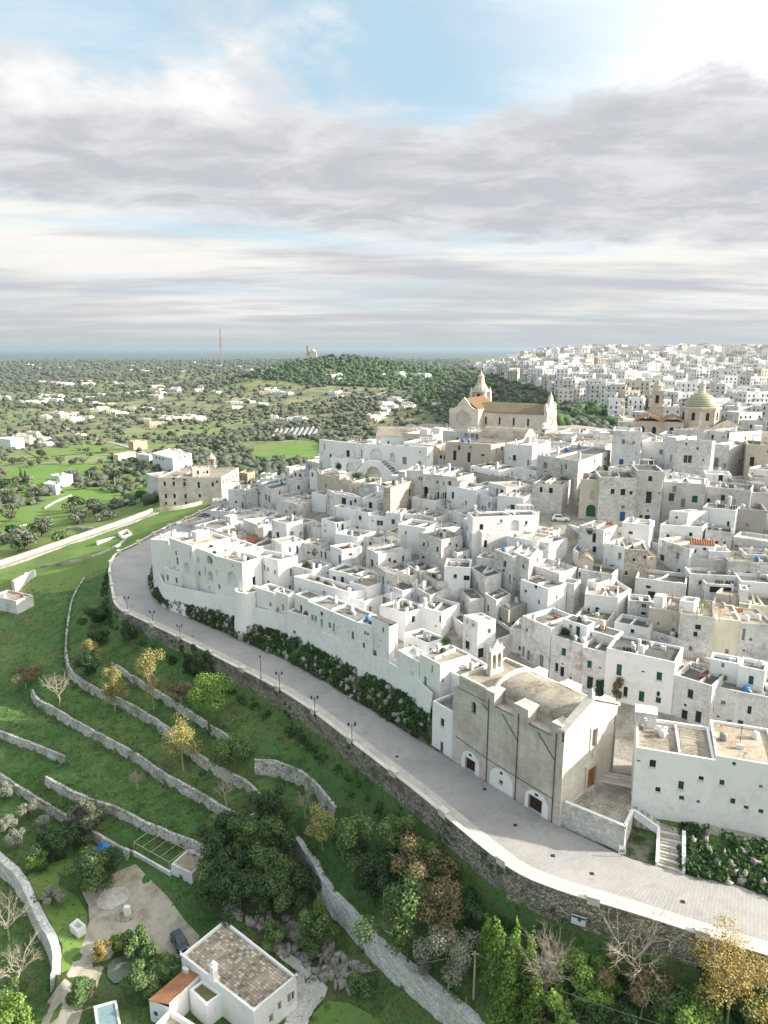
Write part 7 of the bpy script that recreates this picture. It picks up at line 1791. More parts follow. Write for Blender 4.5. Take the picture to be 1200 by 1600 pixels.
for k in range(2):                                                 # two side lobes give each crown an uneven outline
    q = GC.copy(); ang = rng.random(len(q))*6.28; q[:, 0] += np.cos(ang)*q[:, 3]*0.7; q[:, 1] += np.sin(ang)*q[:, 4]*0.7; q[:, 2] += (rng.random(len(q))-.3)*q[:, 5]*0.5; q[:, 3:] *= 0.62; sub.append(q)
AL = np.concatenate(sub)
V, F = blob_mass(AL[:, :3], AL[:, 3:], rng, 0.26)
tag(npmesh('olive_groves', V, F, 'leaf_far'), 'dark green olive groves and woods covering the plain', 'trees', kind='stuff')
# woods on the far hill, in the valley behind the town and the tree line on the ridge
WC = []
def wood(poly, n, s0, s1):
    xs = [p[0] for p in poly]; ys = [p[1] for p in poly]; k = 0
    while k < n:
        px, py = random.uniform(min(xs), max(xs)), random.uniform(min(ys), max(ys))
        if not poly_contains(poly, px, py): continue
        k += 1; g = hit(px, py); sc = max(1.0, g.y/1100) if g.y < 6000 else 3
        s = random.uniform(s0, s1)*sc; WC.append((g.x, g.y, g.z+s*.5, s, s, s*random.uniform(.75, 1.1)))
wood([(690,600),(760,590),(850,612),(870,635),(955,642),(970,668),(900,662),(840,668),(800,650),(735,600)], 420, 2.2, 4.2)
wood([(380,590),(440,566),(540,555),(630,560),(700,575),(735,590),(700,605),(640,612),(560,604),(480,600)], 900, 2.5, 4.5)
wood([(640,600),(735,600),(735,640),(690,650),(640,625)], 160, 2.5, 4.0)
wood([(1000,547),(1080,543),(1200,541),(1200,545),(1090,548),(1000,551)], 90, 3.0, 6.0)
wood([(870,558),(1200,560),(1200,680),(980,650)], 60, 2.2, 4.0)
WC = np.array(WC); q = WC.copy(); ang = rng.random(len(q))*6.28; q[:, 0] += np.cos(ang)*q[:, 3]*.75; q[:, 1] += np.sin(ang)*q[:, 4]*.75; q[:, 2] += q[:, 5]*.25; q[:, 3:] *= .6
AL = np.concatenate([WC, q]); V, F = blob_mass(AL[:, :3], AL[:, 3:], rng, 0.22)
tag(npmesh('woodland', V, F, 'leaf_dark'), 'dark woods on the far hill and in the valley behind the town', 'trees', kind='stuff')
# two dark cypresses by the white farmhouse
for px, py, hgt, lab in [(34,756,12.0, 'taller dark cypress left of the white cube farmhouse'), (41,757,10.0, 'shorter dark cypress left of the white cube farmhouse')]:
    g = hit(px, py); root = thing('cypress', lab, 'tree', g); bl = [(0, 0, hgt*f, 1.5*(1.1-f), 1.5*(1.1-f), hgt*.16) for f in (.2, .4, .6, .8)]
    V, F = leaf_cloud(bl, 500, .4, rng, 0, .6); npmesh('crown', V+np.array(g), F, 'leaf_dark', root, tuple(g)); mb = MB(); mb.tube([g-UP*.3, g+UP*hgt*.7], [.25, .1], 6); mb.build('trunk', 'bark', root)
for i, (px, py, top) in enumerate([(140,748,735),(180,762,745),(132,700,672),(145,695,685),(105,725,712),(178,695,684)]):
    g = hit(px, py); hh = z_at(px, top, g.x, g.y)-g.z; root = thing('utility_pole', ['pale utility pole nearest the white cube farmhouse', 'pale utility pole left of the beige palace', 'grey utility pole beside the asphalt lane', 'short pole in the upper field', 'thin pole among the field olives', 'thin pole near the ochre shed'][i], 'pole', g); mb = MB(); mb.tube([g-UP*.5, g+UP*hh], [.22, .15], 6); mb.build('post', 'pole_wood', root); mb = MB(); mb.box(g+UP*(hh-.5), (1.6, .14, .14)); mb.build('crossarm', 'pole_wood', root)

# ------------------------------------------------------------------ the air between here and the horizon
mb = MB(); mb.box((0, 15000, 20), (70000, 70000, 170)); hz = mb.build('haze', 'white'); hz.data.materials.clear()
hm = bpy.data.materials.new('haze'); hm.use_nodes = True; nt = hm.node_tree; nt.nodes.clear(); out = nt.nodes.new('ShaderNodeOutputMaterial'); pv = nt.nodes.new('ShaderNodeVolumePrincipled')
pv.inputs['Color'].default_value = (0.40, 0.49, 0.58, 1); pv.inputs['Density'].default_value = HAZE_D; pv.inputs['Anisotropy'].default_value = 0.2
nt.links.new(pv.outputs[0], out.inputs['Volume']); hz.data.materials.append(hm); tag(hz, kind='stuff')
# ------------------------------------------------------------------ rocks and ivy on the banks under the walls
rng = np.random.default_rng(77); random.seed(77)
def bank_points(lo, hi, n):
    """points between the road edge line lo and the wall foot line hi"""
    A = resample(lo, 1.0); out = []
    for _ in range(n):
        a = random.choice(A); b = min(hi, key=lambda p: (p.x-a.x)**2+(p.y-a.y)**2); t = random.uniform(0.04, 1.0); q = a.lerp(b, t)+Vector((random.uniform(-.6, .6), random.uniform(-.6, .6), 0))
        if poly_contains(ROADPOLY, q.x, q.y): continue
        out.append((q.x, q.y, max(gz(q.x, q.y), a.z+(b.z-a.z)*t), t))
    return out
foot = resample([P(*b) for b in BANK], 1.0); edge_ = [p for p in R_IN if p.y < 200 and p.x < 9.5]
foot2 = resample([P(*b) for b in BANK2], 1.0); edge2 = [P(a, b, 0) for a, b in [(1073,1367),(1100,1373),(1140,1380),(1170,1389),(1200,1399),(1290,1427)]]
for nm, lo, hi, nr, ni, lab in [('a', edge_, foot, 420, 2900, 'under the long white rampart'), ('b', edge2, foot2, 45, 900, 'under the big blue-white house')]:
    B = bank_points(lo, hi, nr); C = np.array([(x, y, z+.1) for x, y, z, t in B]); R = np.array([[random.uniform(.25, .75)*s for s in (1, 1, random.uniform(.8, 1.6))] for _ in B])
    V, F = blob_mass(C, R, rng, 0.22, True); tag(npmesh('rock_outcrop', V, F, 'rock'), 'pale jagged rocks on the bank '+lab, 'rocks', kind='stuff')
    B = bank_points(lo, hi, ni); BL = [(x, y, z+.15+.2*random.random(), random.uniform(.4, .85), random.uniform(.4, .85), random.uniform(.25, .55)) for x, y, z, t in B if mnoise.noise(Vector((x/3.5, y/3.5, 7))) > -0.16]
    V, F = leaf_cloud(BL, len(BL)*30, .18, rng, .5, .7); tag(npmesh('ivy_bank', V, F, 'leaf_ivy'), 'dark ivy and caper bushes on the bank '+lab, 'bushes', kind='stuff')
# ivy on the road wall
BL = []
for p, n in RO_P:
    h = rwh(p)
    for _ in range(3):
        k = random.random()
        if mnoise.noise(Vector((p.x/6, p.y/6, 3+k*2))) > 0.16: q = p+n*(.35+.75*k)-UP*h*k; BL.append((q.x, q.y, q.z, random.uniform(.25, .6), random.uniform(.25, .6), random.uniform(.2, .55)))
for px, py, s in [(203,968,1.6),(205,985,1.8),(252,992,1.4),(300,1017,1.8),(312,1035,1.9),(327,1030,1.6),(288,1012,1.4),(330,1045,1.7)]:
    g = P(px, py, -1.6 if s < 1.7 else -2.6); BL += [(g.x+random.uniform(-.8, .8), g.y+random.uniform(-.8, .8), g.z+random.uniform(-.8, .8), s*.6, s*.6, s*.6) for _ in range(4)]
for _ in range(260):                                               # weeds along its foot
    p, n = random.choice(RO_P); q = p+n*random.uniform(1.2, 2.6); z = gz(q.x, q.y); BL.append((q.x, q.y, z+.25, random.uniform(.4, 1.0), random.uniform(.4, 1.0), random.uniform(.3, .7)))
V, F = leaf_cloud(BL, len(BL)*40, .15, rng, .4, .6); tag(npmesh('wall_ivy', V, F, 'leaf_ivy'), 'ivy and weeds clinging to the long road wall', 'ivy', kind='stuff')

# ------------------------------------------------------------------ trees near the camera
def branches(mb, base, hgt, spread, n, rad, rg, levels=2, up=0.6):
    top = base+Vector((rg.normal()*.2, rg.normal()*.2, hgt*.45)); mb.tube([base-UP*.5, base.lerp(top, .5)+Vector((rg.normal()*.1, rg.normal()*.1, 0)), top], [rad, rad*.8, rad*.65], 7)
    tips = []
    def grow(p, d, L, r, lev):
        q = p+d*L; m = p.lerp(q, .5)+Vector((rg.normal(), rg.normal(), rg.normal()))*L*.07; mb.tube([p, m, q], [r, r*.75, r*.5], 5, cap=False); tips.append(q)
        if lev > 0:
            for _ in range(3):
                dd = (d+Vector((rg.normal(), rg.normal(), rg.normal()*.6+up*.3))*.62).normalized(); grow(p.lerp(q, rg.uniform(.45, 1)), dd, L*rg.uniform(.5, .75), r*.5, lev-1)
    for k in range(n):
        a = 2*math.pi*k/n+rg.uniform(-.4, .4); d = Vector((math.cos(a)*spread, math.sin(a)*spread, up+rg.uniform(0, .5))).normalized(); grow(base.lerp(top, rg.uniform(.6, 1)), d, hgt*rg.uniform(.28, .42), rad*.5, levels)
    return tips
TREES = 0
def tree_px(px, by, ty, wpx, kind, label, name='tree', lean=0.0):
    global TREES
    TREES += 1; rg = np.random.default_rng(1000+TREES); g = hit(px, by); g.z = gz(g.x, g.y); dist = g.y; hgt = max(1.2, z_at(px, ty, g.x, g.y)-g.z); w = max(.8, wpx*math.hypot(g.y, CAMZ-g.z)/FPX*1.0); r = w/2
    root = thing(name, label, 'tree' if name not in ('shrub', 'hedge') else 'shrub', g); bark = 'bark'; mat = 'leaf_mid'; nl = 2600; ls = .20; c0 = hgt*.35; blobs = []
    mb = MB(); shell = .45; flat = .4
    if kind in ('bare', 'twig'):
        branches(mb, g, hgt, .9 if kind == 'bare' else .35, 7 if kind == 'bare' else 12, .06+hgt*.013, rg, 4 if kind == 'bare' else 3, .75); mb.build('trunk', 'bark_pale', root)
        return root
    if kind == 'pine':
        mb.tube([g-UP*.4, g+UP*hgt*.55, g+UP*hgt*.75], [.24, .2, .14], 7)
        for k in range(9): a = k*.7; mb.tube([g+UP*hgt*.55, g+Vector((math.cos(a)*r*.7, math.sin(a)*r*.7, hgt*.74))], [.1, .04], 5)
        blobs = [(rg.normal()*r*.42, rg.normal()*r*.42, hgt*(.66+rg.random()*.24), r*.46, r*.46, hgt*.13) for _ in range(24)]; mat = 'leaf_bright'; nl = 6500; ls = .17; shell = .6; bark = 'bark'
    elif kind == 'poplar':
        tips = branches(mb, g, hgt, .45, 6, .14, rg, 1, 1.0)
        blobs = [(rg.normal()*r*.34, rg.normal()*r*.34, hgt*(.26+.68*rg.random()), r*.38, r*.38, hgt*.11) for _ in range(16)]; mat = 'leaf_yellow'; nl = 2300; ls = .15; bark = 'bark_pale'
    elif kind == 'gold':
        tips = branches(mb, g, hgt, .6, 8, .16, rg, 2, .9); blobs = [(float(np.clip(rg.normal()*r*.36, -r*.6, r*.6)), float(np.clip(rg.normal()*r*.36, -r*.6, r*.6)), hgt*(.35+.5*rg.random()), r*.34, r*.34, hgt*.12) for _ in range(26)]; mat = 'leaf_gold'; nl = 5200; ls = .11; bark = 'bark_pale'
    elif kind == 'rust':
        tips = branches(mb, g, hgt, .9, 8, .16, rg, 2, .6); blobs = [(rg.normal()*r*.45, rg.normal()*r*.45, hgt*(.45+.45*rg.random()), r*.34, r*.34, hgt*.13) for _ in range(14)]; mat = 'leaf_rust'; nl = 3000; ls = .15; bark = 'bark_pale'
    elif kind == 'cypress':
        mb.tube([g-UP*.3, g+UP*hgt*.9], [.14, .03], 6); blobs = [(rg.normal()*r*.12, rg.normal()*r*.12, hgt*f, r*(1.05-f*.95), r*(1.05-f*.95), hgt*.10) for f in np.linspace(.1, .97, 11)]; mat = 'leaf_bright'; nl = 2300; ls = .15; shell = .75; flat = -.1
    elif kind == 'silver':
        branches(mb, g, hgt, .8, 5, .16, rg, 1, .7); blobs = [(rg.normal()*r*.42, rg.normal()*r*.42, hgt*(.42+.5*rg.random()), r*.40, r*.40, hgt*.16) for _ in range(12)]; mat = 'leaf_grey'; nl = 3400; ls = .12
    elif kind == 'bush':
        mb.tube([g-UP*.3, g+UP*hgt*.5], [.12, .05], 5); blobs = [(rg.normal()*r*.45, rg.normal()*r*.45, hgt*(.15+.65*rg.random()), r*.42, r*.42, hgt*.26) for _ in range(10)]; mat = 'leaf_mid'; nl = 1600; ls = .15
    else:
        branches(mb, g, hgt, .8, 6, .17, rg, 1, .7); blobs = [(rg.normal()*r*.42, rg.normal()*r*.42, hgt*(.32+.58*rg.random()), r*.38, r*.38, hgt*.15) for _ in range(15)]; nl = 3600; ls = .17
    if '_' in kind or kind in ('dark', 'mid', 'brightbush', 'grass'): pass
    m2 = {'dark': 'leaf_dark', 'mid': 'leaf_mid', 'green': 'leaf_pine', 'brightbush': 'leaf_bright', 'olive': 'leaf_olive'}.get(kind)
    if m2: mat = m2
    bl = [(g.x+b[0], g.y+b[1], g.z+b[2], b[3], b[4], b[5]) for b in blobs]
    V, F = leaf_cloud(bl, int(nl*1.45), ls*.78, rg, flat, shell); npmesh('crown', V, F, mat, root, tuple(g))
    mb.build('trunk', bark, root); return root
NT = [
 (327,1143,1062,66,'pine','round umbrella pine on the terrace above the yellow trees','pine_tree'),
 (240,1108,1016,46,'poplar','tall yellow-leaved tree left of the umbrella pine','tree'),(145,1045,996,28,'poplar','small yellow tree nearest the far meadow','tree'),(180,1112,1042,36,'poplar','greenish yellow tree between the two taller yellow trees','tree'),
 (287,1205,1114,66,'poplar','largest yellow tree, in front of the umbrella pine','tree'),(282,1104,1064,34,'rust','small brownish tree left of the umbrella pine','tree'),(362,1212,1142,60,'green','round green tree right of the largest yellow tree','tree'),
 (93,1103,1052,44,'bare','bare white-branched tree on the second terrace','bare_tree'),(40,1075,1045,46,'rust','low brown thicket at the left end of the second terrace wall','shrub'),
 (355,1262,1215,56,'bare','bare grey tree in the small walled plot','bare_tree'),(345,1300,1262,60,'bare','bare spreading tree above the dark thicket','bare_tree'),(215,1235,1205,40,'twig','thin bare saplings on the middle terrace','bare_tree'),
 (148,985,945,44,'dark','dark bush on the slope below the road bend','shrub'),(140,1065,1020,34,'dark','dark tree beside the smallest yellow tree','tree'),(155,1010,985,26,'dark','small dark bush above the smallest yellow tree','shrub'),
 (205,1010,968,22,'dark','ivy-dark shrub against the road wall','shrub'),(315,1065,1018,26,'dark','dark shrub against the road wall above the pine','shrub'),(300,1052,1012,20,'dark','narrow dark shrub against the road wall','shrub'),
 (505,1330,1262,50,'poplar','yellow-green tree beside the diagonal wall top','tree'),(550,1365,1278,62,'green','tall green tree in the middle thicket','tree'),(607,1350,1275,52,'green','upright green tree right of the middle thicket','tree'),(585,1405,1335,50,'dark','dark tree below the tall green tree','tree'),(545,1350,1292,46,'dark','dark tree left of the tall green tree','tree'),(600,1400,1340,60,'dark','dark tree behind the rust-coloured tree','tree'),
 (650,1395,1310,70,'rust','rust-brown tree in front of the road wall','tree'),(668,1370,1312,44,'green','green crown behind the rust-brown tree','tree'),(690,1470,1365,100,'rust','broad ochre tree with bare twisted branches','tree'),(637,1505,1385,84,'mid','big leafy green tree beside the whitewashed rubble wall','tree'),(702,1545,1462,68,'silver','silvery olive tree beside the utility pole','olive_tree'),(670,1520,1480,34,'silver','smaller silvery olive in front of the silvery olive','olive_tree'),
 (775,1540,1435,40,'cypress','tallest bright green cypress behind the utility pole','cypress'),(800,1560,1440,38,'cypress','bright cypress second from the utility pole','cypress'),(825,1580,1458,38,'cypress','bright cypress third from the utility pole','cypress'),(790,1600,1490,44,'cypress','near bright cypress in front of the pole row','cypress'),(835,1625,1520,44,'cypress','broad near cypress at the bottom edge','cypress'),(760,1500,1430,34,'cypress','far bright cypress behind the ochre tree','cypress'),(870,1590,1500,36,'cypress','slim cypress beside the grey twigs','cypress'),(880,1640,1560,40,'brightbush','bright green shrub at the bottom edge, centre right','shrub'),
 (850,1590,1478,40,'twig','grey leafless twigs between the cypresses','bare_tree'),(865,1560,1470,44,'twig','pale leafless twigs behind the cypresses','bare_tree'),(985,1550,1432,110,'bare','big bare winter tree in front of the road wall','bare_tree'),(1000,1590,1520,70,'rust','brown undergrowth below the big bare tree','shrub'),
 (1135,1605,1458,110,'gold','golden autumn tree in front of the road wall at right','tree'),(905,1540,1490,60,'brightbush','bright green shrub left of the big bare tree','shrub'),(935,1560,1510,50,'brightbush','yellow-green shrub beside the big bare tree','shrub'),(1060,1610,1545,70,'mid','leafy green bush between bare and golden trees','shrub'),(1080,1640,1570,70,'brightbush','bright leafy bush at the bottom edge under the golden tree','shrub'),(960,1640,1570,60,'dark','dark bush at the bottom edge under the bare tree','shrub'),(1190,1640,1560,60,'mid','leafy bush at the bottom right corner','shrub'),(900,1600,1550,50,'mid','mid green bush right of the cypresses','shrub'),(740,1445,1400,44,'dark','dark shrub at the foot of the road wall','shrub'),(930,1600,1545,46,'brightbush','light green bush below the big bare tree','shrub'),(1030,1580,1540,44,'dark','dark shrub right of the big bare tree','shrub'),
 (150,1395,1330,64,'mid','big dark shrub beside the gravel yard','shrub'),(175,1380,1325,50,'dark','dark tree under the blue tarpaulin','tree'),(130,1300,1262,34,'olive','olive bush against the lowest terrace wall','olive_tree'),(143,1300,1250,38,'olive','taller olive bush against the lowest terrace wall','olive_tree'),
 (80,1345,1305,50,'dark','left end of the dark clipped hedge','hedge'),(105,1330,1292,50,'dark','middle of the dark clipped hedge','hedge'),(125,1318,1284,44,'dark','right end of the dark clipped hedge','hedge'),(62,1355,1325,40,'brightbush','yellow-green bush at the hedge end','shrub'),
 (45,1280,1257,26,'silver','silvery young olive right of the stone steps','olive_tree'),(12,1300,1277,26,'silver','silvery young olive at the left edge','olive_tree'),(28,1325,1300,26,'silver','silvery young olive nearest the wide wall','olive_tree'),(70,1300,1275,26,'silver','silvery young olive before the hedge','olive_tree'),(8,1250,1228,24,'silver','silvery young olive below the terrace wall end','olive_tree'),(90,1412,1390,26,'silver','grey shrub on the small lawn','shrub'),
 (215,1500,1450,34,'mid','leafy garden shrub by the pond','shrub'),(190,1490,1462,30,'brightbush','light green garden shrub left of the pond','shrub'),(160,1500,1472,26,'gold','yellow garden shrub beside the drive','shrub'),(245,1530,1490,46,'mid','dense green shrub behind the car','shrub'),(230,1560,1515,44,'green','green shrub beside the tile lean-to','shrub'),(262,1535,1500,34,'mid','green bush at the house corner','shrub'),(130,1575,1530,36,'mid','dark green shrub at the drive entrance','shrub'),
 (15,1470,1405,40,'bare','pale bare tree at the left edge','bare_tree'),(28,1550,1480,46,'bare','bare fruit tree in the lower left corner','bare_tree'),(20,1620,1570,60,'brightbush','bright shrubs in the lower left corner','shrub'),(5,1590,1545,40,'mid','green shrub at the left edge','shrub'),
 (490,1500,1410,44,'green','bright green young pine among the rocks','tree'),(430,1475,1440,36,'green','small conifer behind the tiled-roof house','tree'),(480,1400,1370,40,'bare','bare grey shrub by the diagonal wall','bare_tree'),(565,1560,1520,40,'mid','leafy climber by the ruined stair','shrub'),(610,1470,1430,44,'bare','bare tree leaning over the rubble wall','bare_tree'),
 (478,1280,1240,50,'twig','thin leafless thicket above the diagonal wall','bare_tree'),
]
for t in NT: tree_px(t[0], t[1], t[2], t[3], t[4], t[5], t[6])
DARKP = [(340,1330),(365,1310),(390,1325),(415,1310),(440,1325),(350,1360),(380,1365),(410,1370),(440,1365),(345,1400),(375,1405),(405,1410),(435,1405),(330,1385),(395,1340),(425,1290),(462,1395)]
WHERE = ['behind the white hut', 'below the small walled plot', 'beside the diagonal wall', 'above the rocky outcrop', 'in the middle of the thicket']
for i, (a, b) in enumerate(DARKP):
    tree_px(a, b+18, b-34-(i*7) % 18, 44+(i*11) % 20, ['dark', 'dark', 'mid', 'green', 'dark'][i % 5], 'evergreen tree in the thicket '+('behind the white hut' if a < 350 else ('beside the diagonal wall' if a > 450 else ('above the tiled-roof house' if b > 1370 else 'below the small walled plot'))), 'evergreen_tree')['group'] = 'dark evergreens of the thicket'
# young palm by the hut
def palm(px, by, ty, label):
    g = hit(px, by); g.z = gz(g.x, g.y); hgt = max(1.5, z_at(px, ty, g.x, g.y)-g.z); root = thing('palm', label, 'tree', g); mb = MB(); mb.tube([g-UP*.3, g+UP*hgt*.55], [.22, .16], 7); mb.build('trunk', 'bark', root); mb = MB()
    for k in range(16):
        a = k*2.4; L_ = hgt*.55; d = Vector((math.cos(a), math.sin(a), 0)); s = Vector((-d.y, d.x, 0)); el = .9-.08*k; p0 = g+UP*hgt*.55; pts = [p0+d*L_*f*math.cos(el*(1-f*.5))+UP*(L_*f*math.sin(el)-L_*f*f*.75) for f in (0, .25, .5, .75, 1)]; wd = [.05, .28, .3, .2, .02]
        vs = [q for p, w in zip(pts, wd) for q in (p-s*w-UP*w*.4, p, p+s*w-UP*w*.4)]; mb.add(vs, [(i*3+j, i*3+j+1, i*3+j+4, i*3+j+3) for i in range(4) for j in range(2)])
    mb.build('fronds', 'leaf_bright', root)
palm(335, 1362, 1325, 'small palm beside the white hut'); palm(196, 716, 690, 'palm in front of the white villa')

# ------------------------------------------------------------------ grass tufts and weeds on the slopes
n = 0; C = []
while n < 26000:
    x, y = rng.uniform(-150, 70), rng.uniform(48, 235)
    if y > 160 and rng.random() < .5: continue
    if poly_contains(ROADPOLY, x, y) or poly_contains(TOWN, x, y) or poly_contains(BANKPOLY, x, y) or poly_contains(GARD, x, y): n += 1; continue
    n += 1
    if mnoise.noise(Vector((x/7, y/7, 1.5))) < -.15 and rng.random() < .7: continue
    C.append((x, y, gz(x, y)))
C = np.array(C); m = len(C); k = 3
base = np.repeat(C, k, 0)+rng.normal(size=(m*k, 3))*np.array([.22, .22, 0]); a = rng.random(m*k)*6.28; h = .18+.34*rng.random(m*k); w = .10+.12*rng.random(m*k)
d = np.stack([np.cos(a), np.sin(a), np.zeros(m*k)], 1); ln = rng.normal(size=(m*k, 3))*.15; ln[:, 2] = 1
V = np.stack([base-d*w[:, None], base+d*w[:, None], base+ln*h[:, None]], 1).reshape(-1, 3); F = np.arange(3*m*k).reshape(-1, 3)
tag(npmesh('grass', V, F, 'grass_blade'), 'tufted green grass on the terraced slopes', 'grass', kind='stuff')

BL = []
for t in TER.values():                                              # weeds along the terrace walls
    for p, b, n_ in zip(t['pts'], t['bot'], t['n']):
        if random.random() < .34: q = p-n_*random.uniform(.3, .9); BL.append((q.x, q.y, gz(q.x, q.y)+.15, random.uniform(.25, .7), random.uniform(.25, .7), random.uniform(.2, .45)))
        if random.random() < .40: q = b+n_*random.uniform(.1, .7); BL.append((q.x, q.y, gz(q.x, q.y)+.15, random.uniform(.25, .8), random.uniform(.25, .8), random.uniform(.2, .55)))
for _ in range(420):
    x, y = rng.uniform(-110, 10), rng.uniform(70, 190); z = gz(x, y)
    if z < -5.5 and not poly_contains(GARD, x, y) and mnoise.noise(Vector((x/12, y/12, 9))) > .05: BL.append((x, y, z+.1, rng.uniform(.3, .9), rng.uniform(.3, .9), rng.uniform(.15, .4)))
V, F = leaf_cloud(BL, len(BL)*30, .13, rng, .5, .5); tag(npmesh('weeds', V, F, 'leaf_mid'), 'low weeds and brambles along the terrace walls', 'weeds', kind='stuff')
# ------------------------------------------------------------------ street lamps, covers, boards
def lamp(px, by, ty, lab, two=True):
    g = P(px, by, 0.13); hh = max(3.4, min(5.0, z_at(px, ty, g.x, g.y)-.13)); root = thing('street_lamp', lab, 'lamp', g, 'street lamps along the parapet')
    mb = MB(); mb.lathe(g, [(.20, 0), (.20, .25), (.13, .35), (.10, .8), (.06, .95), (.05, hh*.8), (.09, hh*.82), (.04, hh*.86), (.03, hh)], 8); mb.build('post', 'iron', root)
    for sx in ((-.55, .55) if two else (0,)):
        if two: mb = MB(); mb.tube([g+UP*hh*.84, g+Vector((sx*.6, 0, hh*.90)), g+Vector((sx, 0, hh*.88))], .03, 5); mb.build('arm', 'iron', root)
        c = g+Vector((sx, 0, hh*.88 if two else hh)); mb = MB(); mb.lathe(c, [(.05, -.05), (.13, 0), (.19, .38), (.22, .42), (.10, .58), (.03, .66)], 6); ln_ = mb.build('lantern', 'iron', root)
        mb = MB(); mb.lathe(c, [(.135, .04), (.185, .35)], 6); mb.build('glass', 'shutter_grey', ln_)
for i, (a, b, c) in enumerate([(199,953,938),(239,976,957),(282,1001,976),(408,1064,1027),(437,1083,1050),(492,1119,1088),(550,1163,1130)]):
    lamp(a, b, c, ['street lamp nearest the road bend', 'street lamp second from the road bend', 'street lamp above the largest ivy clump', 'single-headed street lamp on the middle of the parapet', 'street lamp right of the single-headed one', 'street lamp second nearest the church', 'street lamp nearest the church'][i], i != 3)
for i, (a, b) in enumerate([(620,1182),(757,1233),(864,1337),(1067,1409),(301,994),(805,1289),(925,1365)]):
    g = P(a, b, 0.02); mb = MB(); mb.box(g, (.5, .5, .05)); mb.box(g+UP*.03, (.4, .4, .03)); tag(mb.build('drain_cover', 'iron', None, g), 'dark square drain cover in the paved road '+['left of the church annex', 'before the first white arch', 'below the church terrace', 'below the stairs', 'near the road bend', 'before the last white arch', 'in front of the terrace corner'][i], 'drain cover')
g = P(898, 1436, -2.4); p_, n_ = min(RO_P, key=lambda t: (t[0]-g).length); g = p_+n_*.95-UP*2.2; t_ = Vector((-n_.y, n_.x, 0))
sb = thing('sign_board', 'white and blue board fixed to the road wall', 'sign', g-UP*.7); mb = MB(); mb.box(g, (1.7, .08, 1.3), (t_, n_, UP)); mb.build('panel', 'plastic_white', sb); mb = MB(); mb.box(g+UP*.42+n_*.05, (1.6, .03, .3), (t_, n_, UP)); mb.build('header', 'shutter_blue', sb)
for s in (-.7, .7): mb = MB(); mb.box(g+t_*s-n_*.1-UP*.3, (.08, .08, 1.8), (t_, n_, UP)); mb.build('post', 'iron', sb)

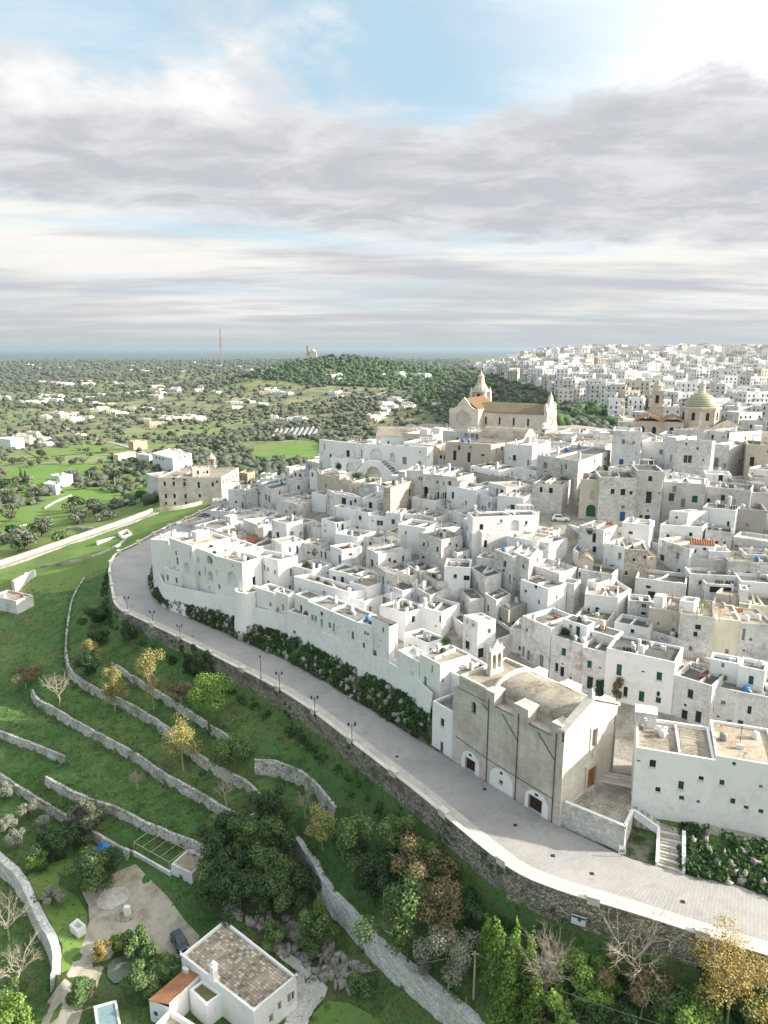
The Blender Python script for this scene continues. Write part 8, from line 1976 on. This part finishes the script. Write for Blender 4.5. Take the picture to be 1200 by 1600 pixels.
# ------------------------------------------------------------------ cars
def car(loc, rz, paint, label):
    loc = Vector(loc); root = thing('parked_car', label, 'car', loc); ca_, sa_ = math.cos(rz), math.sin(rz); T = lambda x, y, z: loc+Vector((x*ca_-y*sa_, x*sa_+y*ca_, z)); f = lambda a, b, t: T(a, t, b)
    def loft(name, secs, mat, par):
        mb = MB(); n = len(secs[0]); vs = [T(*p) for s in secs for p in s]; fs = [(i*n+k, i*n+k+1, (i+1)*n+k+1, (i+1)*n+k) for i in range(len(secs)-1) for k in range(n-1)]; fs += [tuple(range(n)), tuple(range(len(secs)*n-1, (len(secs)-1)*n-1, -1))]; mb.add(vs, fs); return mb.build(name, mat, par)
    def sec(x, w, zb, zs, zt): return [(x, -w*.94, zb), (x, -w, (zb+zs)/2), (x, -w*.96, zs), (x, -w*.80, zt), (x, w*.80, zt), (x, w*.96, zs), (x, w, (zb+zs)/2), (x, w*.94, zb)]
    b = loft('body', [sec(-2.02, .70, .42, .62, .70), sec(-1.9, .82, .24, .80, .90), sec(-1.2, .86, .20, .88, .96), sec(0, .87, .20, .88, .94), sec(.95, .86, .20, .86, .95), sec(1.6, .82, .22, .76, .84), sec(1.98, .70, .30, .60, .66)], paint, root)
    def csec(x, w, zt): return [(x, -w, .90), (x, -w*.80, zt), (x, w*.80, zt), (x, w, .90)]
    loft('cabin', [csec(-1.88, .76, 1.0), csec(-1.55, .78, 1.40), csec(-.6, .79, 1.49), csec(.1, .78, 1.46), csec(.95, .74, .97)], paint, root)
    for s in (-1, 1):
        mb = MB(); mb.add([T(-1.35, s*.795, .98), T(.55, s*.785, .98), T(.02, s*.68, 1.40), T(-1.2, s*.68, 1.38)], [(0, 1, 2, 3)]); mb.build('side_window', 'glass', root)
    mb = MB(); mb.add([T(.92, -.68, 1.0), T(.92, .68, 1.0), T(.16, .58, 1.455), T(.16, -.58, 1.455)], [(0, 1, 2, 3)]); o = mb.build('windscreen', 'glass', root); o.location.z += .012; o.location.x += .012*ca_; o.location.y += .012*sa_
    mb = MB(); mb.add([T(-1.9, -.66, 1.04), T(-1.9, .66, 1.04), T(-1.6, .58, 1.37), T(-1.6, -.58, 1.37)], [(0, 1, 2, 3)]); o = mb.build('rear_window', 'glass', root); o.location.x -= .02*ca_; o.location.y -= .02*sa_
    for x in (-1.25, 1.3):
        for s in (-1, 1):
            mb = MB(); n = 14; c = T(x, s*.80, .31); ax = T(x, s*.80+.1, .31)-c; ax.normalize(); fw = Vector((ca_, sa_, 0)); vs = [c+ax*t+(fw*math.cos(6.2832*k/n)+UP*math.sin(6.2832*k/n))*.31 for t in (-.1, .1) for k in range(n)]; mb.add(vs, [(k, (k+1) % n, (k+1) % n+n, k+n) for k in range(n)]+[tuple(range(n)), tuple(range(2*n-1, n-1, -1))]); wh = mb.build('wheel', 'rubber', root)
            mb = MB(); vs = [c+ax*(.105*s)+(fw*math.cos(6.2832*k/n)+UP*math.sin(6.2832*k/n))*.19 for k in range(n)]; mb.add(vs, [tuple(range(n))]); mb.build('rim', 'shutter_grey', wh)
    for s in (-1, 1):
        mb = MB(); mb.box(T(1.90, s*.58, .64), (.18, .26, .13), (Vector((ca_, sa_, 0)), Vector((-sa_, ca_, 0)), UP)); mb.build('headlight', 'plastic_white', root); mb = MB(); mb.box(T(-1.96, s*.62, .74), (.12, .18, .26), (Vector((ca_, sa_, 0)), Vector((-sa_, ca_, 0)), UP)); mb.build('tail_light', 'door_red', root)
        mb = MB(); mb.box(T(.62, s*.93, .98), (.14, .16, .12), (Vector((ca_, sa_, 0)), Vector((-sa_, ca_, 0)), UP)); mb.build('wing_mirror', paint, root)
g = hit(876, 812); car((g.x, g.y, gz(g.x, g.y)+.02), -.28, 'car_white', 'small white hatchback parked in the lane of the upper town')
g = hit(281, 1476); car((g.x, g.y, gz(g.x, g.y)+.05), -.95, 'car_blue', 'dark blue hatchback parked beside the tiled-roof house')
for i, (a, b, pt) in enumerate([(305,815,'car_grey'),(314,811,'car_lblue'),(321,807,'car_grey')]):
    g = P(a, b, 0.0); car((g.x, g.y, 0.01), .5+i*.06, pt, ['grey parked car nearest the road bend', 'blue parked car between two grey ones', 'grey parked car nearest the beige palace'][i])

# ------------------------------------------------------------------ the farmstead at the lower left
drape('gravel_yard', [(58,1620),(75,1565),(100,1532),(112,1505),(128,1470),(140,1440),(138,1415),(128,1395),(150,1375),(185,1362),(212,1352),(240,1380),(262,1402),(290,1440),(312,1462),(300,1490),(268,1500),(240,1490),(205,1478),(178,1490),(160,1515),(150,1545),(128,1580),(118,1620)], .10, 'gravel', res=2.0)
drape('lawn', [(38,1372),(70,1352),(110,1340),(120,1365),(92,1372),(92,1385),(120,1400),(136,1428),(136,1455),(128,1480),(110,1512),(96,1522),(98,1480),(72,1430)], .12, 'field', res=2.0)  # lawn strip; the sun on it is painted in as brighter grass
drape('pond', [(168,1510),(178,1500),(198,1494),(216,1498),(222,1508),(214,1522),(196,1536),(178,1538),(168,1528)], .30, 'pond_water', res=2.0)
drape('white_gravel_patch', [(150,1408),(165,1390),(195,1387),(208,1395),(195,1412),(172,1424),(155,1420)], .16, 'roof_white', res=2.0)
drape('lawn', [(478,1612),(490,1582),(512,1568),(545,1572),(580,1590),(600,1612)], .12, 'field', res=2.0)  # sunlit lawn, its light put into the brighter grass colour
drape('terrace_path', [(440,1612),(458,1560),(466,1520),(440,1500),(420,1480),(450,1490),(490,1520),(512,1545),(508,1560),(490,1578),(476,1612)], .14, 'roof_white', res=2.0)
ZF = -17.2
def pxpoly(pts, z): return [P(a, b, z) for a, b in pts]
HN = len(HOUSES)
fh = House('white farmhouse with wide brown tiled terrace roof in the lower left', pxpoly([(283,1492),(396,1580),(463,1525),(351,1437)], ZF), ZF, 'white_clean', 'roof_stone', .45, name='farmhouse', group='farmstead below the road', zb=-23)
t1 = House('white lean-to wing with red tile roof beside the tiled farmhouse', pxpoly([(233,1562),(265,1574),(311,1530),(290,1514)], -18.9), -18.9, 'white_clean', 'tile_roof', .3, name='lean_to', cat='outbuilding', group='farmstead below the road', zb=-23, shape='mono')
t2 = House('small white stair hut with mossy tiled roof at the farmhouse', pxpoly([(296,1546),(322,1570),(347,1553),(316,1531)], -18.6), -18.6, 'white_clean', 'tile_moss', .25, name='stair_hut', cat='outbuilding', group='farmstead below the road', zb=-23)
t3 = House('sunlit walled roof terrace at the bottom edge below the farmhouse', pxpoly([(232,1612),(266,1576),(345,1625),(310,1680)], -19.6), -19.6, 'white_clean', 'roof_warm', .9, name='terrace_wing', cat='outbuilding', group='farmstead below the road', zb=-23)
h1 = H2(0, [(267,1350),(300,1365),(327,1340)], (300,1391), -21, 'white flat-roofed hut in front of the dark thicket', 'white', 'roof_warm', 'hut', 'hut', 'farmstead below the road', par=.3)
h2 = H2(0, [(203,1328),(265,1363)], (265,1378), -21, 'low white terrace pen with debris and a wooden frame, left of the hut', 'white', 'roof_stone', 'terrace_pen', 'outbuilding', 'farmstead below the road', d=4.6, par=.6)
cu = H2(0, [(108,1445),(121,1456),(134,1445)], (121,1471), -21.9, 'white open cube cistern on the small lawn', 'white_clean', 'white_clean', 'cistern', 'cistern', 'farmstead below the road', par=1.0)
pool = H2(0, [(146,1572),(182,1562),(190,1605)], (182,1574), -22.3, 'small blue plunge pool with white rim at the bottom edge', 'white_clean', 'pool_water', 'plunge_pool', 'pool', 'farmstead below the road', par=.12)
for (px, py, w, hh, t) in [(437,1572,5,14,'s'),(442,1570,5,14,'d'),(452,1560,5,16,'s'),(458,1556,4,15,'d'),(424,1592,6,14,'s'),(283,1377,6,20,'s'),(243,1585,6,10,'b')]:
    b_ = None
    for hq in (fh, h1, t1):
        c_ = cast(px, py, hq)
        if c_ and (b_ is None or c_[0] < b_[0]): b_ = c_
    if b_:
        t_c, hq, i, u, z = b_; hw, hz_ = w*t_c/FPX*.7, hh*t_c/FPX*.58; L_ = hq.edge(i)[3]; u0, u1, z0, z1 = max(.1, u-hw), min(L_-.1, u+hw), z-hz_, min(hq.zt-.1, z+hz_)
        if u1-u0 > .3 and not any(u0 < o[1]+.1 and u1 > o[0]-.1 and z0 < o[3] and z1 > o[2] for o in hq.ops[i]): hq.ops[i].append((u0, u1, z0, z1, t))
for hq in HOUSES[HN:]: build_house(hq)
# roof paving tiles of the farmhouse, laid in rows
pl = inset(fh.poly, .4); u_ = (pl[1]-pl[0]); Lu = u_.length; v_ = (pl[3]-pl[0]); Lv = v_.length; u_.normalize(); v_.normalize(); mb = MB(); zr = fh.zt-fh.par
j = 0
while j*.42 < Lv-.4:
    i = 0
    while i*.55 < Lu-.5:
        c = pl[0]+u_*(.28+i*.55)+v_*(.23+j*.42); mb.box(Vector((c.x, c.y, zr+.03+random.uniform(0, .015))), (.50, .37, .06), (u_, v_, UP), random.choice([0, 0, 1, 2])); i += 1
    j += 1
o = mb.build('roof_tile', ['roof_warm', 'beige', 'roof_stone'], fh.root); o['kind'] = 'stuff'
q = P(335, 1532, zr); mb = MB(); mb.box(q+UP*1.2, (.75, .75, 2.4), (u_, v_, UP)); mb.box(q+UP*2.5, (.95, .95, .18), (u_, v_, UP)); mb.box(q+UP*2.75, (.5, .5, .3), (u_, v_, UP)); mb.box(q+UP*.3, (1.1, 1.1, .6), (u_, v_, UP)); mb.build('chimney', 'white_clean', fh.root)
for p in fh.poly: mb = MB(); mb.lathe(Vector((p.x, p.y, fh.zt)), [(.16, 0), (.2, .2), (.1, .35), (0, .7)], 8); mb.build('finial', 'white_clean', fh.root)
q = P(290, 1516, -18.4); mb = MB(); mb.box(q, (.9, .5, .65), (u_, v_, UP)); mb.build('cooling_unit', 'plastic_white', fh.root)
# wooden frame over the pen
zt_ = h2.zt; a0, e0, n0, L0 = h2.edge(0); pg = thing('timber_frame', 'open timber frame over the debris pen', 'frame', a0+UP*(zt_-.6)); c4 = [v+UP*(zt_-.6) for v in inset(h2.poly, .5)]
for v in c4: mb = MB(); mb.box(v+UP*1.0, (.12, .12, 2.0)); mb.build('post', 'pole_wood', pg)
for i in range(4): mb = MB(); mb.tube([c4[i]+UP*2.0, c4[(i+1) % 4]+UP*2.0], .07, 4); mb.build('beam', 'pole_wood', pg)
for f in (.25, .5, .75): mb = MB(); mb.tube([c4[0].lerp(c4[1], f)+UP*2.05, c4[3].lerp(c4[2], f)+UP*2.05], .05, 4); mb.build('rafter', 'pole_wood', pg)
# blue tarpaulin over a heap
g = hit(166, 1330); g.z = gz(g.x, g.y); mb = MB(); vs = []; N_ = 7
for i in range(N_+1):
    for j in range(N_+1):
        x, y = (i/N_-.5)*4.2, (j/N_-.5)*3.0; vs.append(g+Vector((x, y, 1.5*math.exp(-(x*x/2.2+y*y/1.4))+.25+mnoise.noise(Vector((x, y, 2)))*.3)))
mb.add(vs, [(i*(N_+1)+j, (i+1)*(N_+1)+j, (i+1)*(N_+1)+j+1, i*(N_+1)+j+1) for i in range(N_) for j in range(N_)]); tag(mb.build('tarpaulin', 'tank_blue', None, g), 'crumpled blue tarpaulin over a heap by the terrace wall', 'tarpaulin')
# stone bed with a small white block in the yard
g = hit(197, 1432); g.z = gz(g.x, g.y); st_ = thing('stone_bed', 'ring of stones with white block in the gravel yard', 'stones', g)
for k in range(11): mb = MB(); V, F = blob_mass(np.array([[g.x+1.3*math.cos(k*.57), g.y+1.0*math.sin(k*.57), g.z+.15]]), np.array([[.38, .38, .3]]), rng, .15); mb.add([tuple(v) for v in V], [tuple(int(i) for i in f) for f in F]); mb.build('stone', 'rock', st_)
mb = MB(); mb.box(g+Vector((.2, .2, .8)), (.9, .7, 1.6)); mb.build('block', 'white_clean', st_)
# rocky outcrop behind the farmhouse
RC = []
for _ in range(620):
    px, py = random.uniform(330, 585), random.uniform(1400, 1560)
    if not poly_contains([(340,1400),(400,1430),(470,1430),(520,1480),(580,1520),(560,1560),(500,1530),(440,1490),(370,1430)], px, py): continue
    g = hit(px, py); RC.append((g.x, g.y, gz(g.x, g.y)+.1))
R_ = np.array([[random.uniform(.3, 1.0), random.uniform(.3, 1.0), random.uniform(.3, .9)] for _ in RC]); V, F = blob_mass(np.array(RC), R_, rng, .26, True); tag(npmesh('rock_garden', V, F, 'rock'), 'pale boulders of the outcrop behind the farmhouse', 'rocks', kind='stuff')
# utility pole and its sagging wires
g = hit(740, 1560); g.z = gz(g.x, g.y); hh = z_at(742, 1487, g.x, g.y)-g.z; up_ = thing('utility_pole', 'pale wooden utility pole beside the silvery olive', 'pole', g); mb = MB(); mb.tube([g-UP*.6, g+UP*hh], [.17, .11], 8); mb.build('post', 'pole_wood', up_); mb = MB(); mb.box(g+UP*(hh-.35), (.9, .1, .1)); mb.build('crossarm', 'pole_wood', up_)
def wire(a, b, sag, lab):
    mb = MB(); mb.tube([a.lerp(b, k/16)-UP*sag*4*(k/16)*(1-k/16) for k in range(17)], .028, 4); tag(mb.build('overhead_wire', 'shutter_grey', None, a), lab, 'wire')
tp = g+UP*(hh-.2); wire(tp, P(1075, 1612, -3.0), .8, 'overhead wire from the wooden pole to the lower right'); wire(tp, P(445, 1527, -15.5), .6, 'overhead wire from the wooden pole to the farmhouse')
for i, (a, b) in enumerate([(728,1572),(766,1590),(700,1550)]):
    g = hit(a, b); mb = MB(); mb.box(g+UP*.6, (.09, .09, 1.4)); mb.box(g+UP*1.32, (.13, .13, .06)); tag(mb.build('fence_post', 'pole_wood', None, g), ['thin fence post left of the utility pole foot', 'thin fence post at the bottom edge', 'thin fence post behind the rubble wall'][i], 'post')
# plants on terraces of the town
PLANTS = [(2,250,370,60,50,'leaf_dark','round dark shrub under the palace arcade'),(2,400,440,110,50,'leaf_dark','dark creeper on the palace garden terrace'),(2,480,445,90,50,'leaf_mid','leafy shrub on the palace garden terrace'),(2,525,465,60,24,'leaf_bright','bright shrub in front of the palace stair'),(2,690,485,60,30,'leaf_mid','shrub at the foot of the palace stair'),
 (3,270,385,90,50,'leaf_bright','yellow-green bush on the garden wall of the courtyard house'),(3,345,395,80,40,'leaf_mid','green bush on the garden wall of the courtyard house'),(3,1050,415,90,36,'leaf_dark','dark shrub on the green garage roof'),(3,1140,375,80,50,'leaf_dark','dark shrub above the green garage'),(4,1050,360,60,40,'leaf_bright','bright bush on the right edge terrace'),(4,1095,415,90,60,'leaf_bright','larger bright bush on the right edge terrace'),
 (4,290,330,60,50,'leaf_rust','dry plants on the grey rendered house'),(5,60,345,60,60,'leaf_mid','potted shrub by the two green doors'),(5,85,530,30,24,'leaf_mid','potted plant at the front of the sunlit terrace'),(5,350,570,50,40,'leaf_mid','potted plants beside the roof room'),(8,1090,440,90,70,'leaf_mid','leafy tree on the fenced garden terrace'),(8,1058,500,50,50,'leaf_mid','leafy shrub on the fenced garden terrace'),(9,820,260,70,50,'leaf_ivy','dark shrub on the planted terrace'),(10,705,40,70,50,'leaf_bright','bright plant on the roof box house'),(10,850,610,60,40,'leaf_bright','green plant under the grey awning'),(10,1145,690,40,40,'leaf_mid','potted shrub by the blue door'),(6,1015,180,110,60,'leaf_dark','dark bush beside the lane of the white car'),(6,555,80,40,50,'leaf_mid','lone shrub on the stepped white house'),(1,1190,520,60,40,'leaf_rust','flower pots on the sunlit terrace edge'),(5,330,600,60,20,'leaf_rust','row of flower pots on the sunlit terrace')]
for c, x, y, w, h_, m_, lab in PLANTS:
    a, b = cpx(c, x, y); rh = roof_hit(a, b); q = rh[2] if rh else hit(a, b, 4.0)
    k = q.y/FPX/5; ww, hh = max(.5, w*k*.5), max(.5, h_*k); root = thing('shrub', lab, 'shrub', q); V, F = leaf_cloud([(q.x+random.uniform(-.4, .4)*ww, q.y+random.uniform(-.4, .4)*ww, q.z+hh*random.uniform(.4, .7), ww*.6, ww*.6, hh*.45) for _ in range(5)], 420, .14, rng, .4, .5); npmesh('foliage', V, F, m_, root, tuple(q)); mb = MB(); mb.lathe(q, [(.18, 0), (.28, .35), (.24, .38)], 8); mb.build('pot', 'terracotta', root)
# climbing plant on the long row house
for (c, x, y, s, m_, lab) in [(9,1110,640,1.0,'leaf_ivy','dark climbing plant on the long white row house'),(10,30,640,1.0,'leaf_rust','dry climbing plant under the balcony of the row house')]:
    a, b = cpx(c, x, y); hb = cast(a, b)
    if hb:
        d = ray(a, b); q = Vector((d.x*hb[0], d.y*hb[0], CAMZ+d.z*hb[0]))+hb[1].edge(hb[2])[2]*.3; root = thing('climbing_plant', lab, 'plant', Vector((q.x, q.y, gz(q.x, q.y)))); V, F = leaf_cloud([(q.x+random.uniform(-.5, .5), q.y+random.uniform(-.5, .5), q.z+random.uniform(-2, 1.4), .6, .5, .7) for _ in range(9)], 700, .14, rng, .3, .5); npmesh('foliage', V, F, m_, root, (q.x, q.y, q.z)); mb = MB(); z0 = gz(q.x, q.y); mb.tube([(q.x, q.y, z0-.2), (q.x, q.y, q.z)], .05, 5); mb.build('stem', 'bark', root)
# ------------------------------------------------------------------ tidy
for o in list(bpy.data.objects):
    if '_w' in o: del o['_w']
